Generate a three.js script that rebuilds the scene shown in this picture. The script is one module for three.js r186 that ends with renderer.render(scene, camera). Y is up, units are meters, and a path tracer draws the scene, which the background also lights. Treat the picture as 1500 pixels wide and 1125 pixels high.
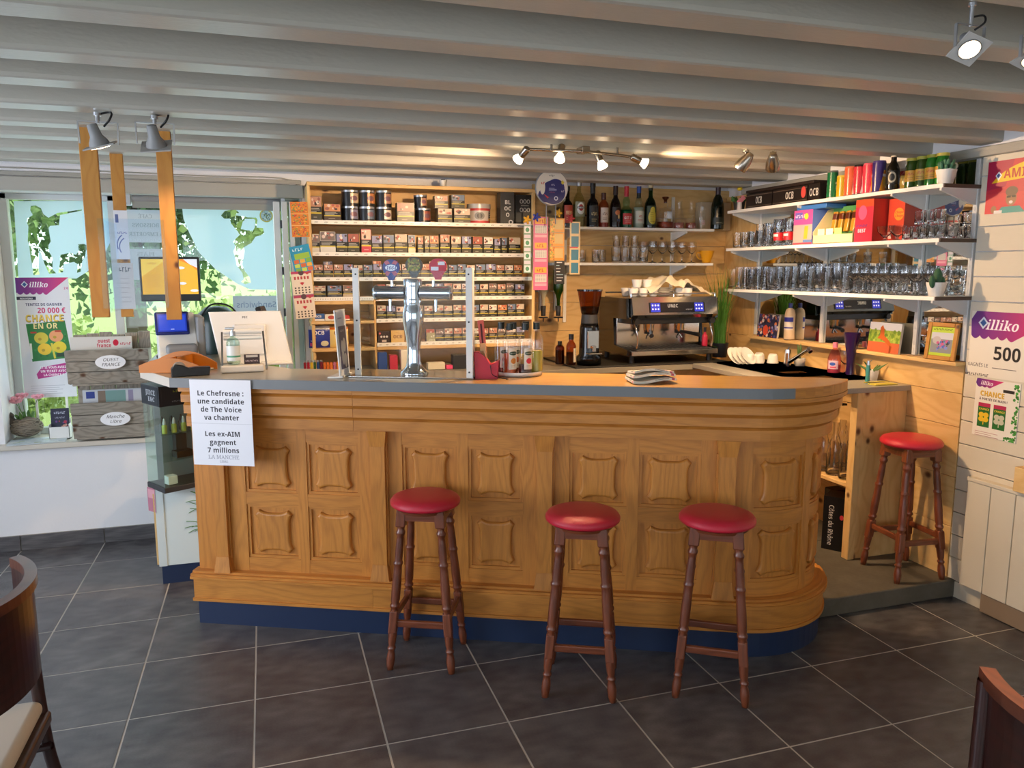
import * as THREE from 'three';
import { mergeGeometries } from 'three/addons/utils/BufferGeometryUtils.js';
import { RoundedBoxGeometry } from 'three/addons/geometries/RoundedBoxGeometry.js';
import { RectAreaLightUniformsLib } from 'three/addons/lights/RectAreaLightUniformsLib.js';
import { createNoise2D } from 'simplex-noise';

// ---------- camera ----------
const scene = new THREE.Scene();
const EYE = 1.66, FPX = 1129, PITCH = 0.1456, YAW = 0.309;
const camera = new THREE.PerspectiveCamera(2 * Math.atan(562.5 / FPX) * 180 / Math.PI, 1500 / 1125, 0.05, 200);
camera.rotation.order = 'YXZ'; camera.position.set(0, EYE, 0); camera.rotation.set(-PITCH, -YAW, 0);
scene.add(camera);
const renderer = new THREE.WebGLRenderer({ antialias: true });
renderer.toneMapping = THREE.LinearToneMapping;
renderer.toneMappingExposure = 1.0;
renderer.shadowMap.enabled = true;
// ---------- sky, sun, daylight through the openings ----------
scene.background = new THREE.Color().setRGB(2.5, 2.75, 2.8);
const sun = new THREE.DirectionalLight(0xfff0d8, 4.5); sun.position.set(9, 15, -9.5); sun.target.position.set(0, 0, -11);
sun.castShadow = true; Object.assign(sun.shadow.camera, { left: -16, right: 16, top: 14, bottom: -14, near: 1, far: 60 }); sun.shadow.mapSize.set(2048, 2048);
scene.add(sun, sun.target);
RectAreaLightUniformsLib.init();
function daylight(w, h, x, y, z, tx, ty, tz, I, color) {
  const l = new THREE.RectAreaLight(color, I, w, h); l.position.set(x, y, z); l.lookAt(tx, ty, tz); scene.add(l);
}
const XL = -3.2, XR = 3.33, ZB = -5.13, ZF = 2.6, HB = 2.25, HC = 2.42;
daylight(2.0, 1.35, XL + 0.02, 1.4, -2.5, 0, 1.4, -2.5, 9, 0xe4ecff);
daylight(2.0, 1.35, XL + 0.02, 1.4, 0.6, 0, 1.4, 0.6, 3.2, 0xe4ecff);
daylight(2.4, 1.5, -0.9, 1.4, ZF - 0.02, -0.9, 1.4, 0, 1.2, 0xeef2ff);
daylight(1.7, 1.5, 1.7, 1.4, ZF - 0.02, 1.7, 1.4, 0, 0.9, 0xeef2ff);
daylight(1.62, 1.4, -0.66, 1.37, -5.30, -0.66, 1.2, 0, 1.0, 0xd8efff);

// ---------- photo pixel -> point on a plane ----------
function ray(u, v) {
  const x = (u - 750) / FPX, y = -(v - 562.5) / FPX, c = Math.cos(PITCH), s = Math.sin(PITCH);
  const y2 = y * c - s, z2 = -y * s - c, C = Math.cos(YAW), S = Math.sin(YAW);
  return [x * C - z2 * S, y2, x * S + z2 * C];
}
const V = (x, y, z) => new THREE.Vector3(x, y, z);
const onY = (u, v, Y) => { const d = ray(u, v), t = (Y - EYE) / d[1]; return V(d[0] * t, Y, d[2] * t); };
const onZ = (u, v, Z) => { const d = ray(u, v), t = Z / d[2]; return V(d[0] * t, EYE + d[1] * t, Z); };
const onX = (u, v, X) => { const d = ray(u, v), t = X / d[0]; return V(X, EYE + d[1] * t, d[2] * t); };

// ---------- helpers ----------
let seed = 7; const rnd = () => { seed = (seed * 1664525 + 1013904223) >>> 0; return seed / 4294967296; };
const rr = (a, b) => a + (b - a) * rnd();
const noise = createNoise2D(() => rnd());
const used = {};
const numbered = (n) => { const k = used[n] = (used[n] ?? -1) + 1; return k ? n + '_' + String(k).padStart(3, '0') : n; };
function prep(g) {
  if (g.index) g = g.toNonIndexed();
  if (!g.attributes.normal) g.computeVertexNormals();
  if (!g.attributes.uv) g.setAttribute('uv', new THREE.BufferAttribute(new Float32Array(g.attributes.position.count * 2), 2));
  for (const k of Object.keys(g.attributes)) if (!['position', 'normal', 'uv'].includes(k)) g.deleteAttribute(k);
  g.morphAttributes = {}; g.clearGroups(); return g;
}
const merge = (a) => { a = [a].flat(9).map(prep); return a.length > 1 ? mergeGeometries(a) : a[0]; };
function obj(name, geos, mat, parent = scene) {
  const m = new THREE.Mesh(Array.isArray(geos) ? merge(geos) : geos, mat); m.castShadow = m.receiveShadow = true;
  m.name = parent === scene ? numbered(name) : name; parent.add(m); return m;
}
function thing(name, label, category, p = [0, 0, 0], turn = 0, group) {
  const o = new THREE.Group(); o.name = numbered(name); scene.add(o);
  if (p.isVector3) o.position.copy(p); else o.position.set(...p);
  o.rotation.y = turn; o.userData = { label, category }; if (group) o.userData.group = group; return o;
}
function tag(o, label, category, group) { Object.assign(o.userData, { label, category }); if (group) o.userData.group = group; return o; }
function struct(name, geos, mat, label) { const o = obj(name, geos, mat); o.userData.kind = 'structure'; if (label) o.userData.label = label; return o; }
function dup(root, p, turn = 0, label, group) {
  const r = root.clone(); r.name = numbered(root.name.replace(/_\d{3}$/, '')); scene.add(r);
  if (p.isVector3) r.position.copy(p); else r.position.set(...p);
  r.rotation.y = turn; if (label) r.userData.label = label; if (group) r.userData.group = group; return r;
}
const T = (g, x = 0, y = 0, z = 0) => g.translate(x, y, z);
const box = (w, h, d, x = 0, y = 0, z = 0) => new THREE.BoxGeometry(w, h, d).translate(x, y, z);
const rbox = (w, h, d, x = 0, y = 0, z = 0, r = 0.006, s = 2) => new RoundedBoxGeometry(w, h, d, s, Math.min(r, w / 2.01, h / 2.01, d / 2.01)).translate(x, y, z);
const span = (x0, x1, y0, y1, z0, z1) => box(x1 - x0, y1 - y0, z1 - z0, (x0 + x1) / 2, (y0 + y1) / 2, (z0 + z1) / 2);
const rspan = (x0, x1, y0, y1, z0, z1, r = 0.004, s = 1) => rbox(x1 - x0, y1 - y0, z1 - z0, (x0 + x1) / 2, (y0 + y1) / 2, (z0 + z1) / 2, r, s);
const cyl = (r0, r1, h, x = 0, y = 0, z = 0, n = 20) => new THREE.CylinderGeometry(r0, r1, h, n).translate(x, y, z);   // r0 top
const sph = (r, x = 0, y = 0, z = 0, sx = 1, sy = 1, sz = 1) => new THREE.SphereGeometry(r, 18, 12).scale(sx, sy, sz).translate(x, y, z);
const lathe = (pts, n = 24) => new THREE.LatheGeometry(pts.map(([r, y]) => new THREE.Vector2(r, y)), n);
const tube = (pts, r, n = 24, k = 8) => new THREE.TubeGeometry(new THREE.CatmullRomCurve3(pts.map((p) => V(...p))), n, r, k);
function bar(a, b, w, h = w) {   // a square bar from a to b
  const A = V(...a), B = V(...b), L = A.distanceTo(B), g = new THREE.BoxGeometry(w, L, h);
  g.applyQuaternion(new THREE.Quaternion().setFromUnitVectors(V(0, 1, 0), B.clone().sub(A).normalize())); return g.translate(...A.add(B).multiplyScalar(0.5).toArray());
}
function rod(a, b, r0, r1 = r0, n = 12) {
  const A = V(...a), B = V(...b), g = new THREE.CylinderGeometry(r1, r0, A.distanceTo(B), n);
  g.applyQuaternion(new THREE.Quaternion().setFromUnitVectors(V(0, 1, 0), B.clone().sub(A).normalize())); return g.translate(...A.add(B).multiplyScalar(0.5).toArray());
}
const shapeOf = (pts, holes = []) => { const s = new THREE.Shape(pts.map(([x, y]) => new THREE.Vector2(x, y))); holes.forEach((h) => s.holes.push(new THREE.Path(h.map(([x, y]) => new THREE.Vector2(x, y))))); return s; };
const extr = (pts, d, holes = [], bevel = 0) => new THREE.ExtrudeGeometry(shapeOf(pts, holes), { depth: d, bevelEnabled: bevel > 0, bevelSize: bevel, bevelThickness: bevel, bevelSegments: 2, curveSegments: 8 });
function metre(g, grain = 'x', ou = rnd() * 3, ov = rnd() * 3) {   // uv in metres, u along the grain
  g = prep(g); const p = g.attributes.position, n = g.attributes.normal, uv = g.attributes.uv, ax = ['x', 'y', 'z'];
  for (let i = 0; i < p.count; i += 3) {
    const N = [0, 1, 2].map((k) => Math.abs([n.getX, n.getY, n.getZ][k].call(n, i) + [n.getX, n.getY, n.getZ][k].call(n, i + 1) + [n.getX, n.getY, n.getZ][k].call(n, i + 2)));
    const d = N.indexOf(Math.max(...N)), inp = ax.filter((_, k) => k !== d);
    const [a, b] = inp.includes(grain) ? [grain, inp.find((k) => k !== grain)] : inp;
    for (let j = i; j < i + 3; j++) { const c = { x: p.getX(j), y: p.getY(j), z: p.getZ(j) }; uv.setXY(j, c[a] + ou, c[b] + ov); }
  }
  return g;
}
const rotY = (g, a) => g.rotateY(a), rotX = (g, a) => g.rotateX(a), rotZ = (g, a) => g.rotateZ(a);

// ---------- textures ----------
const lin = (r, g, b) => new THREE.Color().setRGB(r, g, b);
const mixc = (a, b, t) => a.map((x, i) => x + (b[i] - x) * t);
function dataTex(w, h, f, mu, mv, srgb = true) {   // f(u, v in 0..1) -> [r,g,b] 0..255; covers mu x mv metres
  const d = new Uint8Array(w * h * 4);
  for (let j = 0; j < h; j++) for (let i = 0; i < w; i++) { const c = f(i / w, j / h), o = (j * w + i) * 4; for (let k = 0; k < 3; k++) d[o + k] = Math.max(0, Math.min(255, c[k])); d[o + 3] = 255; }
  const t = new THREE.DataTexture(d, w, h); t.wrapS = t.wrapT = THREE.RepeatWrapping; t.magFilter = t.minFilter = THREE.LinearFilter; t.repeat.set(1 / mu, 1 / mv);
  if (srgb) t.colorSpace = THREE.SRGBColorSpace; t.needsUpdate = true; return t;
}
// noise that wraps round, so that a repeat shows no seam
function wrapN(u, v, fu, fv, o = 0) {
  const a = noise(u * fu + o, v * fv + o), b = noise((u - 1) * fu + o, v * fv + o), c = noise(u * fu + o, (v - 1) * fv + o), d = noise((u - 1) * fu + o, (v - 1) * fv + o);
  return (a * (1 - u) + b * u) * (1 - v) + (c * (1 - u) + d * u) * v;
}
function woodMap(light, dark, { w = 512, h = 512, mu = 1, mv = 0.5, rings = 22, knots = 0, fine = 1, contrast = 1 } = {}) {
  const ks = Array.from({ length: knots }, () => [rnd(), rnd(), rr(0.009, 0.02)]);
  return dataTex(w, h, (u, v) => {
    let warp = 0.5 * wrapN(u, v, 2.2, 3, 5) + 0.12 * wrapN(u, v, 7, 9, 31), kn = 0;
    for (const [a, b, r] of ks) { const du = Math.min(Math.abs(u - a), 1 - Math.abs(u - a)) * mu, dv = Math.min(Math.abs(v - b), 1 - Math.abs(v - b)) * mv, q = Math.hypot(du * 0.75, dv) / r; if (q < 6) { warp += 0.45 * Math.exp(-q * q / 5) * (v > b ? 1 : -1); kn = Math.max(kn, Math.exp(-q * q * q * 0.9)); } }
    const ring = 0.5 + 0.5 * Math.sin((v * rings + warp * 3.2) * 6.283), f = wrapN(u, v, 10, 190, 77) * 0.5 + wrapN(u, v, 24, 90, 13) * 0.3, big = wrapN(u, v, 2, 2, 55);
    let t = contrast * (0.36 * Math.pow(ring, 2.2) + 0.26 * fine * f + 0.14 * big) + 0.22; t = Math.max(0, Math.min(1, t));
    return mixc(mixc(light, dark, t), [70, 38, 18], kn * 0.85);
  }, mu, mv);
}
const bumpOf = (amp, mu, mv, fu, fv) => dataTex(256, 256, (u, v) => { const c = 128 + 60 * wrapN(u, v, fu, fv) + 50 * wrapN(u, v, fu * 2.7, fv * 2.7, 9); return [c, c, c]; }, mu, mv, false);
const M = {};
const std = (color, roughness = 0.6, o = {}) => new THREE.MeshStandardMaterial({ color, roughness, ...o });
const phy = (color, roughness = 0.6, o = {}) => new THREE.MeshPhysicalMaterial({ color, roughness, ...o });
const oakT = woodMap([212, 142, 60], [150, 90, 32], { rings: 13, contrast: 0.62, fine: 2.2, mu: 1.6 }), topT = woodMap([196, 152, 84], [154, 108, 52], { rings: 8, contrast: 0.6, fine: 1.6, mu: 1.6 }), pineT = woodMap([228, 194, 134], [198, 152, 88], { rings: 9, knots: 5, contrast: 0.8, mu: 1.2, mv: 0.6 });
M.oak = phy(0xffffff, 0.46, { map: oakT, clearcoat: 0.08, clearcoatRoughness: 0.35 });
M.oakTop = phy(0xffffff, 0.3, { map: topT, clearcoat: 0.4, clearcoatRoughness: 0.15 });
M.pine = std(0xffffff, 0.55, { map: pineT });
M.plankWood = std(0xdab878, 0.5, { map: pineT });
M.stool = phy(0xffffff, 0.35, { map: woodMap([132, 68, 38], [84, 38, 20], { rings: 12 }), clearcoat: 0.3, clearcoatRoughness: 0.25 });
M.mahogany = phy(0xffffff, 0.28, { map: woodMap([58, 24, 18], [26, 10, 8], { rings: 10 }), clearcoat: 0.5, clearcoatRoughness: 0.15 });
M.rail = phy(0xffffff, 0.3, { map: woodMap([104, 56, 36], [62, 30, 20], { rings: 10 }), clearcoat: 0.4, clearcoatRoughness: 0.2 });
M.greyWood = std(0xffffff, 0.85, { map: woodMap([168, 160, 146], [112, 104, 94], { rings: 10, knots: 4, mu: 0.6, mv: 0.3 }) });
const leatherB = bumpOf(1, 0.05, 0.05, 20, 20);
M.red = phy(0xc81e38, 0.34, { bumpMap: leatherB, bumpScale: 0.0006, clearcoat: 0.2, clearcoatRoughness: 0.3 });
M.seat = phy(0xb3a99b, 0.6);
M.cream = phy(0xd9cfc0, 0.5);
M.navy = std(0x1b2c4c, 0.4);
M.white = std(0xe9e8e4, 0.5);
M.whiteGloss = phy(0xf1efe9, 0.22);
M.paint = std(0xb0aea4, 0.36, { bumpMap: bumpOf(1, 0.5, 0.5, 8, 30), bumpScale: 0.0012 });
M.wall = std(0xe8e8ea, 0.75, { bumpMap: bumpOf(1, 0.4, 0.4, 14, 14), bumpScale: 0.0015 });
M.plankWhite = std(0xd6cebb, 0.5, { bumpMap: bumpOf(1, 1, 0.12, 5, 26), bumpScale: 0.0008 });
M.grey = std(0x6f7880, 0.45);
M.laminate = phy(0x9a958a, 0.3, { clearcoat: 0.3, clearcoatRoughness: 0.2 });
M.edgeGrey = std(0x74787b, 0.45);
M.black = std(0x111112, 0.4);
M.blackGloss = phy(0x0c0c0d, 0.15);
M.rubber = std(0x1a1a1a, 0.8);
M.darkGrey = std(0x37393c, 0.5);
M.midGrey = std(0x8b8d8e, 0.5);
M.silver = std(0xb9bcc0, 0.3, { metalness: 0.9 });
M.chrome = std(0xdfe3e6, 0.09, { metalness: 1 });
M.steel = std(0xc9c7c2, 0.16, { metalness: 1 });
M.nickel = std(0xa69e92, 0.24, { metalness: 1 });
M.mirror = std(0xd8dcda, 0.02, { metalness: 1 });
M.concrete = std(0xffffff, 0.8, { map: dataTex(256, 256, (u, v) => { const c = 8 * wrapN(u, v, 3, 3) + 7 * wrapN(u, v, 9, 9, 4) + 4 * wrapN(u, v, 40, 40, 2); return [92 + c, 86 + c, 74 + c]; }, 1.3, 1.3) });
M.glass = phy(0xffffff, 0.02, { transmission: 1, thickness: 0, ior: 1.5 });
M.glassTint = phy(0xf1faf6, 0.02, { transmission: 1, thickness: 0, ior: 1.5 });
M.ware = phy(0xffffff, 0.01, { transmission: 1, thickness: 0.002, ior: 1.48 });
M.acrylic = phy(0xf4faff, 0.03, { transmission: 1, thickness: 0, ior: 1.49, specularIntensity: 0.25 });
const tinted = {}; const gl = (hex) => tinted[hex] ??= phy(hex, 0.04, { transmission: 1, thickness: 0, ior: 1.5 });
const solids = {}; const col = (hex, r = 0.5) => solids[hex + '_' + r] ??= std(hex, r);
// ---------- one sheet of small prints, shared by all labels, packs and posters ----------
const SHEETS = []; const CELLS = new Map();
function newSheet() {
  const c = document.createElement('canvas'); c.width = c.height = 2048; const x = c.getContext('2d'); x.fillStyle = '#888'; x.fillRect(0, 0, 2048, 2048);
  const t = new THREE.CanvasTexture(c); t.colorSpace = THREE.SRGBColorSpace; t.magFilter = THREE.LinearFilter; t.flipY = true;
  const s = { x, t, cx: 2, cy: 2, rowH: 0, mats: {} }; SHEETS.push(s); return s;
}
newSheet();
function print(w, h, draw) {   // draws a w x h pixel cell, returns where it lies
  let s = SHEETS[SHEETS.length - 1];
  if (s.cx + w + 4 > 2048) { s.cx = 2; s.cy += s.rowH + 4; s.rowH = 0; }
  if (s.cy + h + 4 > 1996) s = newSheet();
  const x = s.x, X = s.cx, Y = s.cy; x.save(); x.beginPath(); x.rect(X, Y, w, h); x.clip(); x.translate(X, Y); draw(x, w, h); x.restore();
  s.cx += w + 4; s.rowH = Math.max(s.rowH, h);
  return { s, u0: (X + 0.5) / 2048, u1: (X + w - 0.5) / 2048, v0: 1 - (Y + h - 0.5) / 2048, v1: 1 - (Y + 0.5) / 2048 };
}
function sw(c, s = SHEETS[SHEETS.length - 1]) {   // a plain colour, kept at the foot of the same sheet
  if (c.s) return c; s.sw ??= {};
  return s.sw[c] ??= (() => { const k = Object.keys(s.sw).length, X = (k % 200) * 10 + 2, Y = 2000 + Math.floor(k / 200) * 10; rect(s.x, c, X, Y, 8, 8); return { s, u0: (X + 3) / 2048, u1: (X + 5) / 2048, v0: 1 - (Y + 5) / 2048, v1: 1 - (Y + 3) / 2048 }; })();
}
const pm = (cell, rough = 0.5) => cell.s.mats[rough] ??= std(0xffffff, rough, { map: cell.s.t });
function cellUV(g, c, a = 0, b = null) {   // fit a geometry's 0..1 uv into a cell
  const uv = g.attributes.uv; for (let i = a; i < (b ?? uv.count); i++) uv.setXY(i, c.u0 + (c.u1 - c.u0) * uv.getX(i), c.v0 + (c.v1 - c.v0) * uv.getY(i)); return g;
}
// a box whose faces (+x -x +y -y +z -z) show cells; front is +z
function pbox(w, h, d, front, side, o = {}) {
  const g = new THREE.BoxGeometry(w, h, d), f = [o.right ?? side, o.left ?? side, o.top ?? side, side, front, o.back ?? side].map((c) => sw(c, front.s));
  f.forEach((c, k) => cellUV(g, c, k * 4, k * 4 + 4)); return prep(g);
}
const text = (x, s, px, py, size, color, font = 'sans-serif', weight = 'bold', align = 'center', maxw) => {
  if (s[0] === '~') { x.fillStyle = color; const cw = Math.min(size * 0.55, (maxw ?? 999) / s.length); for (let i = 0; i < s.length; i++) { const a = px + (i - s.length / 2) * cw, h = size * (0.45 + 0.25 * ((i * 7) % 3) / 2); x.fillRect(a, py - h / 2, cw * 0.28, h); x.fillRect(a, py + (i % 2 ? -h / 2 : h / 5), cw * 0.75, size * 0.12); } return; }   // lettering too small to read in the photograph
  x.fillStyle = color; x.font = `${weight} ${size}px ${font}`; x.textAlign = align; x.textBaseline = 'middle'; maxw ? x.fillText(s, px, py, maxw) : x.fillText(s, px, py); };
const rect = (x, c, a, b, w, h) => { x.fillStyle = c; x.fillRect(a, b, w, h); };
const poly = (x, c, pts) => { x.fillStyle = c; x.beginPath(); pts.forEach(([a, b], i) => i ? x.lineTo(a, b) : x.moveTo(a, b)); x.closePath(); x.fill(); };
const disc = (x, c, a, b, r, r2 = r) => { x.fillStyle = c; x.beginPath(); x.ellipse(a, b, r, r2, 0, 0, 6.2832); x.fill(); };
const lines = (x, c, a, b, w, n, dy, lw = 1.5) => { x.fillStyle = c; for (let i = 0; i < n; i++) x.fillRect(a, b + i * dy, w * (0.6 + 0.4 * rnd()), lw); };
function flat(name, cell, w, h, label, category, group, rough = 0.55, thick = 0.0015) {   // a printed sheet standing on its lower edge, facing +z
  const t = obj(name, [T(pbox(w, h, thick, cell, '#eceae4'), 0, h / 2, 0)], pm(cell, rough)); return tag(t, label, category, group);
}
// ================= THE SETTING =================
// floor: a slab with the tiles set on it, joints showing between them
const GX = -0.5554, GS = 0.45, GZ = -2.0876, GT = 0.4462;
const floor = struct('floor', [span(XL - 0.2, XR + 0.2, -0.1, -0.0012, ZB - 0.5, ZF + 0.2)], std(0xb4afa6, 0.8), 'dark slate grey tiled floor with pale joints');
const tileMats = [0, 1, 2, 3].map((k) => std(0xffffff, 0.2 + 0.03 * k, {
  map: dataTex(256, 256, (u, v) => { const b = 11 * noise(u * 1.6 + k * 9, v * 2.4 + k) + 8 * noise(u * 4 + k, v * 7) + 3 * noise(u * 30, v * 42 + k) + 4 * (k % 2); return [82 + b, 80 + b, 82 + b * 0.9]; }, 1, 1),
  bumpMap: leatherB, bumpScale: 0.0003 }));
{
  const g = prep(new THREE.BoxGeometry(GS - 0.0075, 0.008, GT - 0.0075));
  for (let i = -6; i <= 8; i++) for (let j = -7; j <= 10; j++) {
    const x = GX + (i + 0.5) * GS, z = GZ + (j + 0.5) * GT;
    if (x < XL - 0.2 || x > XR + 0.25 || z < ZB - 0.1 || z > ZF + 0.2) continue;
    const t = obj('tile', g, tileMats[Math.floor(rnd() * 4)], floor); t.position.set(x, -0.004, z); if (rnd() < 0.5) t.rotation.y = Math.PI;
  }
}
// raised step behind the bar
struct('floor_step', [metre(rspan(2.02, XR, 0, 0.092, -3.6, -2.9, 0.008, 2)), metre(span(1.2, XR, 0, 0.092, ZB, -3.6))], M.concrete, 'low grey concrete step behind the bar');
// walls
const WX0 = -1.49, WX1 = 0.24, WY0 = 0.62, WY1 = 2.12;   // street window opening
struct('wall_back', [span(XL, WX0, 0, HC, ZB - 0.4, ZB), span(WX0, WX1, 0, WY0, ZB - 0.4, ZB), span(WX0, WX1, WY1, HC, ZB - 0.4, ZB), span(WX1, XR + 0.3, 0, HC, ZB - 0.4, ZB)].map((g) => metre(g)), M.wall, 'white plastered wall around the street window');
const holes = (x0, x1, list) => { const out = []; let x = x0; for (const [a, b] of list) { out.push([x, a, 0, HC], [a, b, 0, 0.72], [a, b, 2.1, HC]); x = b; } out.push([x, x1, 0, HC]); return out; };
struct('wall_left', holes(ZB - 0.4, ZF + 0.3, [[-3.55, -1.45], [-0.45, 1.65]]).map(([a, b, c, d]) => metre(span(XL - 0.3, XL, c, d, a, b))), M.wall, 'white plastered side wall with two windows');
struct('wall_front', holes(XL - 0.3, XR + 0.3, [[-2.15, 0.35], [0.8, 2.6]]).map(([a, b, c, d]) => metre(span(a, b, c, d, ZF, ZF + 0.3))), M.wall, 'white plastered front wall with two windows');
const wallR = struct('wall_right', [metre(span(XR, XR + 0.3, 0, HC, ZB - 0.4, ZF + 0.3))], M.wall, 'right wall clad in white painted planks');
{ // white planks, each its own board with an open joint
  const h = 0.119, n = 19;
  for (let k = 0; k < n; k++) { const y0 = Math.max(0, k * h - 0.031), y1 = Math.min(2.2, k * h - 0.031 + h - 0.004); if (y1 - y0 < 0.03) break; obj('plank', [metre(rspan(XR - 0.018, XR, y0, y1, -2.945, ZF, 0.0025), 'z')], M.plankWhite, wallR); }
}
// glazing of the unseen windows
{
  let n = 2; for (const [z0, z1] of [[-3.55, -1.45], [-0.45, 1.65]]) {
    const w = struct('window_' + n++, [span(XL - 0.2, XL - 0.14, 0.72, 0.78, z0, z1), span(XL - 0.2, XL - 0.14, 2.04, 2.1, z0, z1), span(XL - 0.2, XL - 0.14, 0.72, 2.1, z0, z0 + 0.06), span(XL - 0.2, XL - 0.14, 0.72, 2.1, z1 - 0.06, z1), span(XL - 0.2, XL - 0.14, 0.72, 2.1, (z0 + z1) / 2 - 0.03, (z0 + z1) / 2 + 0.03)], M.white, 'white framed side window');
    obj('pane', [span(XL - 0.172, XL - 0.168, 0.76, 2.06, z0 + 0.05, z1 - 0.05)], M.glass, w);
  }
  for (const [x0, x1] of [[-2.15, 0.35], [0.8, 2.6]]) {
    const w = struct('window_' + n++, [span(x0, x1, 0.72, 0.78, ZF + 0.14, ZF + 0.2), span(x0, x1, 2.04, 2.1, ZF + 0.14, ZF + 0.2), span(x0, x0 + 0.06, 0.72, 2.1, ZF + 0.14, ZF + 0.2), span(x1 - 0.06, x1, 0.72, 2.1, ZF + 0.14, ZF + 0.2)], M.white, 'white framed front window');
    obj('pane', [span(x0 + 0.05, x1 - 0.05, 0.76, 2.06, ZF + 0.168, ZF + 0.172)], M.glass, w);
  }
}
// ceiling with its beams
const ceil = struct('ceiling', [span(XL - 0.3, XR + 0.3, HC, HC + 0.2, ZB - 0.4, ZF + 0.3)], M.paint, 'grey white painted ceiling boards between the beams');
{
  const zs = [-4.83, -4.435, -4.03, -3.63, -3.265, -2.86, -2.475, -2.068, -1.68, -1.29, -0.9, -0.5, -0.1, 0.3, 0.7, 1.1, 1.5, 1.9, 2.3], c = 0.014;
  zs.forEach((z, i) => {
    const w = 0.135, e = i % 3 * 0.004;
    const sec = [[0, HC + 0.01], [0, HB + c + e], [c * 0.35, HB + e + c * 0.25], [c, HB + e], [w - c, HB + e], [w - c * 0.3, HB + e + c * 0.3], [w, HB + c + e], [w, HC + 0.01]];
    const g = new THREE.ExtrudeGeometry(shapeOf(sec), { depth: XR - XL + 0.1, bevelEnabled: false, steps: 1 }); g.rotateY(Math.PI / 2); // x -> -z, depth -> x
    obj('beam', [metre(g.translate(XL - 0.05, 0, z), 'x')], M.paint, ceil);
  });
}
struct('trim_1', [rspan(XR - 0.045, XR, 2.2, 2.245, -4.9, ZF, 0.006)], M.paint, 'painted rail along the top of the right wall');
// tile skirting under the street window
const sk = struct('baseboard_back', [span(XL, -0.45, 0, 0.092, ZB, ZB + 0.008)], std(0x9a958c, 0.8), 'dark tile skirting under the window');
for (let i = -6; i < 1; i++) obj('tile', [box(GS - 0.006, 0.09, 0.012, GX + (i + 0.5) * GS, 0.046, ZB + 0.012)], tileMats[1], sk);
struct('trim_2', [rspan(WX0 - 0.3, WX1 - 0.02, WY0, WY0 + 0.032, -5.44, ZB + 0.06, 0.008, 2)], std(0xcfc8ba, 0.5), 'pale stone sill of the street window');
struct('trim_3', [rspan(WX0 - 0.2, WX1 + 0.02, WY1 - 0.01, WY1 + 0.07, ZB - 0.02, ZB + 0.03, 0.006), rspan(XL, 0.25, WY1 + 0.075, WY1 + 0.1, ZB, ZB + 0.014, 0.004)], M.paint, 'painted moulding over the street window');
tag(obj('wall_cable', [tube([[-3, 2.235, ZB + 0.006], [-1.2, 2.236, ZB + 0.006], [-0.3, 2.228, ZB + 0.006], [0.16, 2.225, ZB + 0.006], [0.225, 2.2, ZB + 0.006], [0.245, 2.1, ZB + 0.006], [0.25, 1.95, ZB + 0.006]], 0.004, 60, 6)], M.paint), 'thin white painted cable above the street window', 'cable');
// street window
{
  const z = -5.42, fr = std(0xc3c8c8, 0.5), w = struct('window_1', [rspan(WX0, WX0 + 0.05, 0.65, WY1, z - 0.03, z + 0.03), rspan(WX1 - 0.05, WX1, 0.65, WY1, z - 0.03, z + 0.03), rspan(WX0, WX1, 2.085, WY1, z - 0.03, z + 0.03), rspan(WX0, WX1, 0.65, 0.69, z - 0.03, z + 0.03), rspan(-0.9, -0.85, 0.65, WY1, z - 0.03, z + 0.03)], fr, 'grey framed street window with a central post');
  obj('pane', [span(WX0 + 0.045, -0.895, 0.685, 2.09, z - 0.004, z)], M.glassTint, w); obj('pane', [span(-0.855, WX1 - 0.045, 0.685, 2.09, z - 0.004, z)], M.glassTint, w);
  const jamb = thing('window_shutter', 'white folded shutter with hinges beside the street window', 'shutter', [0, 0, 0]);
  obj('leaf', [rspan(0.075, 0.115, 1.0, 2.09, -5.38, -5.15), rspan(0.125, 0.16, 1.0, 2.09, -5.36, -5.12), rspan(0.17, 0.2, 1.0, 2.09, -5.36, -5.12)], M.whiteGloss, jamb);
  for (const y of [1.95, 1.66, 1.4]) obj('hinge', [cyl(0.009, 0.009, 0.05, 0.122, y, -5.135)], M.darkGrey, jamb);
  const bl = thing('roller_blind', 'rolled up grey blind at the top of the street window', 'blind');
  obj('roll', [rod([-0.73, 2.09, -5.2], [0.12, 2.09, -5.2], 0.022)], M.midGrey, bl);
  obj('valance', [span(-0.73, 0.12, 2.035, 2.075, -5.19, -5.187)], std(0x8f9490, 0.8), bl);
  obj('bracket', [rspan(-0.77, -0.735, 2.05, 2.12, -5.23, -5.17)], M.silver, bl); obj('bracket', [rspan(0.125, 0.15, 2.05, 2.12, -5.23, -5.17)], M.silver, bl);
}
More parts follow.
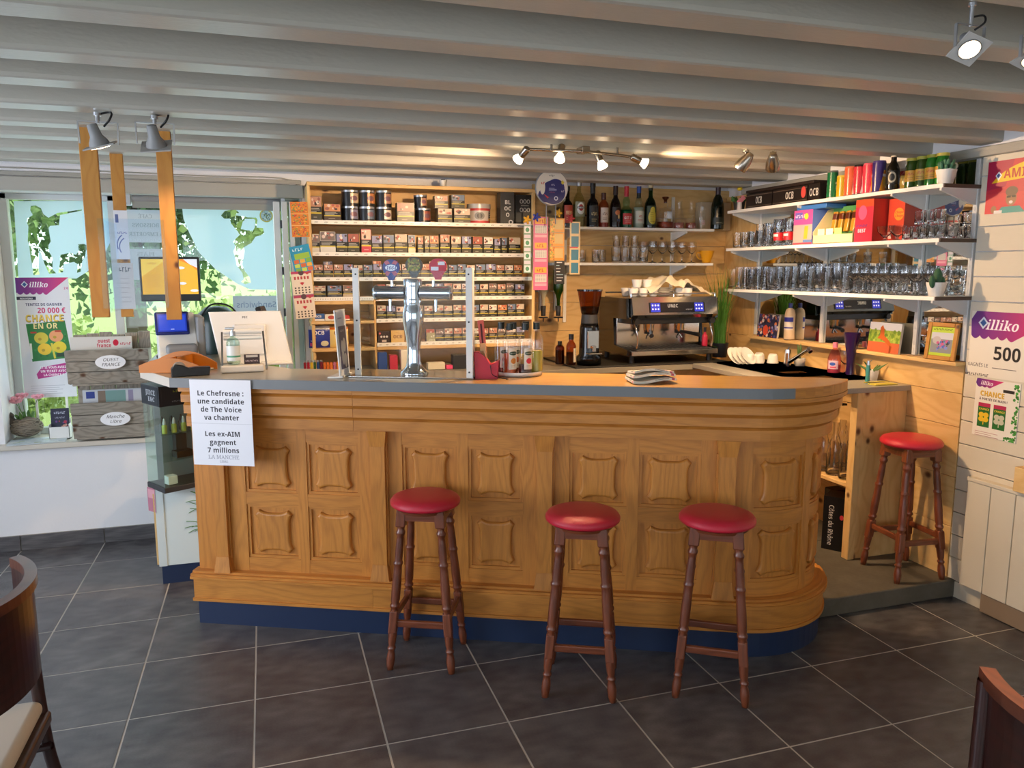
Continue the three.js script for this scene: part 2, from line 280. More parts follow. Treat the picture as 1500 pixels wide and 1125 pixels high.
// pine cladding behind the bar: boards one by one
{
  const wb = scene.getObjectByName('wall_back');
  const boards = (x0, x1, ys) => ys.slice(0, -1).forEach((y, i) => obj('pine_board', [metre(rspan(x0, x1, y, ys[i + 1] - 0.002, ZB, ZB + 0.018, 0.002))], M.pine, wb));
  boards(1.78, XR, [0.09, 0.3, 0.5, 0.7, 0.9, 1.06, 1.24, 1.44, 1.64, 1.84, 2.04, 2.25]);
  boards(0.3, 1.72, [1.0, 1.2, 1.4, 1.6, 1.8, 2.0, 2.18]);
  const lo = [0.09, 0.36, 0.62, 0.88, 1.05, 1.2];   // lower right wall, to under the mirror
  lo.slice(0, -1).forEach((y, i) => obj('pine_board', [metre(rspan(XR - 0.02, XR, y, lo[i + 1] - 0.002, ZB + 0.02, -2.95, 0.002), 'z')], M.pine, wallR));
  obj('pine_board', [metre(rspan(XR - 0.02, XR, 1.2, 2.2, ZB + 0.02, -4.7, 0.002), 'y')], M.pine, wallR);
  obj('pine_ledge', [metre(rspan(XR - 0.075, XR, 1.19, 1.21, -4.7, -2.95, 0.003), 'z')], M.pine, wallR);
}
tag(obj('mirror', [span(XR - 0.008, XR, 1.212, 2.198, -4.695, -2.955)], M.mirror), 'wide frameless mirror behind the glass shelves', 'mirror');

// ================= OUTSIDE THE WINDOW =================
struct('ground_outside', [span(-14, 8, -0.25, -0.15, -9.6, ZB - 0.4)], std(0xc9c6bd, 0.9), 'pale gravel yard outside the window');
struct('lawn_outside', [rotX(box(40, 0.4, 14, 0, 0, 0), 0.14).translate(-5, 0.55, -16.2)], std(0x93a468, 0.95), 'sunlit grass bank beyond the yard');
{
  const leafG = new THREE.BufferGeometry(); leafG.setAttribute('position', new THREE.Float32BufferAttribute([0, 0, 0, 0.5, 0.35, 0.08, 0, 1, 0, 0, 0, 0, 0, 1, 0, -0.5, 0.35, 0.08], 3)); leafG.computeVertexNormals();
  const lm = [0x7fa058, 0xa3b866, 0x6a8c58].map((c) => phy(c, 0.9, { transmission: 0.35, thickness: 0, side: THREE.DoubleSide }));
  const q = new THREE.Quaternion(), E = new THREE.Euler(), m4 = new THREE.Matrix4();
  function bush(name, label, cat, x, y, z, rx, ry, rz, n, k, s, trunk, group) {
    const o = thing(name, label, cat, [x, 0, z], 0, group);
    const im = new THREE.InstancedMesh(leafG, lm[k], n); im.name = 'foliage'; im.userData.kind = 'stuff'; im.castShadow = im.receiveShadow = true;
    for (let i = 0; i < n; i++) {
      const a = rnd() * 6.283, b = Math.acos(rr(-1, 1)), r = Math.pow(rnd(), 0.25) * (0.8 + 0.3 * noise(a * 1.3 + x, b * 2)); E.set(rr(0, 6.28), rr(0, 6.28), rr(0, 6.28)); q.setFromEuler(E); const sc = s * rr(0.6, 1.4);
      m4.compose(V(rx * r * Math.sin(b) * Math.cos(a), y + ry * r * Math.cos(b), rz * r * Math.sin(b) * Math.sin(a)), q, V(sc, sc, sc)); im.setMatrixAt(i, m4);
    }
    o.add(im); if (trunk) obj('trunk', [rod([0, -0.2, 0], [0.1, y, 0], 0.16, 0.09)], col(0x5a4a38, 0.9), o);
  }
  bush('tree', 'tall leafy tree seen through the left window pane', 'tree', -3.9, 3.1, -10.2, 2.1, 2.4, 1.2, 16000, 0, 0.1, true, 'trees outside');
  bush('tree', 'broad shady tree seen behind the window post', 'tree', -1.7, 3.4, -11.5, 2.0, 2.5, 1.2, 16000, 2, 0.1, true, 'trees outside');
  bush('tree', 'leafy tree seen behind the sitting figure cut-out', 'tree', 0.8, 3.6, -11.2, 2.2, 2.6, 1.2, 16000, 1, 0.1, true, 'trees outside');
  bush('hedge_bush', 'low sunlit bush seen beside the lottery poster', 'bush', -2.6, 0.7, -9.0, 1.1, 0.7, 0.6, 8000, 1, 0.07, false, 'bushes outside');
  bush('hedge_bush', 'low yellow green bush seen under the sitting figure', 'bush', 0.2, 0.9, -9.6, 1.6, 0.5, 0.6, 9000, 1, 0.07, false, 'bushes outside');
  bush('hedge_bush', 'dense green bush on the bank beyond the yard', 'bush', -5.2, 0.9, -9.3, 1.3, 0.8, 0.7, 8000, 0, 0.07, false, 'bushes outside');
}
// ================= THE BAR =================
const BA = -25.2 * Math.PI / 180, BX = -0.362, BZ = -3.762;
const barAt = (u, y, w) => V(BX + u * Math.cos(BA) + -w * Math.sin(BA), y, BZ - u * Math.sin(BA) - w * Math.cos(BA));   // w: metres behind the bar's plinth line
const R0 = 0.39, S0 = 2.5;
function bend(g) {   // flat board coordinates (s along the front, y, z out of the face) -> straight front and rounded end
  g = prep(g); const p = g.attributes.position;
  for (let i = 0; i < p.count; i++) {
    const s = p.getX(i), z = p.getZ(i); if (s <= S0) { p.setZ(i, z - 0.03); continue; }
    const a = (s - S0) / R0; p.setX(i, S0 + (R0 + z) * Math.sin(a)); p.setZ(i, -0.42 + (R0 + z) * Math.cos(a));
  }
  if (g.userData.bent) g.computeVertexNormals(); return g;
}
const SE = S0 + R0 * Math.PI / 2;
function board(s0, s1, y0, y1, z0, z1, grain = 'x', cham = 0) {
  const out = [], cut = (a, b, n) => {
    const g = new THREE.BoxGeometry(b - a, y1 - y0, z1 - z0, n, 1, 1).translate((a + b) / 2, (y0 + y1) / 2, (z0 + z1) / 2);
    if (cham) { const p = g.attributes.position; for (let i = 0; i < p.count; i++) if (p.getY(i) > y1 - 1e-4 && p.getZ(i) > z1 - 1e-4) p.setZ(i, z1 - cham); g.computeVertexNormals(); }
    const m = metre(g, grain, 0.37 * Math.round(s0 * 10), y0 * 3); if (b > S0 + 1e-6) m.userData.bent = true; out.push(bend(m));
  };
  if (s0 < S0) cut(s0, Math.min(s1, S0), 1); if (s1 > S0) cut(Math.max(s0, S0), s1, Math.max(2, Math.ceil((s1 - Math.max(s0, S0)) / 0.04)));
  return out;
}
const barThing = thing('bar_counter', 'honey oak bar counter with raised panels and rounded end', 'bar', [BX, 0, BZ], BA);
{
  const P = (n, g, m = M.oak) => obj(n, g, m, barThing);
  P('body', [board(0, SE, 0.1, 1.15, -0.045, -0.016, 'y'), metre(span(0, 0.025, 0.1, 1.15, -0.3, -0.045), 'y'), metre(span(0.03, 2.6, 0.3, 1.14, -0.3, -0.28))]);
  const stiles = [[0, 0.25], [0.505, 0.55], [0.8, 1.0], [1.25, 1.3], [1.546, 1.75], [2.0, 2.05], [2.31, 2.525], [2.785, 2.84], [3.09, SE]];
  stiles.forEach(([a, b]) => P('stile', board(a, b, 0.25, 0.97, -0.02, 0, 'y')));
  const cols = [[0.25, 0.505], [0.55, 0.8], [1.0, 1.25], [1.3, 1.546], [1.75, 2.0], [2.05, 2.31], [2.525, 2.785], [2.84, 3.09]];
  const fieldShape = (w, h) => {   // raised field: hollowed sides and pointed, clipped corners
    const s = new THREE.Shape(), a = w / 2, b = h / 2, c = 0.02, k = 0.014; s.moveTo(-a + c, -b);
    s.bezierCurveTo(-a + 2.4 * c, -b + k, -a + 2.4 * c, -b + k, 0, -b + k); s.bezierCurveTo(a - 2.4 * c, -b + k, a - 2.4 * c, -b + k, a - c, -b); s.lineTo(a, -b + c);
    s.bezierCurveTo(a - k, -b + 2.4 * c, a - k, -b + 2.4 * c, a - k, 0); s.bezierCurveTo(a - k, b - 2.4 * c, a - k, b - 2.4 * c, a, b - c); s.lineTo(a - c, b);
    s.bezierCurveTo(a - 2.4 * c, b - k, a - 2.4 * c, b - k, 0, b - k); s.bezierCurveTo(-a + 2.4 * c, b - k, -a + 2.4 * c, b - k, -a + c, b); s.lineTo(-a, b - c);
    s.bezierCurveTo(-a + k, b - 2.4 * c, -a + k, b - 2.4 * c, -a + k, 0); s.bezierCurveTo(-a + k, -b + 2.4 * c, -a + k, -b + 2.4 * c, -a, -b + c); s.lineTo(-a + c, -b); return s;
  };
  for (const [a, b] of cols) {
    P('rail', board(a, b, 0.89, 0.96, -0.02, -0.001)); P('rail', board(a, b, 0.585, 0.645, -0.02, -0.001)); P('rail', board(a, b, 0.255, 0.328, -0.02, -0.001));
    for (const [y0, y1] of [[0.328, 0.585], [0.645, 0.89]]) {
      const e = 0.013;
      P('panel_moulding', [board(a, a + e, y0, y1, -0.02, -0.006, 'y'), board(b - e, b, y0, y1, -0.02, -0.006, 'y'), board(a + e, b - e, y1 - e, y1, -0.02, -0.006), board(a + e, b - e, y0, y0 + e, -0.02, -0.006)]);
      const w = b - a - 0.075, h = y1 - y0 - 0.05, g = new THREE.ExtrudeGeometry(fieldShape(w, h), { depth: 0.008, bevelEnabled: true, bevelSize: 0.012, bevelOffset: -0.012, bevelThickness: 0.013, bevelSegments: 3, curveSegments: 8 }).translate((a + b) / 2, (y0 + y1) / 2, -0.018);
      let m = metre(g, 'y'); if (b > S0) m.userData.bent = true; P('raised_panel', [bend(m)]);
    }
  }
  for (const [a, b] of [[0.095, 0.175], [0.85, 0.94], [1.6, 1.69], [2.37, 2.465]]) {
    const pil = P('pilaster', [board(a + 0.012, b - 0.012, 0.325, 0.895, 0, 0.03, 'y'), board(a + 0.004, a + 0.012, 0.325, 0.895, 0, 0.012, 'y'), board(b - 0.012, b - 0.004, 0.325, 0.895, 0, 0.012, 'y')]);
    const flare = (y0, y1, top) => {
      const g = new THREE.BoxGeometry(b - a, y1 - y0, 0.03).translate((a + b) / 2, (y0 + y1) / 2, 0.015), p = g.attributes.position, yy = top ? y0 : y1;
      for (let i = 0; i < p.count; i++) if (Math.abs(p.getY(i) - yy) < 1e-4) { p.setX(i, (a + b) / 2 + (p.getX(i) - (a + b) / 2) * 0.76); if (p.getZ(i) > 0.02) p.setZ(i, 0.033); } else if (p.getZ(i) > 0.02) p.setZ(i, 0.044);
      g.computeVertexNormals(); return bend(metre(g, 'y'));
    };
    obj('cap', [flare(0.885, 0.957, true)], M.oak, pil); obj('foot_block', [flare(0.26, 0.335, false)], M.oak, pil);
  }
  const J = 0.79;
  [[0.957, 1.02, 0.038], [1.02, 1.075, 0.056], [1.075, 1.126, 0.074], [1.126, 1.148, 0.092]].forEach(([y0, y1, z], i) => { const q = i < 3 ? 0.017 : 0.004; for (const [a, b] of [[0, J + i * 0.006], [J + i * 0.006 + 0.0015, SE + 0.05]]) P('cornice_board', [board(a, b, y0, y1 - q, -0.02, z), board(a, b, y1 - q, y1 + 0.003, -0.02, z, 'x', 0.022)]); });
  P('base_board', board(-0.012, 0.86, 0.13, 0.232, -0.02, 0.042)); P('base_board', board(0.861, SE + 0.05, 0.13, 0.232, -0.02, 0.042));
  P('base_moulding', [board(-0.02, SE + 0.05, 0.228, 0.24, -0.02, 0.058), board(-0.02, SE + 0.05, 0.24, 0.252, -0.02, 0.052, 'x'), board(-0.018, SE + 0.05, 0.252, 0.262, -0.02, 0.036)]);
  P('base_moulding', [board(-0.016, SE + 0.05, 0.118, 0.132, -0.02, 0.05)]);
  P('plinth', [board(0, SE + 0.05, 0, 0.125, -0.03, 0.03), span(0, 0.02, 0, 0.125, -0.3, -0.03)], M.navy);
}
// worktop: grey laminate then varnished oak, with an edge band
{
  const pts = []; const F = 0.085, C = 2.47, CZ = -0.42, R = F - CZ;
  const rim = (o) => { const a = []; a.push([1.19, F + o]); for (let i = 0; i <= 18; i++) { const t = Math.PI / 2 * (1 - i / 18 * 1.12); a.push([C + (R + o) * Math.cos(t), CZ + (R + o) * Math.sin(t)]); } return a; };
  const loc = (X, Z) => { const dx = X - BX, dz = Z - BZ; return [dx * Math.cos(BA) - dz * Math.sin(BA), dx * Math.sin(BA) + dz * Math.cos(BA)]; };
  const slab = (p, y0, y1) => { const g = new THREE.ExtrudeGeometry(shapeOf(p.map(([x, z]) => [x, -z])), { depth: y1 - y0, bevelEnabled: false }).rotateX(-Math.PI / 2).translate(0, y0, 0); return metre(g, 'x', 0, 0); };
  const w = thing('bar_worktop', 'long bar top of grey laminate and varnished oak', 'worktop', [BX, 0, BZ], BA);
  const left = [[1.14, F], [-0.02, F], loc(-0.585, -4.07), loc(-0.6, -4.95), loc(-0.12, -4.95), loc(-0.1, -4.2), [0.38, -0.3], [1.33, -0.3]];
  const right = [[1.141, F], [1.331, -0.3], [C + 0.36, -0.3], ...rim(0).slice(1).filter(([x, z]) => z > -0.3).reverse(), [C, F]];
  obj('laminate_top', [slab(left, 1.176, 1.19)], M.laminate, w); obj('oak_top', [slab(right, 1.176, 1.191)], M.oakTop, w);
  obj('core', [slab([[0, F - 0.01], ...rim(-0.012).slice(1).filter(([x, z]) => z > -0.29), [C + 0.3, -0.29], [0.38, -0.29], loc(-0.12, -4.2), loc(-0.14, -4.93), loc(-0.58, -4.93), loc(-0.57, -4.08)], 1.152, 1.177)], M.grey, w);
  const band = (p, q) => { const A = V(p[0], 0, p[1]), B = V(q[0], 0, q[1]); return bar([p[0], 1.172, p[1]], [q[0], 1.172, q[1]], 0.001); };
  const strip = (p, o = 0.004) => { const g = []; for (let i = 0; i + 1 < p.length; i++) { const [a, b] = [p[i], p[i + 1]], L = Math.hypot(b[0] - a[0], b[1] - a[1]); g.push(box(L + 0.003, 0.042, o).rotateY(-Math.atan2(b[1] - a[1], b[0] - a[0])).translate((a[0] + b[0]) / 2, 1.169, (a[1] + b[1]) / 2)); } return g; };
  const arc = rim(0.002).slice(1).filter(([x, z]) => z > -0.3), cutAt = Math.round(arc.length * 0.32);
  obj('edge_band', strip([[-0.02, F + 0.002], [1.19, F + 0.002], ...arc.slice(0, cutAt + 1)]), M.edgeGrey, w);
  obj('oak_edge', strip(arc.slice(cutAt)).map((g) => metre(g)), M.oak, w);
  obj('cream_edge', strip([[-0.022, F + 0.002], loc(-0.588, -4.07), loc(-0.603, -4.95)]), M.cream, w);
}
// headline sheet hung on the front edge
{
  const c = print(340, 470, (x, w, h) => {
    rect(x, '#e9ebf2', 0, 0, w, h); const L = (s, y, z = 38) => text(x, s, w / 2, y, z, '#26262c', 'sans-serif', 'bold', 'center', 310);
    L('Le Chefresne :', 74); L('une candidate', 118); L('de The Voice', 162); L('va chanter', 206); rect(x, '#c9ccd4', 0, 238, w, 2); L('Les ex-AIM', 296); L('gagnent', 342); L('7 millions', 386);
    text(x, 'LA MANCHE', w / 2, 424, 29, '#8a8d9c', 'serif', 'normal'); text(x, 'LIBRE', w / 2, 448, 16, '#8a8d9c', 'serif', 'normal');
  });
  const o = flat('headline_sheet', c, 0.285, 0.385, 'white newspaper headline sheet hung on the bar edge', 'sheet', null, 0.7); o.position.copy(barAt(0.22, 0.802, -0.097)); o.rotation.set(0, BA, 0);
}

// ================= STOOLS =================
function makeStool() {
  const t = thing('bar_stool', '', 'stool', [0, 0, 0], 0, 'bar stools');
  obj('seat', [lathe([[0, 0.732], [0.07, 0.731], [0.115, 0.727], [0.138, 0.718], [0.148, 0.704], [0.147, 0.692], [0.138, 0.684], [0, 0.684]], 48)], M.red, t);
  obj('seat_base', [cyl(0.128, 0.122, 0.016, 0, 0.676, 0, 40), metre(box(0.2, 0.03, 0.2, 0, 0.655, 0))], M.stool, t);
  const prof = [[0.0, 0], [0.013, 0.0], [0.016, 0.02], [0.0185, 0.045], [0.016, 0.07], [0.0125, 0.082], [0.0175, 0.09], [0.0175, 0.096], [0.0125, 0.103], [0.016, 0.115], [0.0185, 0.15], [0.018, 0.165], [0.018, 0.255], [0.014, 0.262], [0.0205, 0.272], [0.0205, 0.28], [0.0155, 0.288], [0.019, 0.3], [0.0195, 0.36], [0.0175, 0.43], [0.0165, 0.445], [0.0205, 0.453], [0.0205, 0.46], [0.016, 0.468], [0.0175, 0.5], [0.0155, 0.56], [0.014, 0.57], [0.02, 0.582], [0.02, 0.59], [0.0145, 0.6], [0.017, 0.61], [0.017, 0.615]];
  for (const [sx, sz] of [[-1, 1], [1, 1], [1, -1], [-1, -1]]) {
    const g = [lathe(prof, 14), rbox(0.036, 0.098, 0.036, 0, 0.208, 0, 0.007, 2), rbox(0.042, 0.085, 0.042, 0, 0.655, 0, 0.006, 2)].map((q) => metre(q, 'y'));
    const leg = merge(g), A = V(sx * 0.132, 0, sz * 0.132), B = V(sx * 0.078, 0.69, sz * 0.078);
    leg.applyMatrix4(new THREE.Matrix4().makeShear(0, 0, (B.x - A.x) / 0.69, (B.z - A.z) / 0.69, 0, 0)).translate(A.x, 0, A.z);
    obj('leg', leg, M.stool, t);
  }
  const at = (y) => 0.132 - (0.054 / 0.69) * y;
  for (const s of [-1, 1]) { const a = at(0.2), b = at(0.225); obj('stretcher', [metre(rbox(2 * a - 0.03, 0.03, 0.018, 0, 0.2, s * a))], M.stool, t); obj('stretcher', [metre(rbox(0.018, 0.03, 2 * b - 0.03, s * b, 0.225, 0), 'z')], M.stool, t); }
  return t;
}
const stool = makeStool(); stool.position.set(0.61, 0, -3.115); stool.rotation.y = BA; stool.userData.label = 'red topped wooden stool before the beer tower end of the bar';
dup(stool, [1.16, 0, -2.715], BA - 0.01, 'red topped wooden stool standing between the two other bar-front stools');
dup(stool, [1.655, 0, -2.535], BA - 0.14, 'red topped wooden stool nearest the rounded end of the bar');
dup(stool, [3.135, 0.092, -3.07], -0.1, 'red topped wooden stool on the concrete step by the pine panel');
// ================= CHAIRS =================
function makeChair() {   // faces -x; the curved back stands at +x
  const t = thing('bistro_chair', '', 'chair', [0, 0, 0], 0, 'dark bistro chairs');
  const back = (y0, y1, r, d, a, n = 20) => { const p = []; for (let i = 0; i <= n; i++) { const q = -a + 2 * a * i / n; p.push([r * Math.cos(q) - r + 0.2, r * Math.sin(q)]); } for (let i = n; i >= 0; i--) { const q = -a + 2 * a * i / n; p.push([(r + d) * Math.cos(q) - r + 0.2, (r + d) * Math.sin(q)]); } return metre(new THREE.ExtrudeGeometry(shapeOf(p), { depth: y1 - y0, bevelEnabled: false }).rotateX(-Math.PI / 2).translate(0, y0, 0), 'z'); };
  obj('backrest', [back(0.64, 0.878, 0.3, 0.018, 0.72)], M.mahogany, t); obj('top_rail', [back(0.874, 0.9, 0.296, 0.028, 0.74)], M.rail, t);
  for (const s of [-1, 1]) { obj('leg', [metre(merge([tube([[0.27, 0, s * 0.2], [0.185, 0.28, s * 0.19], [0.165, 0.47, s * 0.19], [0.155, 0.7, s * 0.195], [0.145, 0.88, s * 0.2]], 0.017, 24, 8)]), 'y')], M.mahogany, t); obj('leg', [metre(rod([-0.2, 0, s * 0.19], [-0.18, 0.44, s * 0.17], 0.014, 0.021), 'y')], M.mahogany, t); }
  obj('seat_frame', [metre(rspan(-0.21, 0.19, 0.415, 0.455, -0.2, 0.2, 0.012, 2))], M.mahogany, t);
  obj('cushion', [rspan(-0.2, 0.175, 0.45, 0.495, -0.19, 0.19, 0.022, 4)], M.seat, t);
  obj('hoop', [tube([[0.19, 0.36, -0.17], [0.05, 0.34, -0.19], [-0.17, 0.33, -0.16], [-0.2, 0.33, 0], [-0.17, 0.33, 0.16], [0.05, 0.34, 0.19], [0.19, 0.36, 0.17]], 0.011, 40, 8)], M.mahogany, t);
  return t;
}
const chair = makeChair(); chair.position.set(-0.805, 0, -2.09); chair.rotation.y = 0; chair.userData.label = 'dark wooden bistro chair with cream seat on the window side';
dup(chair, [1.46, 0, -0.86], Math.PI + 0.12, 'dark wooden bistro chair with brown rim on the stool side');

// ================= WINDOW FILM AND SIGNS ON THE GLASS =================
{
  const film = phy(0xe6f4ff, 1, { transmission: 0.75, thickness: 0 }), z = -5.412;
  const px = (l, Z = z) => l.map(([u, v]) => { const p = onZ(u, v, Z); return [p.x, p.y]; });
  const z1 = (l) => px(l.map(([a, b]) => [a / 5, 250 + b / 5])), z2 = (l) => px(l.map(([a, b]) => [180 + a / 5.357, 240 + b / 5.357]));
  const hunter = z1([[225, 258], [262, 255], [300, 275], [318, 318], [355, 345], [420, 310], [600, 284], [600, 292], [440, 325], [432, 400], [368, 404], [355, 420], [372, 520], [355, 545], [358, 590], [385, 640], [385, 725], [412, 752], [360, 755], [325, 680], [300, 600], [285, 585], [285, 640], [283, 735], [292, 760], [245, 766], [238, 700], [225, 640], [215, 560], [203, 515], [208, 410], [197, 380], [200, 350], [240, 325], [222, 290]]);
  const dog = z1([[442, 616], [512, 602], [557, 616], [577, 586], [572, 541], [617, 536], [654, 561], [632, 581], [620, 636], [602, 664], [590, 741], [564, 748], [570, 686], [542, 668], [467, 686], [462, 744], [427, 748], [438, 686]]);
  const f1 = z1([[100, 222], [800, 222], [810, 520], [770, 600], [640, 740], [560, 790], [135, 790]]);
  const o1 = tag(obj('window_film', [extr(f1, 0.0008, [hunter, dog]).translate(0, 0, z)], film), 'frosted window film with a hunter and dog cut out', 'window film', 'frosted films');
  const player = z2([[770, 405], [800, 370], [845, 362], [860, 345], [912, 382], [882, 402], [965, 415], [975, 420], [1045, 422], [1056, 440], [1048, 500], [1100, 505], [1108, 545], [1085, 560], [1040, 572], [1010, 620], [950, 655], [955, 690], [945, 740], [935, 790], [955, 840], [995, 890], [1005, 930], [960, 945], [925, 925], [950, 905], [935, 850], [895, 800], [880, 730], [868, 685], [885, 645], [863, 610], [915, 560], [905, 535], [875, 500], [850, 470], [840, 430], [795, 430]]);
  const f2 = z2([[462, 320], [1200, 325], [1228, 990], [1000, 985], [905, 945], [730, 830], [600, 700], [520, 540], [475, 430]]);
  const arm = z2([[940, 455], [965, 432], [1030, 432], [1040, 445], [1035, 500], [1020, 525], [960, 520], [925, 510]]);
  tag(obj('window_film', [extr(f2, 0.0008, [player]).translate(0, 0, z), extr(arm, 0.0008).translate(0, 0, z)], film), 'frosted window film with a seated musician cut out', 'window film', 'frosted films');
  const badge = print(64, 64, (x) => { rect(x, '#bfe3e2', 0, 0, 64, 64); disc(x, '#c9b64e', 32, 32, 30); disc(x, '#a8c4c6', 32, 32, 25); for (let i = 0; i < 60; i++) rect(x, ['#58707c', '#dfe8d8', '#7a8c50'][i % 3], rr(12, 50), rr(12, 50), 4, 4); });
  const bg = new THREE.CircleGeometry(0.043, 32); cellUV(bg, badge); const bo = tag(obj('window_badge', [bg], pm(badge, 0.8)), 'small round yellow badge stuck on the frosted film', 'sticker'); bo.position.copy(onZ(390, 316, z + 0.004));
  const sign = (u0, v0, u1, v1, draw, label) => {
    const a = onZ(u0, v1, z + 0.006), b = onZ(u1, v0, z + 0.006), w = b.x - a.x, h = b.y - a.y, c = print(220, Math.round(220 * h / w), (x, W, H) => { rect(x, '#c3d3dc', 0, 0, W, H); x.translate(W, 0); x.scale(-1, 1); draw(x, W, H); });
    const o = flat('window_sign', c, w, h, label, 'sign', null, 0.8); o.position.set((a.x + b.x) / 2, a.y, z + 0.006);
  };
  sign(189, 308, 238, 355, (x, W, H) => { ['CAFÉ', 'BOISSONS', 'À EMPORTER'].forEach((s, i) => text(x, s, W / 2, H * (0.2 + 0.27 * i), 34, '#8fa5b0', 'serif', 'normal', 'center', W - 10)); }, 'pale paper listing drinks to take away, seen in reverse');
  sign(191, 365, 238, 410, (x, W, H) => { text(x, 'PLATS', W / 2, 36, 36, '#8fa5b0', 'serif', 'normal'); }, 'pale paper sign for dishes, behind the yellow screen');
  sign(343, 433, 409, 476, (x, W, H) => { text(x, 'Sandwichs', W / 2, 44, 40, '#7e95b4', 'sans-serif', 'normal', 'center', W - 16); text(x, 'Au', W / 2, 84, 22, '#7e95b4', 'sans-serif', 'normal'); }, 'pale blue sandwich sign seen in reverse on the glass');
}
// ================= ON THE SILL =================
{
  const c = print(300, 700, (x, w, h) => {
    rect(x, '#e6e8ee', 0, 0, w, h); const g = x.createLinearGradient(0, 0, w, 0); g.addColorStop(0, '#6a2a8e'); g.addColorStop(0.55, '#b02a86'); g.addColorStop(1, '#e03a72'); x.fillStyle = g; x.beginPath(); x.moveTo(0, 0); x.lineTo(w, 0); x.lineTo(180, 92); for (let i = 0; i < 5; i++) x.quadraticCurveTo(165 - i * 36, 110, 150 - i * 36, 86); x.lineTo(0, 90); x.fill();
    poly(x, '#e8f0fa', [[50, 20], [70, 40], [50, 60], [30, 40]]); poly(x, '#2c5aa0', [[50, 27], [62, 40], [50, 53], [38, 40]]); text(x, 'illiko', 126, 42, 40, '#fff', 'serif', 'italic bold'); text(x, '2 €', 282, 62, 18, '#c02468'); rect(x, '#1c2340', 0, 110, 108, 18); text(x, 'NOUVEAU', 54, 119, 15, '#fff');
    text(x, 'TENTEZ DE GAGNER', 150, 156, 22, '#1f2450', 'sans-serif', 'bold', 'center', 230); text(x, '20 000 €', 190, 190, 42, '#c81e5e', 'sans-serif', 'bold', 'center', 190);
    poly(x, '#1f7a34', [[40, 268], [262, 250], [288, 468], [60, 486]]); text(x, 'CHANCE', 150, 238, 56, '#6a4a1a'); text(x, 'CHANCE', 148, 235, 55, '#f0d050'); text(x, 'EN OR', 150, 282, 48, '#4a3a10'); text(x, 'EN OR', 148, 279, 47, '#f4e8a0');
    for (let i = 0; i < 60; i++) disc(x, ['#2c9444', '#3aa84e', '#19682c'][i % 3], rr(70, 260), rr(330, 460), rr(3, 8)); for (const [a, b, k] of [[120, 350, '#d8c83a'], [205, 340, '#e8a06a'], [135, 415, '#f0c92a'], [220, 405, '#e6d02e']]) { disc(x, k, a, b, 40, 34); disc(x, '#b89a20', a - 8, b + 6, 10, 8); } poly(x, '#e0d040', [[170, 380], [182, 380], [196, 470], [184, 472]]); rect(x, '#0d3a1c', 200, 440, 66, 22); rect(x, '#e9efe6', 52, 380, 12, 90); rect(x, '#c23a22', 62, 312, 34, 10); rect(x, '#c23a22', 200, 306, 36, 10);
    poly(x, '#c0308a', [[78, 560], [110, 520], [270, 495], [262, 520], [285, 530], [240, 560], [210, 570], [85, 588]]);['ET SI VOUS AVIEZ', 'UN TICKET AVEC', 'LA CHANCE ?'].forEach((s, i) => text(x, s, 175, 522 + i * 22, 19, '#fff', 'sans-serif', 'bold', 'center', 150)); lines(x, '#a9adb8', 40, 628, 230, 5, 12, 2);
  });
  const a = onZ(36, 582, -5.36), b = onZ(101, 406, -5.38), p = thing('lottery_poster', 'tall pink and white lottery poster leaning on the window', 'poster', [-1.285, 0.886, -5.355]);
  obj('sheet', [T(pbox(0.285, 0.735, 0.006, c, '#d8dae0'), 0, 0.3675, 0)], pm(c, 0.5), p); p.rotation.x = -0.03;
  obj('foot', [rspan(-0.09, -0.075, -0.232, 0.01, -0.004, 0.002), rspan(0.075, 0.09, -0.232, 0.01, -0.004, 0.002)], M.white, p);
}
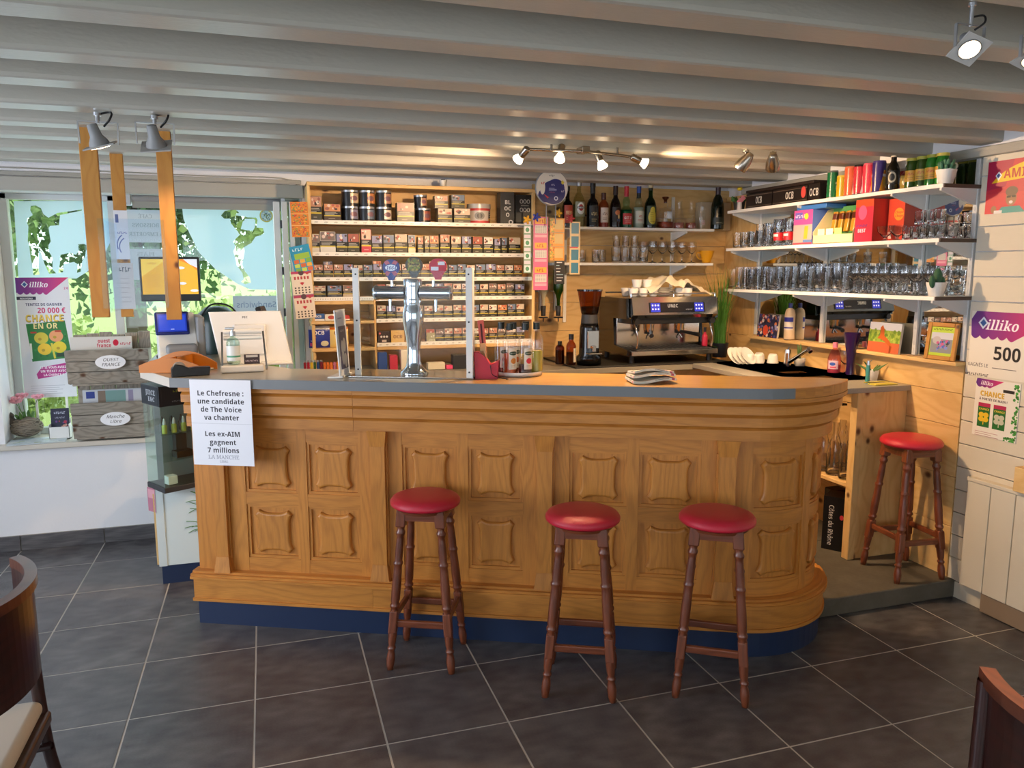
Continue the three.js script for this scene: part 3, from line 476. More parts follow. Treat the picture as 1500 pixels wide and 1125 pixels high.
{ // newspaper rack of grey pallet boards
  const r = thing('newspaper_rack', 'grey pallet wood newspaper rack with two bins on the sill', 'rack', [-0.9, 0.652, -5.16]);
  const P = (n, g, gr = 'x') => obj(n, [metre(g, gr)], M.greyWood, r);
  for (let i = 0; i < 6; i++) P('slat', rspan(-0.195 + i * 0.07, -0.128 + i * 0.07, 0, 0.63 + (i % 3) * 0.008, -0.012, 0.006), 'y');
  for (const [y, h] of [[0.02, 0.075], [0.098, 0.065], [0.166, 0.07], [0.35, 0.07], [0.423, 0.06], [0.486, 0.065]]) { const up = y > 0.3; P('bin_board', rotX(rspan(-0.215 + (up ? -0.005 : 0), 0.195 + (up ? 0.03 : 0), 0, h, -0.009, 0.009, 0.003), 0.12).translate(0, y, up ? 0.1 + (y - 0.35) * 0.2 : 0.09 + y * 0.15)); }
  for (const y of [0.012, 0.335]) P('bin_floor', rspan(-0.2, 0.2, y, y + 0.014, 0, 0.105));
  for (const [x, y] of [[-0.207, 0.02], [0.2, 0.02], [-0.21, 0.345], [0.215, 0.345]]) P('bin_side', rspan(x - 0.007, x + 0.007, y, y + 0.2, 0, 0.1), 'y');
  const oval = (s1, s2, y, z) => { const c = print(150, 84, (x, w, h) => { rect(x, '#9a948a', 0, 0, w, h); disc(x, '#eeeff2', w / 2, h / 2, w / 2 - 2, h / 2 - 2); text(x, s1, w / 2, 28, 25, '#333', 'sans-serif', 'italic'); text(x, s2, w / 2, 56, 25, '#333', 'sans-serif', 'italic'); }); const g = new THREE.CircleGeometry(0.5, 32); cellUV(g, c); g.scale(0.165, 0.085, 1).rotateX(-0.12).translate(0.02, y, z); obj('name_plate', [g], pm(c, 0.6), r).userData.label = 'white oval name plate'; };
  oval('OUEST', 'FRANCE', 0.478, 0.153); oval('Manche', 'Libre', 0.135, 0.133);
  const np = (draw, x, y, z, label, n) => { const c = print(240, 160, draw); for (let i = 0; i < n; i++) { const o = flat('newspaper', c, 0.33, 0.27, label, 'newspaper', 'papers in the rack', 0.8, 0.006); o.position.set(-0.9 + x, 0.652 + y, -5.16 + z - i * 0.009); o.rotation.x = -0.08; } };
  np((x, w, h) => { rect(x, '#dedcd6', 0, 0, w, h); text(x, 'ouest', 130, 14, 18, '#c01c34'); text(x, 'france', 130, 30, 18, '#c01c34'); disc(x, '#d02440', 176, 22, 11); text(x, '~~~~~~', 215, 26, 13, '#b02030'); lines(x, '#9a9a98', 8, 50, 220, 9, 10); }, -0.04, 0.35, 0.06, 'newspaper with red title in the upper rack bin', 3);
  np((x, w, h) => { rect(x, '#cfd3d8', 0, 0, w, h); rect(x, '#3a4a94', 14, 6, 34, 24); rect(x, '#8a7a6a', 60, 4, 30, 60); rect(x, '#7fa6a0', 90, 4, 80, 40); rect(x, '#9a94b0', 180, 4, 20, 40); lines(x, '#8a8a90', 8, 72, 220, 8, 10); }, 0.0, 0.03, 0.05, 'newspaper with picture strip in the lower rack bin', 3);
}
{ // bird shaped wicker planter
  const p = onY(40, 641, 0.655), t = thing('bird_planter', 'woven wicker bird planter with pink flowers on the sill', 'planter', p);
  const wk = std(0x6f675c, 0.9), body = [sph(0.075, 0, 0.068, 0, 1.15, 0.85, 0.9)]; obj('body', body, wk, t);
  const tw = []; for (let i = 0; i < 34; i++) { const a = rnd() * 6.28, b = rnd() * 6.28, tl = rr(-0.9, 0.9), pts = []; for (let k = 0; k <= 7; k++) { const q = a + k * 0.45, e = Math.sin(q + b) * tl; pts.push([0.09 * Math.cos(q) * Math.cos(e), 0.068 + 0.066 * Math.sin(e), 0.07 * Math.sin(q) * Math.cos(e)]); } tw.push(tube(pts, 0.0028, 14, 5)); }
  obj('wicker', tw, std(0x8d8272, 0.9), t);
  obj('head', [sph(0.03, -0.085, 0.135, 0.01, 1, 1, 0.9), rod([-0.108, 0.13, 0.01], [-0.15, 0.118, 0.012], 0.01, 0.001), rod([-0.07, 0.09, 0.01], [-0.085, 0.135, 0.01], 0.032, 0.022)], std(0x4a443e, 0.9), t);
  obj('leaves', Array.from({ length: 12 }, () => sph(0.03, 0, 0.03, 0, 0.35, 1.2, 0.12).rotateZ(rr(-0.8, 0.8)).rotateY(rr(0, 6)).translate(rr(-0.03, 0.04), 0.1, rr(-0.03, 0.03))), col(0x4f7a3a, 0.6), t);
  for (const [x, y, z] of [[-0.03, 0.235, 0.01], [-0.01, 0.25, -0.01], [0.075, 0.24, 0], [-0.045, 0.215, -0.01]]) { const f = obj('flower', Array.from({ length: 7 }, (_, i) => sph(0.02, 0.02, 0, 0, 1, 0.55, 0.6).rotateZ(0.5).rotateY(i * 0.9).translate(x, y, z)), col(0xe79aa6, 0.6), t); obj('stalk', [tube([[0.01, 0.1, 0], [x * 0.6, 0.17, z], [x, y, z]], 0.002, 8, 5)], col(0x5c8a44), f); }
  const b = onZ(91, 634, -5.24), h = thing('leaflet_box', 'white leaflet box holding dark brochures beside the rack', 'leaflet box', [b.x, 0.654, b.z + 0.03]);
  obj('box', [span(-0.055, 0.055, 0, 0.075, 0.03, 0.033), span(-0.055, 0.055, 0, 0.12, -0.03, -0.027), span(-0.055, -0.052, 0, 0.09, -0.03, 0.033), span(0.052, 0.055, 0, 0.09, -0.03, 0.033), span(-0.055, 0.055, 0, 0.003, -0.03, 0.033)], M.white, h);
  const c = print(90, 130, (x, w, H) => { rect(x, '#1c1f3a', 0, 0, w, H); text(x, '~~~~~~', 45, 20, 17, '#dfe2f2', 'serif'); text(x, '~~~~~~~~', 45, 42, 11, '#c8ccd8'); for (let i = 0; i < 20; i++) disc(x, ['#b02a44', '#6a3a8a', '#d8a08a'][i % 3], rr(5, 85), rr(58, 100), rr(3, 8)); });
  const f = flat('brochure', c, 0.1, 0.175, 'dark blue brochure standing in the leaflet box', 'brochure'); f.position.set(b.x, 0.66, b.z + 0.028); f.rotation.x = -0.1;
  const pc = print(160, 90, (x, w, H) => { rect(x, '#c3ccd0', 0, 0, w, H); for (let i = 0; i < 20; i++) rect(x, ['#9fb0b8', '#d8dcd8', '#aab48e'][i % 3], rr(0, 140), rr(0, 80), rr(8, 40), rr(4, 14)); });
  const ma = tag(obj('magazine', [pbox(0.3, 0.008, 0.16, pc, '#b8bcc0', { top: pc })], pm(pc, 0.4)), 'glossy pale magazine lying under the wicker bird', 'magazine'); ma.position.set(p.x + 0.09, 0.6565, p.z + 0.13); ma.rotation.y = 0.12;
}
// ================= HANGING BOARDS AND CLEAR SCREENS =================
{
  const pl = (x, z, w, y0, label) => tag(obj('hanging_board', [metre(rspan(x, x + w, y0, 2.3, z - 0.025, z, 0.003), 'y')], M.plankWood), label, 'board', 'boards hung from the beams');
  pl(-0.708, -3.7, 0.068, 1.462, 'pine board hanging below the left bracket spotlight'); pl(-0.724, -4.5, 0.06, 1.42, 'pine board hanging between the others, papers taped on'); pl(-0.415, -3.7, 0.062, 1.446, 'warm lit pine board hanging beside the yellow screen');
  tag(obj('clear_screen', [rspan(-0.715, -0.711, 1.46, 1.9, -4.5, -3.7, 0.001)], M.acrylic), 'clear plastic screen running between two hanging boards', 'screen', 'clear screens');
  tag(obj('clear_screen', [rspan(-0.66, -0.4, 1.5, 1.88, -3.696, -3.692, 0.001)], M.acrylic), 'clear plastic screen hung across the till side', 'screen', 'clear screens');
  const s1 = print(70, 240, (x, w, h) => { rect(x, '#dfe3ea', 0, 0, w, h); rect(x, '#5a6a9a', 8, 20, 16, 40); x.strokeStyle = '#5868a8'; x.lineWidth = 5; x.beginPath(); x.arc(70, 180, 50, 2.6, 4.2); x.stroke(); x.beginPath(); x.arc(70, 170, 60, 2.8, 4.1); x.stroke(); text(x, '~~~~~', 40, 110, 18, '#5868a8', 'serif', 'italic bold'); });
  const f1 = flat('notice_sheet', s1, 0.065, 0.25, 'white notice with blue lettering taped on hanging board', 'notice'); f1.position.set(-0.692, 1.72, -4.494);
  const s2 = print(90, 180, (x, w, h) => { rect(x, '#c9c6c4', 0, 0, w, h); text(x, '~~~~', 45, 26, 30, '#5a5f66'); lines(x, '#9a9aa0', 14, 60, 60, 6, 18, 2); });
  const f2 = flat('notice_sheet', s2, 0.075, 0.24, 'grey notice taped below the blue lettered one', 'notice'); f2.position.set(-0.687, 1.462, -4.492);
}
// ================= TILL END OF THE BAR =================
const TOP = 1.191;
{ // lottery terminal
  const t = thing('lottery_terminal', 'white lottery terminal with a small blue screen', 'terminal', [-0.44, TOP + 0.0065, -4.3], 0.15);
  obj('housing', [extr([[0.17, 0], [-0.14, 0], [-0.14, 0.24], [-0.05, 0.24], [0.03, 0.17], [0.17, 0.03]], 0.17, [], 0.006).rotateY(-Math.PI / 2 + 0.0).translate(0.085, 0, 0)], M.white, t);
  obj('side_panel', [rspan(0.09, 0.13, 0.0, 0.235, -0.14, 0.1, 0.012, 3)], M.midGrey, t);
  const c = print(150, 100, (x, w, h) => { rect(x, '#2238a8', 0, 0, w, h); rect(x, '#2c4ac4', 8, 8, w - 16, h - 16); text(x, '~~', 80, 16, 20, '#e8e03a'); rect(x, '#c8d4f4', 66, 84, 18, 3); });
  const s = obj('screen_frame', [rotX(rbox(0.16, 0.12, 0.02, 0, 0, 0, 0.01, 3), -0.3).translate(-0.02, 0.2, 0.05)], col(0x14206a, 0.25), t);
  obj('screen', [rotX(pbox(0.135, 0.092, 0.002, c, '#10184a').translate(0, 0, 0.0115), -0.3).translate(-0.02, 0.2, 0.05)], std(0xffffff, 0.2, { map: c.s.t, emissive: 0xffffff, emissiveMap: c.s.t, emissiveIntensity: 0.5 }), s);
  obj('printer', [rspan(-0.06, 0.09, 0, 0.1, 0.02, 0.16, 0.02, 3)], M.midGrey, t);
}
{ // dark dome behind
  const t = thing('scanner_dome', 'dark green rounded reader behind the terminal', 'reader', [-0.27, TOP, -4.78]);
  obj('dome', [lathe([[0, 0.27], [0.06, 0.262], [0.1, 0.225], [0.115, 0.17], [0.115, 0]], 28)], col(0x27403f, 0.35), t); obj('cable', [tube([[-0.1, 0.18, 0.08], [-0.02, 0.28, 0.1], [0.08, 0.27, 0.1], [0.15, 0.16, 0.08]], 0.005, 24)], M.black, t);
  const u = thing('card_reader', 'black and silver device tilted behind the white monitor', 'device', [-0.06, TOP, -4.45], -0.2);
  obj('body', [rotZ(rbox(0.035, 0.2, 0.11, 0, 0.1, 0, 0.01), 0.35).translate(0.1, 0.09, 0)], M.black, u); obj('stand', [rspan(-0.06, 0.1, 0, 0.19, -0.05, 0.05, 0.02, 3)], M.midGrey, u);
}
{ // yellow customer screen
  const c = print(300, 240, (x, w, h) => { rect(x, '#e9b21c', 0, 0, w, h); poly(x, '#f4d04a', [[0, 0], [140, 0], [0, 120]]); poly(x, '#dfe4ee', [[200, 0], [300, 0], [300, 60]]); poly(x, '#f08a1c', [[190, 0], [225, 0], [300, 80], [300, 60]]); for (const [a, b] of [[210, 60], [215, 165], [278, 215]]) disc(x, '#e6e8ec', a, b, 22, 9); text(x, '~~~~', 60, 30, 22, '#c98a10'); lines(x, '#d49a18', 20, 110, 120, 5, 18, 4); });
  const t = thing('price_screen', 'black framed screen showing a yellow picture', 'screen', [-0.485, TOP, -4.6]);
  obj('bezel', [rspan(-0.152, 0.152, 0.305, 0.545, -0.02, 0, 0.006)], M.black, t); obj('stand', [cyl(0.016, 0.016, 0.32, 0, 0.16, -0.025), rspan(-0.09, 0.09, 0, 0.015, -0.09, 0.04)], M.black, t);
  obj('screen', [pbox(0.28, 0.19, 0.002, c, '#222').translate(0, 0.438, 0.001)], std(0xffffff, 0.25, { map: c.s.t, emissive: 0xffffff, emissiveMap: c.s.t, emissiveIntensity: 0.45 }), t);
}
{ // white all-in-one till seen from behind
  const t = thing('till_monitor', 'white till monitor seen from behind with black lettering', 'monitor', [-0.08, TOP, -4.13], 0.02);
  const sh = [[-0.175, 0.015], [0.175, 0.015], [0.14, 0.262], [-0.2, 0.262]];
  obj('rear_shell', [rotX(extr([[-0.14, 0], [0.195, 0], [0.15, 0.25], [-0.185, 0.25]], 0.025, [], 0.006), -0.16).translate(0, 0.01, -0.0)], M.whiteGloss, t);
  const c = print(90, 30, (x, w, h) => { rect(x, '#efede8', 0, 0, w, h); text(x, 'PEC', w / 2, h / 2, 24, '#26262a', 'sans-serif', 'bold'); });
  obj('lettering', [rotX(pbox(0.055, 0.018, 0.001, c, '#efede8').translate(-0.02, 0.225, 0.032), -0.16).translate(0, 0.01, 0)], pm(c), t);
  obj('hump', [rotX(rbox(0.16, 0.16, 0.03, 0, 0.12, 0.03, 0.012, 3), -0.16)], M.white, t);
  obj('foot', [rspan(-0.09, 0.2, 0, 0.014, -0.08, 0.1, 0.006, 2), rspan(-0.04, 0.04, 0.01, 0.06, -0.03, 0.03, 0.01)], M.whiteGloss, t);
  const f = thing('payment_stand', 'white angled holder with chrome sides before the till', 'holder', [-0.105, TOP, -3.83], 0.05);
  obj('base', [rspan(-0.105, 0.09, 0, 0.035, -0.03, 0.055, 0.01, 3)], M.cream, f); obj('roller', [rod([-0.085, 0.185, -0.045], [0.085, 0.185, -0.045], 0.013), rod([-0.085, 0.155, -0.05], [0.085, 0.155, -0.05], 0.011)], M.whiteGloss, f);
  for (const s of [-1, 1]) obj('side_arm', [bar([s * 0.098, 0.01, 0.04], [s * 0.092, 0.18, -0.05], 0.008, 0.022)], M.chrome, f);
  const cc = print(80, 50, (x, w, h) => { rect(x, '#3a2a2c', 0, 0, w, h); rect(x, '#c8c0b8', 10, 4, 60, 12); text(x, '~~~~~~~~~', 40, 34, 13, '#f0d8d8'); });
  const bc = thing('business_cards', 'small stack of dark cards in the payment stand', 'cards', [-0.07, TOP + 0.037, -3.822], 0.05); obj('stack', [T(pbox(0.07, 0.045, 0.02, cc, '#c9c4bc'), 0, 0.022, 0)], pm(cc, 0.5), bc);
}
{ // sanitiser bottle
  const t = thing('sanitiser_bottle', 'clear pump bottle of hand gel with green stripe', 'bottle', [-0.15, TOP + 0.0355, -3.81]);
  obj('bottle', [lathe([[0, 0.002], [0.027, 0.002], [0.03, 0.01], [0.03, 0.105], [0.022, 0.122], [0.012, 0.126], [0.012, 0.14]], 24)], gl(0xdceee8), t);
  const c = print(190, 110, (x, w, h) => { rect(x, '#dfe4e2', 0, 0, w, h); rect(x, '#4a9a78', 0, 72, w, 12); rect(x, '#b04058', 120, 12, 16, 14); lines(x, '#8a9896', 70, 34, 60, 4, 8, 2); });
  obj('label', [cellUV(new THREE.CylinderGeometry(0.0305, 0.0305, 0.07, 24, 1, true).translate(0, 0.055, 0), c)], pm(c, 0.4), t); obj('pump', [cyl(0.012, 0.013, 0.02, 0, 0.146, 0), cyl(0.006, 0.006, 0.02, 0, 0.16, 0), rspan(-0.032, 0.01, 0.164, 0.176, -0.008, 0.008)], M.silver, t);
}
{ // orange tray and tape dispenser
  const t = thing('orange_tray', 'curved orange plywood desk tray', 'tray', [-0.395, TOP, -3.93], -0.35), or = col(0xc87414, 0.45);
  const arc = (x0, x1, h) => { const p = []; for (let i = 0; i <= 14; i++) { const q = i / 14; p.push([x0 + (x1 - x0) * q, 0.012 + h * Math.sin(Math.PI * (0.12 + 0.8 * q))]); } p.push([x1, 0], [x0, 0]); return p; };
  obj('side', [extr(arc(-0.16, 0.14, 0.058), 0.006).translate(0, 0, 0.07)], or, t); obj('side', [extr(arc(-0.16, 0.14, 0.075), 0.006).translate(0, 0, -0.09)], or, t);
  obj('base', [rspan(-0.145, 0.125, 0, 0.006, -0.09, 0.075)], M.cream, t); obj('divider', [rspan(-0.06, -0.055, 0, 0.06, -0.085, 0.07)], or, t); obj('divider', [rspan(0.02, 0.025, 0, 0.075, -0.085, 0.07)], or, t); obj('coin_ramp', [rotZ(rspan(-0.045, 0.045, 0, 0.005, -0.08, 0.068), 0.45).translate(-0.1, 0.03, 0)], M.cream, t);
  const d = thing('tape_dispenser', 'black desk tape dispenser before the orange tray', 'dispenser', [-0.335, TOP, -3.735], 0.2);
  obj('body', [extr([[-0.075, 0], [0.075, 0], [0.08, 0.03], [0.02, 0.032], [-0.005, 0.028], [-0.03, 0.042], [-0.06, 0.048], [-0.075, 0.03]], 0.04, [], 0.004).translate(0, 0.004, -0.02)], M.black, d); obj('tape_roll', [rotX(cyl(0.026, 0.026, 0.022, 0, 0, 0, 24), Math.PI / 2).translate(-0.045, 0.04, 0)], col(0x9a8a7a), d);
}
// ================= WHITE CABINET AND GLASS CASE UNDER THE RETURN =================
{
  const t = thing('side_cabinet', 'white cabinet with navy plinth and painted grass', 'cabinet', [-0.585, 0, -4.31]);
  obj('body', [rspan(0, 0.45, 0.1, 0.525, -0.62, 0, 0.004)], std(0xd5e4e4, 0.5), t); obj('plinth', [span(0, 0.45, 0, 0.1, -0.6, -0.004)], M.navy, t); obj('corner_strip', [rspan(-0.012, 0.03, 0.1, 0.525, -0.03, 0.006, 0.003)], std(0xcfdcdc, 0.5), t); obj('split_edge', [rspan(-0.022, -0.012, 0.11, 0.5, -0.1, 0.0, 0.002)], M.pine, t);
  const gr = []; for (let i = 0; i < 26; i++) { const x0 = 0.25 + rr(0, 0.03), y0 = i < 16 ? 0.3 + rr(0, 0.1) : 0.24, a = rr(1.6, 3.0), L = rr(0.08, 0.17); gr.push(tube([[x0, y0, 0.003], [x0 + Math.cos(a) * L * 0.6, y0 + Math.sin(a) * L * 0.6 + 0.03, 0.004], [x0 + Math.cos(a) * L, y0 + Math.sin(a) * L, 0.003]], 0.0016, 8, 4)); }
  obj('grass_decal', gr, col(0x4e8a3c, 0.6), t).userData.label = 'green grass blades on the cabinet front';
  const A = Math.atan2(0.51, 0.86), v = thing('display_case', 'small lit glass display case of vaping liquids', 'display case', [-0.53, 0.527, -4.2], A);   // local x right-back, z towards the left front
  const W = 0.27, D = 0.2, z = -D;
  obj('base', [rspan(-0.005, W, 0, 0.028, -D, 0.005, 0.003)], M.darkGrey, v); const hd = obj('header', [rspan(-0.005, W, 0.45, 0.555, -D, 0.005, 0.004)], col(0x1d242c, 0.35), v);
  obj('back_panel', [span(W - 0.006, W, 0.028, 0.45, -D, 0)], col(0x23282c), v); obj('back_panel', [span(0.05, W, 0.028, 0.45, -D + 0.004, -D + 0.008)], col(0x9aa4a6, 0.6), v);
  obj('glass', [span(0, 0.003, 0.028, 0.45, -D, 0), span(0, W, 0.028, 0.45, -0.003, 0), span(0, W, 0.028, 0.45, -D, -D + 0.003)], M.glassTint, v);
  for (const y of [0.16, 0.3]) obj('shelf', [span(0.006, W - 0.01, y, y + 0.005, -D + 0.006, -0.006)], M.glassTint, v);
  const h1 = print(150, 80, (x, w, h) => { rect(x, '#20272f', 0, 0, w, h); text(x, 'JUICE', 85, 26, 30, '#c8cdd2', 'serif'); text(x, 'E&C', 90, 56, 28, '#c8cdd2', 'serif'); }), h2 = print(170, 80, (x, w, h) => { rect(x, '#1a2026', 0, 0, w, h); text(x, '~~~~~', 70, 20, 20, '#8a9a2a'); text(x, '~~~~~~~~~~~~~', 80, 66, 12, '#9aa0a4'); });
  obj('lettering', [rotY(pbox(0.19, 0.09, 0.001, h1, '#20272f'), -Math.PI / 2).translate(-0.0055, 0.503, -0.098)], pm(h1), hd); obj('lettering', [pbox(0.24, 0.09, 0.001, h2, '#1a2026').translate(0.13, 0.503, 0.0055)], pm(h2), hd);
  const vb = (x, y, zz, c, cap, label) => { const p = V(x, 0, zz).applyAxisAngle(V(0, 1, 0), A), o = thing('liquid_bottle', label, 'bottle', [-0.53 + p.x, 0.527 + y, -4.2 + p.z], 0, 'bottles in the glass case'); obj('bottle', [lathe([[0, 0], [0.0125, 0], [0.013, 0.004], [0.013, 0.042], [0.006, 0.05]], 12)], c, o); obj('cap', [lathe([[0.0085, 0.047], [0.0085, 0.058], [0.004, 0.078], [0, 0.08]], 10)], cap, o); };
  for (let i = 0; i < 4; i++) { vb(0.03 + i * 0.05, 0.305, -0.03, col(0xc8cf5e, 0.4), M.white, 'small yellow liquid bottle with white tip, front row'); vb(0.045 + i * 0.05, 0.305, -0.09, col(0x3d444c, 0.4), M.black, 'small black liquid bottle behind the yellow ones'); }
  const bx2 = (x, y, zz, w, h, d, c, label) => { const p = V(x, 0, zz).applyAxisAngle(V(0, 1, 0), A), o = tag(obj('vape_box', [rbox(w, h, d, 0, h / 2, 0, 0.003, 1)], c), label, 'box', 'boxes in the glass case'); o.position.set(-0.53 + p.x, 0.527 + y, -4.2 + p.z); o.rotation.y = A; };
  bx2(0.13, 0.165, -0.06, 0.09, 0.035, 0.06, M.black, 'flat black box on the lower glass shelf'); bx2(0.06, 0.03, -0.06, 0.05, 0.045, 0.05, M.white, 'small white box on the case floor'); bx2(0.15, 0.165, -0.13, 0.06, 0.11, 0.04, M.darkGrey, 'tall dark box at the back of the case');
  const fl = print(60, 110, (x, w, h) => { rect(x, '#b8788a', 0, 0, w, h); rect(x, '#d8a0a8', 6, 8, 48, 40); });
  const pf = flat('pink_leaflet', fl, 0.07, 0.13, 'pink leaflet hanging under the glass case', 'leaflet'); pf.position.set(-0.615, 0.4, -4.33); pf.rotation.y = -0.9;
}
// ================= TOBACCO CABINET =================
const TZ = -4.87;
const stripCell = print(1400, 24, (x, w, h) => { rect(x, '#ece8dc', 0, 0, w, h); for (let i = 0; i < 24; i++) { text(x, '~~~~', 30 + i * 58, 13, 10, '#5a564c', 'sans-serif', 'normal'); } });
const cab = thing('tobacco_cabinet', 'pine tobacco cabinet with white shelf strips on back wall', 'cabinet');
{
  const P = (n, g, m = M.pine, gr = 'x') => obj(n, [metre(g, gr)], m, cab), b = ZB + 0.018;
  P('side', rspan(0.268, 0.288, 1.0465, 2.19, b, TZ), M.pine, 'y'); P('side', rspan(1.692, 1.715, 1.0465, 2.19, b, TZ), M.pine, 'y'); P('top', rspan(0.268, 1.78, 2.165, 2.187, b, TZ + 0.01));
  P('divider', rspan(0.648, 0.662, 1.0465, 1.48, b, TZ - 0.002), M.pine, 'y');
  const strip = (x0, x1, y) => { obj('price_strip', [pbox(x1 - x0, 0.024, 0.006, stripCell, '#e8e4d8').translate((x0 + x1) / 2, y, TZ - 0.001)], pm(stripCell, 0.3), cab); P('shelf', rspan(x0, x1, y - 0.012, y + 0.004, b, TZ - 0.004)); };
  for (const y of [1.953, 1.762, 1.61]) strip(0.288, 1.692, y); strip(0.288, 0.648, 1.49); strip(0.662, 1.692, 1.487); strip(0.662, 1.692, 1.351); strip(0.662, 1.692, 1.2);
  P('shelf', rspan(0.288, 0.648, 1.455, 1.478, b, TZ)); P('shelf', rspan(0.262, 0.648, 1.335, 1.355, b, TZ + 0.01)); P('shelf', rspan(0.262, 0.648, 1.165, 1.187, b, TZ + 0.01)); P('shelf', rspan(0.662, 1.692, 1.165, 1.188, b, TZ));
}
{
  const sizes = { o: [0.065, 0.086] };
  const warn = ['#b98a72', '#8c8fae', '#c2b29a', '#a85a48', '#7a6a60', '#d3b8a0', '#6d7f98', '#c98a5a', '#d8d2c6'];
  const pack = (base, k) => print(52, 68, (x, w, h) => {
    rect(x, base, 0, 0, w, h); rect(x, warn[k % warn.length], 2, 2, w - 4, 27); for (let i = 0; i < 7; i++) disc(x, ['#e6ddd0', '#3c302c', '#b05a48', '#90584c', '#d8c0b0'][(i + k) % 5], rr(8, w - 8), rr(6, 24), rr(2, 7), rr(2, 6)); rect(x, '#16140f', 0, 30, w, 15); lines(x, '#d8d4c4', 4, 33, w - 12, 3, 4, 1.6); rect(x, '#d2bf3a', 0, 44, w, 4); lines(x, 'rgba(220,215,200,0.55)', 14, 56, 24, 1, 4, 2.5);
  });
  const bases = ['#43402f', '#3d3a2c', '#4a4636', '#46432f', '#3a382e', '#504a38', '#44402c', '#4a3a2c', '#3f3c30', '#544d3a', '#45412e', '#403c2a'];
  const packs = bases.map(pack), pic = ['tan', 'lilac grey', 'beige', 'brick red', 'brown', 'pinkish', 'blue grey', 'orange', 'off white'];
  const light = ['#cfc6b4', '#d8d4c8', '#c03a48', '#d9cfae'].map((b, i) => pack(b, i + 3));
  const gCache = {};
  const packGeo = (c, w, h, d) => gCache[[c.u0, c.v0, w.toFixed(3), h.toFixed(3), d]] ??= pbox(w, h, d, c, '#33302a', { top: '#5a5644' }).translate(0, h / 2, 0);
  const rowNames = { 1.762: 'second', 1.61: 'third', 1.487: 'fourth', 1.351: 'fifth', 1.2: 'lowest' };
  const put = (c, x, y, w, h, d, name, label, group, cat = 'pack') => { const o = tag(obj(name, packGeo(c, w, h, d), pm(c, 0.35)), label, cat, group); o.position.set(x, y, TZ - 0.012 - d / 2 - rr(0, 0.006)); o.rotation.y = rr(-0.03, 0.03); return o; };
  const Z5 = (a) => 420 + a / 7.5, Z6 = (a) => 600 + a / 7.5, Y5 = (b) => 240 + b / 7.5, ZZ = TZ - 0.015;
  const place = (org, a0, a1, b0, b1) => { const f = org === 5 ? Z5 : Z6, p = onZ(f(a0), Y5(b1), ZZ), q = onZ(f(a1), Y5(b0), ZZ); return { x: (p.x + q.x) / 2, w: Math.max(0.02, q.x - p.x), h: q.y - p.y }; };
  // second row: larger pouches and boxes
  const row2 = [[5, 255, 355, 740, 945], [5, 370, 535, 715, 950], [5, 545, 665, 735, 950], [5, 675, 795, 735, 950], [5, 820, 925, 690, 955], [5, 935, 1050, 760, 955], [5, 1060, 1180, 755, 960], [5, 1190, 1325, 745, 960], [5, 1335, 1410, 755, 960], [5, 1440, 1500, 780, 965], [6, 165, 215, 770, 968], [6, 222, 320, 770, 968], [6, 335, 440, 755, 970], [6, 455, 565, 775, 970], [6, 575, 680, 775, 970], [6, 690, 800, 780, 970], [6, 815, 920, 780, 970], [6, 930, 1000, 800, 970], [6, 1012, 1072, 790, 970], [6, 1090, 1222, 785, 972]];
  row2.forEach(([o, ...q], i) => { const r = place(o, ...q), c = [0, 1].includes(i) ? light[1] : i === 4 ? light[2] : i === 8 ? light[3] : packs[(i * 5) % 12]; put(c, r.x, 1.768, r.w * 0.97, Math.min(0.165, r.h), 0.05, 'tobacco_pouch', i < 2 ? 'pale tobacco pouch at the left of the second shelf' : i === 4 ? 'red footed tobacco pouch on the second shelf' : i === 8 ? 'cream tobacco pouch on the second shelf' : `dark tobacco pouch with ${pic[(i * 5) % 12 % 9]} picture on the second cabinet shelf`, 'pouches on the second cabinet shelf', 'pouch'); });
  // top row: tubs, tins and boxes
  const tin = (org, a0, a1, b0, b1, y, k, label) => {
    const r = place(org, a0, a1, b0, b1), R = r.w / 2, c = print(150, 70, (x, w, h) => { rect(x, '#17181c', 0, 0, w, h); rect(x, warn[k], 88, 6, 32, 48); disc(x, '#7a5a68', 100, 30, 12); rect(x, '#c9b23a', 121, 0, 4, h); lines(x, '#dcdccc', 126, 12, 24, 4, 9, 3); rect(x, '#b8aa30', 126, 50, 24, 10); rect(x, '#dfd9d0', 30, 8, 12, 50); });
    const t = thing('tobacco_tin', label, 'tin', [r.x, y, TZ - 0.02 - R], 0, 'tobacco tins on the top shelf'), g = new THREE.CylinderGeometry(R, R, r.h - 0.012, 28, 1, true).translate(0, (r.h - 0.012) / 2, 0); cellUV(g, c);
    g.rotateY(2.55); obj('body', [g, cellUV(new THREE.CylinderGeometry(R, R, 0.001, 28).translate(0, 0.001, 0), sw('#222', c.s))], pm(c, 0.3), t); obj('lid', [cyl(R * 1.02, R * 1.02, 0.012, 0, r.h - 0.006, 0, 28)], M.silver, t); return r;
  };
  const Y1 = 1.959; let h = 0;
  for (const [a, b, k] of [[612, 796, 1], [806, 976, 6], [992, 1162, 8]]) { const r = tin(5, a, b, 458, 625, Y1, k, 'dark tobacco tin at the bottom of a stacked pair'); tin(5, a, b, 280, 455, Y1 + r.h, k + 1 > 8 ? 0 : k + 1, 'dark tobacco tin on top of a stacked pair'); }
  const r7 = tin(6, 80, 245, 480, 642, Y1, 3, 'red fronted tobacco tin in the middle of the top shelf'); tin(6, 62, 202, 330, 470, Y1 + r7.h, 0, 'dark tobacco tin standing on the red one');
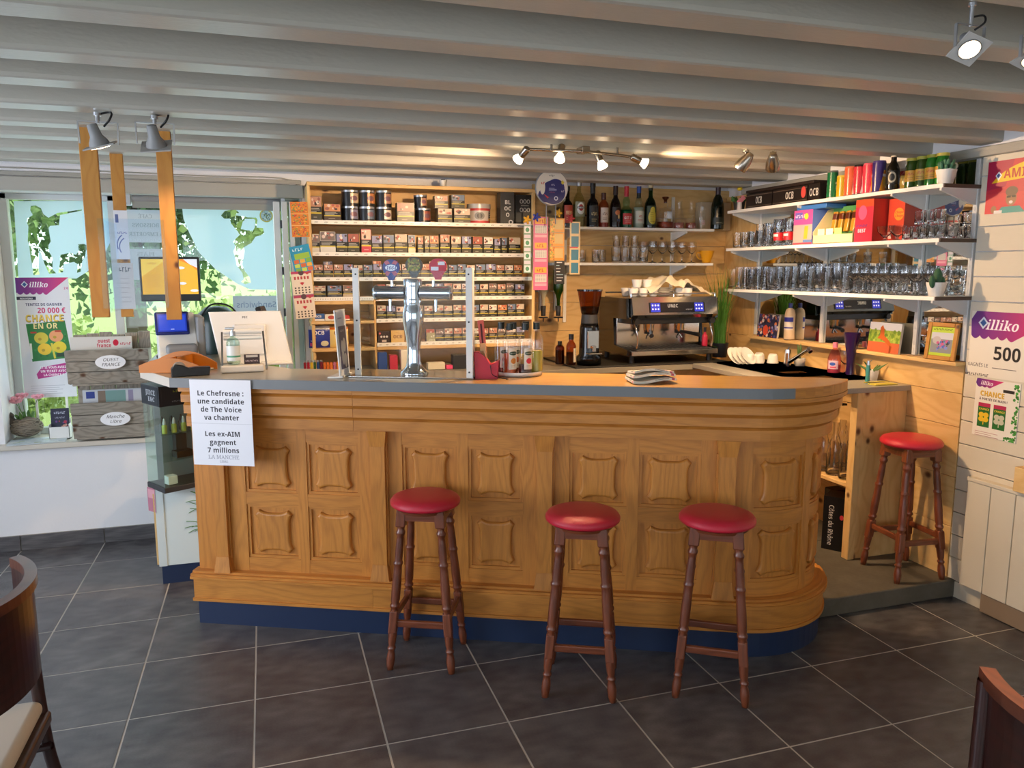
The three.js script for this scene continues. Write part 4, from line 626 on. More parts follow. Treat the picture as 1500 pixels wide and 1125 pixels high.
  const bxs = [[5, 262, 376, 340, 612, 0, 0, 'tall dark tobacco box at the left of the top shelf'], [5, 410, 590, 430, 618, 0, 7, 'wide brown footed tobacco box on the top shelf'], [5, 1215, 1400, 425, 640, 0, 3, 'dark tobacco box between the tin stacks'], [6, 310, 465, 490, 652, 0, 2, 'dark tobacco box below another, beside the red tin'], [6, 280, 422, 350, 485, 1, 9, 'dark tobacco box on top of another, beside the red tin'], [6, 490, 668, 490, 655, 0, 5, 'pale striped tobacco box below another'], [6, 460, 605, 340, 485, 2, 6, 'pale striped tobacco box on top of another']];
  const tops = {}; bxs.forEach(([o, a0, a1, b0, b1, on, k, label], i) => { const r = place(o, a0, a1, b0, b1); const y = on ? tops[on] : Y1; put(packs[k], r.x, y, r.w, r.h, 0.07, 'tobacco_box', label, 'boxes on the top shelf', 'box'); if (i === 3) tops[1] = Y1 + r.h; if (i === 5) tops[2] = Y1 + r.h; });
  { const r = place(6, 672, 920, 430, 655), R = r.w / 2, t = thing('tobacco_tub', 'large red and white tobacco tub with clear lid', 'tub', [r.x, Y1, TZ - 0.02 - R]); const c = print(240, 80, (x, w, hh) => { rect(x, '#c9c2ba', 0, 0, w, hh); rect(x, '#c03a34', 0, 0, w, 12); rect(x, '#c83a3a', 0, 62, w, 18); disc(x, '#8a8880', 145, 38, 17, 20); disc(x, '#4a4844', 145, 38, 9, 14); rect(x, '#141414', 180, 14, 60, 36); lines(x, '#e0dcd0', 184, 19, 48, 4, 9, 3); rect(x, '#d89a30', 180, 50, 60, 12); }); const g = new THREE.CylinderGeometry(R, R * 0.96, r.h * 0.76, 32, 1, true).translate(0, r.h * 0.38, 0); cellUV(g, c).rotateY(2.3); obj('body', [g], pm(c, 0.35), t); obj('lid', [cyl(R * 1.02, R * 1.02, r.h * 0.22, 0, r.h * 0.87, 0, 32)], std(0xb9b7b0, 0.25), t); }
  const tall = (a0, a1, b0, draw, label) => { const r = place(6, a0, a1, b0, 660), c = print(80, 180, draw); const o = put(c, r.x, Y1, r.w, r.h, 0.08, 'paper_carton', label, 'black cartons on the top shelf', 'carton'); };
  tall(1000, 1150, 300, (x, w, hh) => { rect(x, '#3a3834', 0, 0, w, hh); ['BL', 'OC', 'O'].forEach((s, i) => text(x, s, 42, 58 + i * 34, 30, '#d6d4cc')); disc(x, '#d8d6ce', 60, 166, 13); disc(x, '#3a3834', 60, 166, 7); }, 'charcoal carton with white lettering on the top shelf'); tall(1165, 1355, 335, (x, w, hh) => { rect(x, '#191817', 0, 0, w, hh); for (const y of [40, 90]) for (const a of [26, 42, 58]) { disc(x, '#9a9892', a, y, 8, 13); disc(x, '#191817', a, y, 4, 9); } rect(x, '#6a6862', 24, 60, 36, 8); }, 'black carton with grey lettering beside the charcoal one');
  // rows of cigarette packs
  for (const [y, x0, x1] of [[1.61, 0.292, 1.672], [1.487, 0.67, 1.68], [1.351, 0.67, 1.68], [1.2, 0.98, 1.68]]) {
    let x = x0; while (x < x1 - 0.05) { const w = 0.056 + (rnd() < 0.12 ? 0.01 : 0), hh = 0.084 + rr(-0.003, 0.006), k = Math.floor(rnd() * 12), c = packs[k]; put(c, x + w / 2, y + 0.006, w, hh, 0.022, 'cigarette_pack', `dark cigarette pack with ${pic[k % 9]} warning picture on the ${rowNames[y]} cabinet shelf`, `cigarette packs on the ${rowNames[y]} cabinet shelf`); if (y === 1.61 && rnd() < 0.3) { const o = put(packs[Math.floor(rnd() * 12)], x + w / 2, y + 0.006, w, hh + 0.02, 0.022, 'cigarette_pack', 'taller dark cigarette pack behind the third shelf row', 'tall packs behind the third shelf row'); o.position.z -= 0.035; } x += w + 0.004; }
  }
  // wide tins on the fourth shelf, left bay
  [[395, 530, 0], [256, 378, 1], [545, 675, 2]].forEach(([a, b, k]) => { const f = (q) => 420 + q / 6.62, p = onZ(f(a), 432, ZZ), q = onZ(f(b), 414, ZZ); put([packs[3], light[0], packs[8]][k] && [pack('#4a4a52', 6), pack('#3f3a2c', 2), pack('#b8a890', 4)][k], (p.x + q.x) / 2, 1.496, q.x - p.x, 0.075, 0.05, 'flat_tin', ['flat blue grey tobacco tin in the left bay', 'flat dark tobacco tin at the left end of the left bay', 'flat beige tobacco tin in the left bay'][k], 'flat tins in the left bay', 'tin'); });
  // left bay: paper boxes and filter bags
  const pb = (u0, u1, v0, v1, draw, y, label, d = 0.05, name = 'paper_box', cat = 'box') => { const p = onZ(u0, v1, ZZ), q = onZ(u1, v0, ZZ), w = q.x - p.x, hh = q.y - p.y, c = print(96, Math.round(96 * hh / w), draw); put(c, (p.x + q.x) / 2, y, w, hh, d, name, label, 'smoking papers in the left bay', cat); };
  pb(457, 475, 457, 468, (x, w, hh) => { rect(x, '#2f5aa0', 0, 0, w, hh); rect(x, '#d8dce0', 0, hh - 16, w, 16); text(x, 'OCB', w / 2, hh / 2 - 6, 24, '#e8e8e8'); }, 1.356, 'small blue paper box on the left bay shelf'); pb(476, 494, 458, 468, (x, w, hh) => { rect(x, '#e0dccc', 0, 0, w, hh); disc(x, '#b04430', w / 2, hh / 2, 26, 14); }, 1.356, 'small cream paper box on the left bay shelf'); pb(496, 512, 460, 468, (x, w, hh) => { rect(x, '#b83a2c', 0, 0, w, hh); rect(x, '#e6dccc', 0, hh - 14, w, 14); }, 1.356, 'small red paper box on the left bay shelf');
  const bag = (u0, u1, v0, v1, draw, label) => { const p = onZ(u0, v1, ZZ), q = onZ(u1, v0, ZZ), w = q.x - p.x, hh = q.y - p.y, c = print(130, Math.round(130 * hh / w), draw), g = new THREE.BoxGeometry(w, hh, 0.05, 6, 6, 1), pp = g.attributes.position; for (let i = 0; i < pp.count; i++) { const e = Math.abs(pp.getY(i)) / (hh / 2), ex = Math.abs(pp.getX(i)) / (w / 2); pp.setZ(i, pp.getZ(i) * (0.12 + 0.88 * Math.sqrt(Math.max(0, 1 - Math.pow(e, 4))) * (1 - 0.5 * Math.pow(ex, 6)))); } g.computeVertexNormals(); cellUV(g, c); const o = tag(obj('filter_bag', [g.translate(0, hh / 2, 0)], pm(c, 0.3)), label, 'bag', 'filter bags in the left bay'); o.position.set((p.x + q.x) / 2, 1.188, TZ - 0.04); };
  bag(453, 483, 476, 509, (x, w, h) => { rect(x, '#23379a', 0, 0, w, h); rect(x, '#b8bcc4', 0, 0, w, 22); text(x, 'OCB', 62, 42, 34, '#f0f0f4'); disc(x, '#d8dcc0', 96, h - 28, 24, 18); rect(x, '#e05080', 8, h - 34, 26, 22); text(x, '~~', 22, h - 46, 16, '#fff'); text(x, '~~~', 36, 70, 14, '#e07090'); }, 'blue bag of cigarette filters on the lower left shelf'); bag(484, 510, 478, 509, (x, w, h) => { rect(x, '#e8cf80', 0, 0, w, h); rect(x, '#d8701c', 0, 6, w, 14); text(x, 'OCB', 66, 44, 38, '#8a4a14'); disc(x, '#f2ecd8', 90, h - 26, 24, 16); }, 'yellow bag of cigarette filters beside the blue one');
  // right bay, lowest shelf: rolling paper boxes
  const pr = (u0, u1, v0, v1, draw, y, label) => pb(u0, u1, v0, v1, draw, y, label);
  pr(554, 571, 480, 498, (x, w, h) => { rect(x, '#3a2f28', 0, 0, w, h); disc(x, '#d86a70', 14, 18, 8); for (const a of [26, 48, 70]) disc(x, '#d8d4cc', a, 44, 9); rect(x, '#c8b8a8', 30, h - 28, 36, 18); }, 1.207, 'dark brown rolling paper box behind the beer tower'); pr(573, 592, 479, 498, (x, w, h) => { rect(x, '#d8b468', 0, 0, w, h); text(x, 'OCB', w / 2, h / 2, 32, '#7a4a1c'); text(x, '~~~', w / 2, 18, 15, '#a87a30'); }, 1.207, 'kraft yellow rolling paper box behind the beer tower'); pr(625, 647, 484, 498, (x, w, h) => { rect(x, '#9c9a72', 0, 0, w, h); text(x, '~~~', w / 2, h / 2 - 6, 24, '#ecead8'); text(x, '~~~~~~~~', w / 2, h / 2 + 16, 15, '#ecead8'); }, 1.207, 'sage green rolling paper box right of the beer tower');
}
// little pot on the cabinet
{ const p = onZ(649, 270, -4.95), t = thing('cabinet_pot', 'tiny white pot with dark plant on the tobacco cabinet', 'pot', [p.x, 2.188, -4.95]); obj('pot', [lathe([[0, 0], [0.018, 0], [0.026, 0.045], [0.022, 0.045], [0.018, 0.03], [0, 0.03]], 4)], M.white, t); obj('plant', Array.from({ length: 7 }, (_, i) => sph(0.01, 0.007, 0.0, 0, 0.6, 1.1, 0.6).rotateZ(-0.4).rotateY(i * 0.9).translate(0, 0.045, 0)), col(0x2a3a2a), t); }
// hanging scratch cards by the window
{
  const strip = (u0, v0, u1, v1, draw, label, ry, rz = 0) => { const a = onZ(u0, v1, -4.845), b = onZ(u1, v0, -4.845), w = b.x - a.x, h = b.y - a.y, c = print(120, Math.round(120 * h / w), draw), o = flat('scratch_cards', c, w, h, label, 'scratch cards', 'hanging scratch cards', 0.4); o.position.set((a.x + b.x) / 2, a.y, -4.845); o.rotation.set(0, ry, rz); };
  strip(428, 296, 452, 347, (x, w, h) => { rect(x, '#d07a1e', 0, 0, w, h); for (let k = 0; k < 3; k++) for (let i = 0; i < 60; i++) rect(x, ['#7a8a2a', '#b04a1c', '#e0a03a', '#c03a3a', '#5a8a5a'][i % 5], rr(4, w - 14), k * h / 3 + rr(6, h / 3 - 12), 9, 7); for (let k = 1; k < 3; k++) rect(x, '#e8c890', 0, k * h / 3, w, 3); }, 'orange strip of scratch cards beside the window', 0.1, 0.03);
  strip(432, 359, 460, 398, (x, w, h) => { rect(x, '#2a94b8', 0, 0, w, h); text(x, '~~~~', 50, 24, 30, '#e8f4f8'); rect(x, '#9ac03a', 20, 48, 90, 34); for (let i = 0; i < 9; i++) rect(x, ['#d86a2a', '#e8b03a', '#7ab03a', '#c8d84a'][i % 4], 10 + (i % 3) * 36, 84 + Math.floor(i / 3) * 26, 30, 22); }, 'blue and green scratch card hanging at a slant', -0.1, 0.2);
  strip(434, 397, 461, 467, (x, w, h) => { for (let k = 0; k < 2; k++) { const o = k * h / 2; rect(x, '#e8d8c0', 0, o, w, h / 2 - 3); rect(x, '#b83a5a', 0, o, w, 16); disc(x, '#5a3a3a', 60, o + 10, 16); disc(x, '#c03a3a', 96, o + 12, 10); for (let i = 0; i < 5; i++) rect(x, '#b8403a', 16 + i * 19, o + 32, 11, 18); poly(x, '#c02a30', [[60, o + 86], [46, o + 70], [60, o + 66], [74, o + 70]]); for (let i = 0; i < 15; i++) rect(x, '#4a3a30', 14 + (i % 5) * 20, o + 96 + Math.floor(i / 5) * 15, 9, 8); } }, 'cream strip of two playing card scratch cards', 0.0, 0.08);
}
// counter under the cabinet, with its small wares
{
  const t = thing('back_counter', 'grey worktop along the back wall', 'worktop', [0, 0, 0]);
  obj('top', [rspan(0.25, 2.98, 1.008, 1.045, ZB + 0.02, -4.5, 0.004)], std(0x8a8578, 0.35), t); obj('front', [metre(span(0.26, 2.96, 0.092, 1.008, -4.58, -4.56))], M.pine, t); obj('dark_top', [rspan(1.86, 2.98, 1.0455, 1.056, ZB + 0.02, -4.5, 0.003)], std(0x2c2b29, 0.4), t);
  const lc = [0x8a1a24, 0x9c2030, 0xc8a82a, 0x27502c, 0x22407a, 0x6a1c2c, 0xd8702a, 0xd8702a, 0xe07a3a, 0xb06a8a, 0xe0803a, 0x6aa06a];
  lc.forEach((c, i) => { const u = 447 + i * 4.8, p = onZ(u, 540, -4.8), o = thing('lighter', `${['dark red', 'red', 'yellow', 'green', 'blue', 'burgundy', 'orange', 'orange', 'pale orange', 'mauve', 'amber', 'pale green'][i]} lighter in the row under the filter bags`, 'lighter', [p.x, 1.046, -4.8], 0, 'lighters under the filter bags'); obj('body', [rbox(0.017, 0.062 - (i > 5 ? 0.015 : 0), 0.012, 0, 0.036 - (i > 5 ? 0.0075 : 0), 0, 0.004, 2)], col(c, 0.25), o); obj('head', [rbox(0.015, 0.012, 0.011, 0, 0.072 - (i > 5 ? 0.015 : 0), 0, 0.002, 1)], i > 5 ? col(c, 0.3) : M.silver, o); });
  obj('lighter_tray', [rspan(0.22, 0.56, 1.045, 1.049, -4.83, -4.77)], M.black, t);
  const it = (u, v, w, h, d, hex, label) => { const p = onZ(u, v, -4.75), o = tag(obj('counter_box', [rbox(w, h, d, 0, h / 2, 0, 0.004, 1)], col(hex, 0.45)), label, 'box', 'small wares on the back counter'); o.position.set(p.x, 1.046, -4.75); };
  it(560, 530, 0.055, 0.12, 0.05, 0x2a4a8a, 'blue box on back counter behind the beer tower'); it(576, 535, 0.05, 0.1, 0.05, 0xb83048, 'pink red box on back counter behind the beer tower'); it(593, 535, 0.055, 0.13, 0.05, 0xe0d8c4, 'cream box on back counter behind the beer tower'); it(638, 535, 0.11, 0.045, 0.06, 0xd8d0b8, 'flat cream box on back counter right of the tower'); it(665, 540, 0.11, 0.025, 0.05, 0xe04a7a, 'flat pink box on back counter right of the tower'); it(672, 535, 0.09, 0.09, 0.06, 0x2a2c30, 'dark box on back counter near the guard post');
}
// ================= ON THE BAR TOP =================
const onBar = (o, u, w, y = TOP, turn = 0) => { o.position.copy(barAt(u, y, w)); o.rotation.y = BA + turn; return o; };
{ // beer tower
  const t = thing('beer_tower', 'chrome beer tower with crossbar and three round tap badges', 'beer tower'); onBar(t, 1.035, 0.14);
  obj('column', [lathe([[0, 0], [0.062, 0], [0.064, 0.012], [0.058, 0.02], [0.05, 0.028], [0.038, 0.04], [0.034, 0.06], [0.031, 0.1], [0.03, 0.13], [0.034, 0.17], [0.042, 0.21], [0.047, 0.25], [0.0475, 0.28], [0.043, 0.305], [0.038, 0.32], [0.041, 0.322], [0.041, 0.345], [0.038, 0.347], [0.038, 0.4], [0.041, 0.402], [0.041, 0.43], [0.035, 0.436], [0, 0.436]], 40)], M.chrome, t);
  for (const s of [-1, 1]) { const a = obj('arm', [rotZ(lathe([[0.028, 0], [0.03, 0.005], [0.031, 0.12], [0.034, 0.124], [0.034, 0.134], [0.03, 0.142], [0, 0.144]], 28), -s * Math.PI / 2).translate(s * 0.036, 0.372, 0)], M.chrome, t); obj('spout', [cyl(0.0075, 0.006, 0.06, s * 0.105, 0.32, 0.0)], M.chrome, a); obj('handle_stem', [cyl(0.006, 0.007, 0.03, s * 0.095, 0.412, 0)], M.chrome, a); }
  const badge = (draw, x, y, c, label) => { const p = print(128, 150, draw), W = 0.078, H = 0.094, s = new THREE.Shape(); s.moveTo(-0.012, -H / 2); s.bezierCurveTo(-0.02, -0.02, -W / 2, -0.012, -W / 2, 0.01); s.bezierCurveTo(-W / 2, 0.058, W / 2, 0.058, W / 2, 0.01); s.bezierCurveTo(W / 2, -0.012, 0.02, -0.02, 0.012, -H / 2); s.lineTo(-0.012, -H / 2);
    const g = new THREE.ExtrudeGeometry(s, { depth: 0.012, bevelEnabled: false, curveSegments: 16 }), uv = g.attributes.uv, ps = g.attributes.position; for (let i = 0; i < uv.count; i++) uv.setXY(i, (ps.getX(i) + W / 2) / W, (ps.getY(i) + H / 2) / H); cellUV(g, p); obj('tap_badge', [g.translate(x, y, 0.0)], pm(p, 0.25), t).userData.label = label; };
  badge((x, w, h) => { rect(x, '#20307c', 0, 0, w, h); poly(x, '#b8586a', [[10, 20], [40, 10], [118, 110], [88, 120]]); poly(x, '#b8586a', [[118, 20], [88, 10], [10, 110], [40, 120]]); disc(x, '#20307c', 64, 62, 50, 28); disc(x, '#dfe8f4', 64, 62, 44, 22); text(x, '1664', 64, 62, 34, '#20307c', 'serif', 'italic bold'); }, -0.095, 0.475, 0, 'blue tap badge with white oval');
  badge((x, w, h) => { rect(x, '#3a3420', 0, 0, w, h); disc(x, '#7a6a2a', 64, 58, 48); for (let i = 0; i < 60; i++) disc(x, ['#8a9a3a', '#b8a040', '#4a4020', '#6a7a2a'][i % 4], rr(20, 108), rr(20, 96), rr(2, 9)); text(x, '~~~~~~~~~~', 64, 64, 14, '#e0d08a', 'serif'); }, 0.01, 0.485, 0, 'dark gold tap badge');
  badge((x, w, h) => { rect(x, '#c42a40', 0, 0, w, h); rect(x, '#dfe4ee', 66, 24, 50, 24); rect(x, '#dfe4ee', 14, 60, 56, 26); poly(x, '#d8c04a', [[60, 30], [70, 20], [80, 30]]); }, 0.118, 0.478, 0, 'red tap badge with white marks');
}
{ // guard of clear sheets round the tower
  const t = thing('tap_guard', 'clear sheet guard with two white posts around tower', 'guard'); onBar(t, 0, 0, 0);
  const u0 = 0.79, u1 = 1.308, z0 = -0.1, z1 = -0.04, yt = 0.483 + TOP;
  for (const [u, z, s] of [[u0, -0.09, 1], [u1, -0.045, -1]]) { const p = obj('post', [rspan(u - 0.013, u + 0.013, TOP, yt, z - 0.005, z + 0.005, 0.002), rspan(u - s * 0.013 - 0.003, u - s * 0.013 + 0.003, TOP, yt, z - 0.045, z + 0.005, 0.002)], M.white, t); for (const y of [0.03, 0.25, 0.455]) obj('screw', [rotX(cyl(0.004, 0.004, 0.003, 0, 0, 0, 10), Math.PI / 2).translate(u, TOP + y, z + 0.006)], M.darkGrey, p); }
  obj('front_sheet', [new THREE.PlaneGeometry(Math.hypot(u1 - u0 - 0.02, 0.045), 0.46).rotateY(-Math.atan2(0.045, u1 - u0)).translate((u0 + u1) / 2, TOP + 0.24, -0.0745)], M.acrylic, t);
  obj('side_sheet', [span(u0 + 0.008, u0 + 0.012, TOP + 0.004, yt - 0.01, -0.29, -0.09)], M.acrylic, t); obj('side_sheet', [span(u1 - 0.01, u1 - 0.006, TOP + 0.004, yt - 0.01, -0.27, -0.045)], M.acrylic, t);
  obj('drip_tray', [rspan(u0 - 0.03, u1 + 0.02, TOP, TOP + 0.006, -0.28, -0.03, 0.002)], M.steel, t);
}
{ // slanted leaflet stand
  const t = thing('flyer_stand', 'slanted clear stand with a dark floral flyer', 'stand'); onBar(t, 0.735, 0.07, TOP, 1.6);
  const c = print(140, 300, (x, w, h) => { rect(x, '#d4d6dc', 0, 0, w, h); rect(x, '#3a3c5c', 14, 70, w - 28, h - 100); text(x, '~~~~~~', 74, 92, 18, '#b8bac8'); for (const [a, b] of [[56, 170], [88, 160], [58, 218], [92, 232]]) disc(x, '#c9c9c4', a, b, 20, 34); rect(x, '#9a9cae', 20, 30, 60, 6); });
  obj('frame', [rspan(-0.07, 0.07, 0, 0.3, -0.006, 0, 0.002), rspan(-0.07, 0.07, 0, 0.008, -0.06, 0.01, 0.002)].map((g) => rotX(g, -0.06)), M.whiteGloss, t); obj('flyer', [rotX(T(pbox(0.125, 0.285, 0.002, c, '#ccc'), 0, 0.15, 0.001), -0.06)], pm(c, 0.3), t);
  const r = thing('red_display', 'red shop display stand with cards beside the syrup tray', 'stand'); onBar(r, 1.375, 0.085, TOP, 0.1);
  obj('holder', [extr([[-0.045, 0], [0.05, 0], [0.055, 0.075], [0.02, 0.06], [-0.005, 0.095], [-0.03, 0.115], [-0.05, 0.115]], 0.05, [], 0.002).translate(0, 0, -0.03)], col(0xb81c34, 0.4), r); obj('back_card', [rotZ(rspan(-0.014, 0.014, 0.1, 0.255, -0.03, -0.026), 0.1)], col(0xd8665a, 0.5), r); obj('slot', [rotZ(rspan(-0.004, 0.004, 0.15, 0.24, -0.026, -0.025), 0.1)], col(0x5a1418), r); obj('cards', [rotZ(rspan(-0.016, 0.012, 0.08, 0.155, -0.01, 0.0), 0.08)], col(0xe0b07a, 0.5), r); obj('cards', [rotZ(rspan(0.008, 0.03, 0.06, 0.125, -0.01, 0.0), 0.3)], col(0x8fa080, 0.5), r);
  obj('cord', [tube([[0.02, 0.06, 0.025], [0.03, 0.02, 0.035], [0.07, 0.004, 0.03], [0.1, 0.004, 0.05], [0.09, 0.004, 0.07]], 0.0018, 24, 5)], M.black, r);
}
// ---------- bottles ----------
function bottle(p, o) {   // o: R, h, neck r, neck start, shoulder start, glass, liquid, fill, cap, label
  const { R = 0.037, h = 0.3, nr = 0.0135, ns = 0.66, ss = 0.5, glass, liquid, fill = 0.5, cap, capH = 0.03, label, lab, group, n = 28 } = o;
  const t = thing(o.name ?? 'bottle', label, o.cat ?? 'bottle', p, o.turn ?? 0, group), H = h - (cap ? capH * 0.4 : 0);
  const prof = o.prof ? o.prof.map(([r, y]) => [r * R, y * h]) : [[0, 0], [R * 0.9, 0], [R, 0.008], [R, ss * h], [R * 0.93, (ss + (ns - ss) * 0.35) * h], [(R + nr) * 0.52, (ss + (ns - ss) * 0.72) * h], [nr * 1.15, ns * h], [nr, (ns + 0.05) * h], [nr, H]];
  obj('glass', [lathe(prof, n)], glass, t);
  if (liquid) { const pr = prof.filter(([r, y]) => y < fill * h).map(([r, y]) => [Math.max(0, r - 0.003), y + 0.002]); const top = pr[pr.length - 1][0]; obj('liquid', [lathe([...pr, [top, fill * h], [0, fill * h]], n)], liquid, t); }
  if (cap) obj('cap', [cyl(nr * 1.18, nr * 1.18, capH, 0, h - capH / 2, 0, 18)], cap, t);
  if (o.sleeve) obj('sleeve', [cyl(nr * 1.08, nr * 1.12, o.sleeve[1] * h, 0, h - capH - o.sleeve[1] * h / 2, 0, 18)], o.sleeve[0], t);
  if (lab) { const c = print(lab.w ?? 150, lab.h ?? 80, lab.draw), a = lab.arc ?? 2.2, rad = (lab.r ?? 1) * R + 0.0008, g = new THREE.CylinderGeometry(rad, rad, lab.size, 18, 1, true, -a / 2, a).translate(0, lab.y, 0); cellUV(g, c); obj('label', [g], pm(c, 0.45), t); if (lab.turn) t.rotation.y = lab.turn; }
  return t;
}
{ // syrup carousel
  const c = barAt(1.5, TOP, 0.225), t = thing('syrup_tray', 'round white turntable tray holding syrup bottles', 'tray', c);
  obj('tray', [lathe([[0, 0.006], [0.1, 0.006], [0.106, 0.02], [0.112, 0.02], [0.11, 0.0], [0, 0]], 48)], M.whiteGloss, t);
  const syr = [[-0.055, 0.055, 0xa8481c, 0.42, '#d88a3a', 'orange'], [0.012, 0.075, 0x2a1016, 0.2, '#c8304a', 'dark red'], [0.075, 0.045, 0xa9a23c, 0.45, null, 'cloudy yellow'], [-0.02, -0.01, 0x8a3a1c, 0.3, '#c06a3a', 'amber'], [0.05, -0.045, 0xb8a84a, 0.35, null, 'pale yellow'], [0.095, -0.02, 0x4a1a14, 0.15, null, 'brown'], [-0.07, -0.04, 0x6a2a2a, 0.25, '#a03a4a', 'red']];
  syr.forEach(([x, z, liq, f, lc, nm], i) => bottle([c.x + x, TOP + 0.0065, c.z + z * 0.85], { name: 'syrup_bottle', R: 0.031, h: 0.232, nr: 0.013, ss: 0.62, ns: 0.8, glass: M.glass, liquid: phy(liq, 0.2), fill: f, cap: col(0x14201c, 0.35), capH: 0.03, label: `clear syrup bottle with ${nm} syrup on the round tray`, group: 'syrup bottles on the tray', turn: 0.3,
    lab: lc && { w: 60, h: 130, size: 0.095, y: 0.075, arc: 1.5, draw: (x, w, h) => { rect(x, '#e4e0d2', 0, 0, w, h); disc(x, '#2a4a34', 30, 32, 26, 12); text(x, '~~~~~~~~~', 30, 32, 10, '#eee'); disc(x, lc, 30, 78, 17); lines(x, '#9a9488', 14, 106, 32, 2, 8); } } }));
}
{ // folded cloth-like newspaper
  const t = thing('folded_newspaper', 'folded newspaper lying on the oak bar top', 'newspaper'); onBar(t, 2.09, 0.055, TOP + 0.001, 0.28); t.scale.set(0.8, 0.9, 0.85);
  const c = print(220, 120, (x, w, h) => { rect(x, '#ded6c4', 0, 0, w, h); lines(x, '#a8a294', 10, 14, 90, 9, 11); rect(x, '#a89c8c', 112, 16, 70, 42); disc(x, '#6c665e', 140, 40, 16); lines(x, '#a8a294', 112, 70, 90, 5, 10); rect(x, '#c05a6a', 196, 4, 14, 110); });
  const leaf = (w, h, d, y, tilt, o = 0) => { const g = new THREE.BoxGeometry(w, h, d, 10, 1, 6), p = g.attributes.position; for (let i = 0; i < p.count; i++) { const x = p.getX(i) / w, z = p.getZ(i) / d; p.setY(i, p.getY(i) + 0.008 * Math.sin(x * 5 + o) * (z + 0.5) + tilt * (z + 0.5) * 0.03 + 0.006); } g.computeVertexNormals(); cellUV(g, c); return g.translate(0, y, 0); };
  obj('fold', [leaf(0.235, 0.012, 0.14, 0.008, 0)], pm(c, 0.85), t); obj('fold', [leaf(0.228, 0.012, 0.13, 0.024, 0.35, 1)], pm(c, 0.85), t); obj('fold', [leaf(0.215, 0.01, 0.12, 0.037, 0.5, 2)], pm(c, 0.85), t);
}
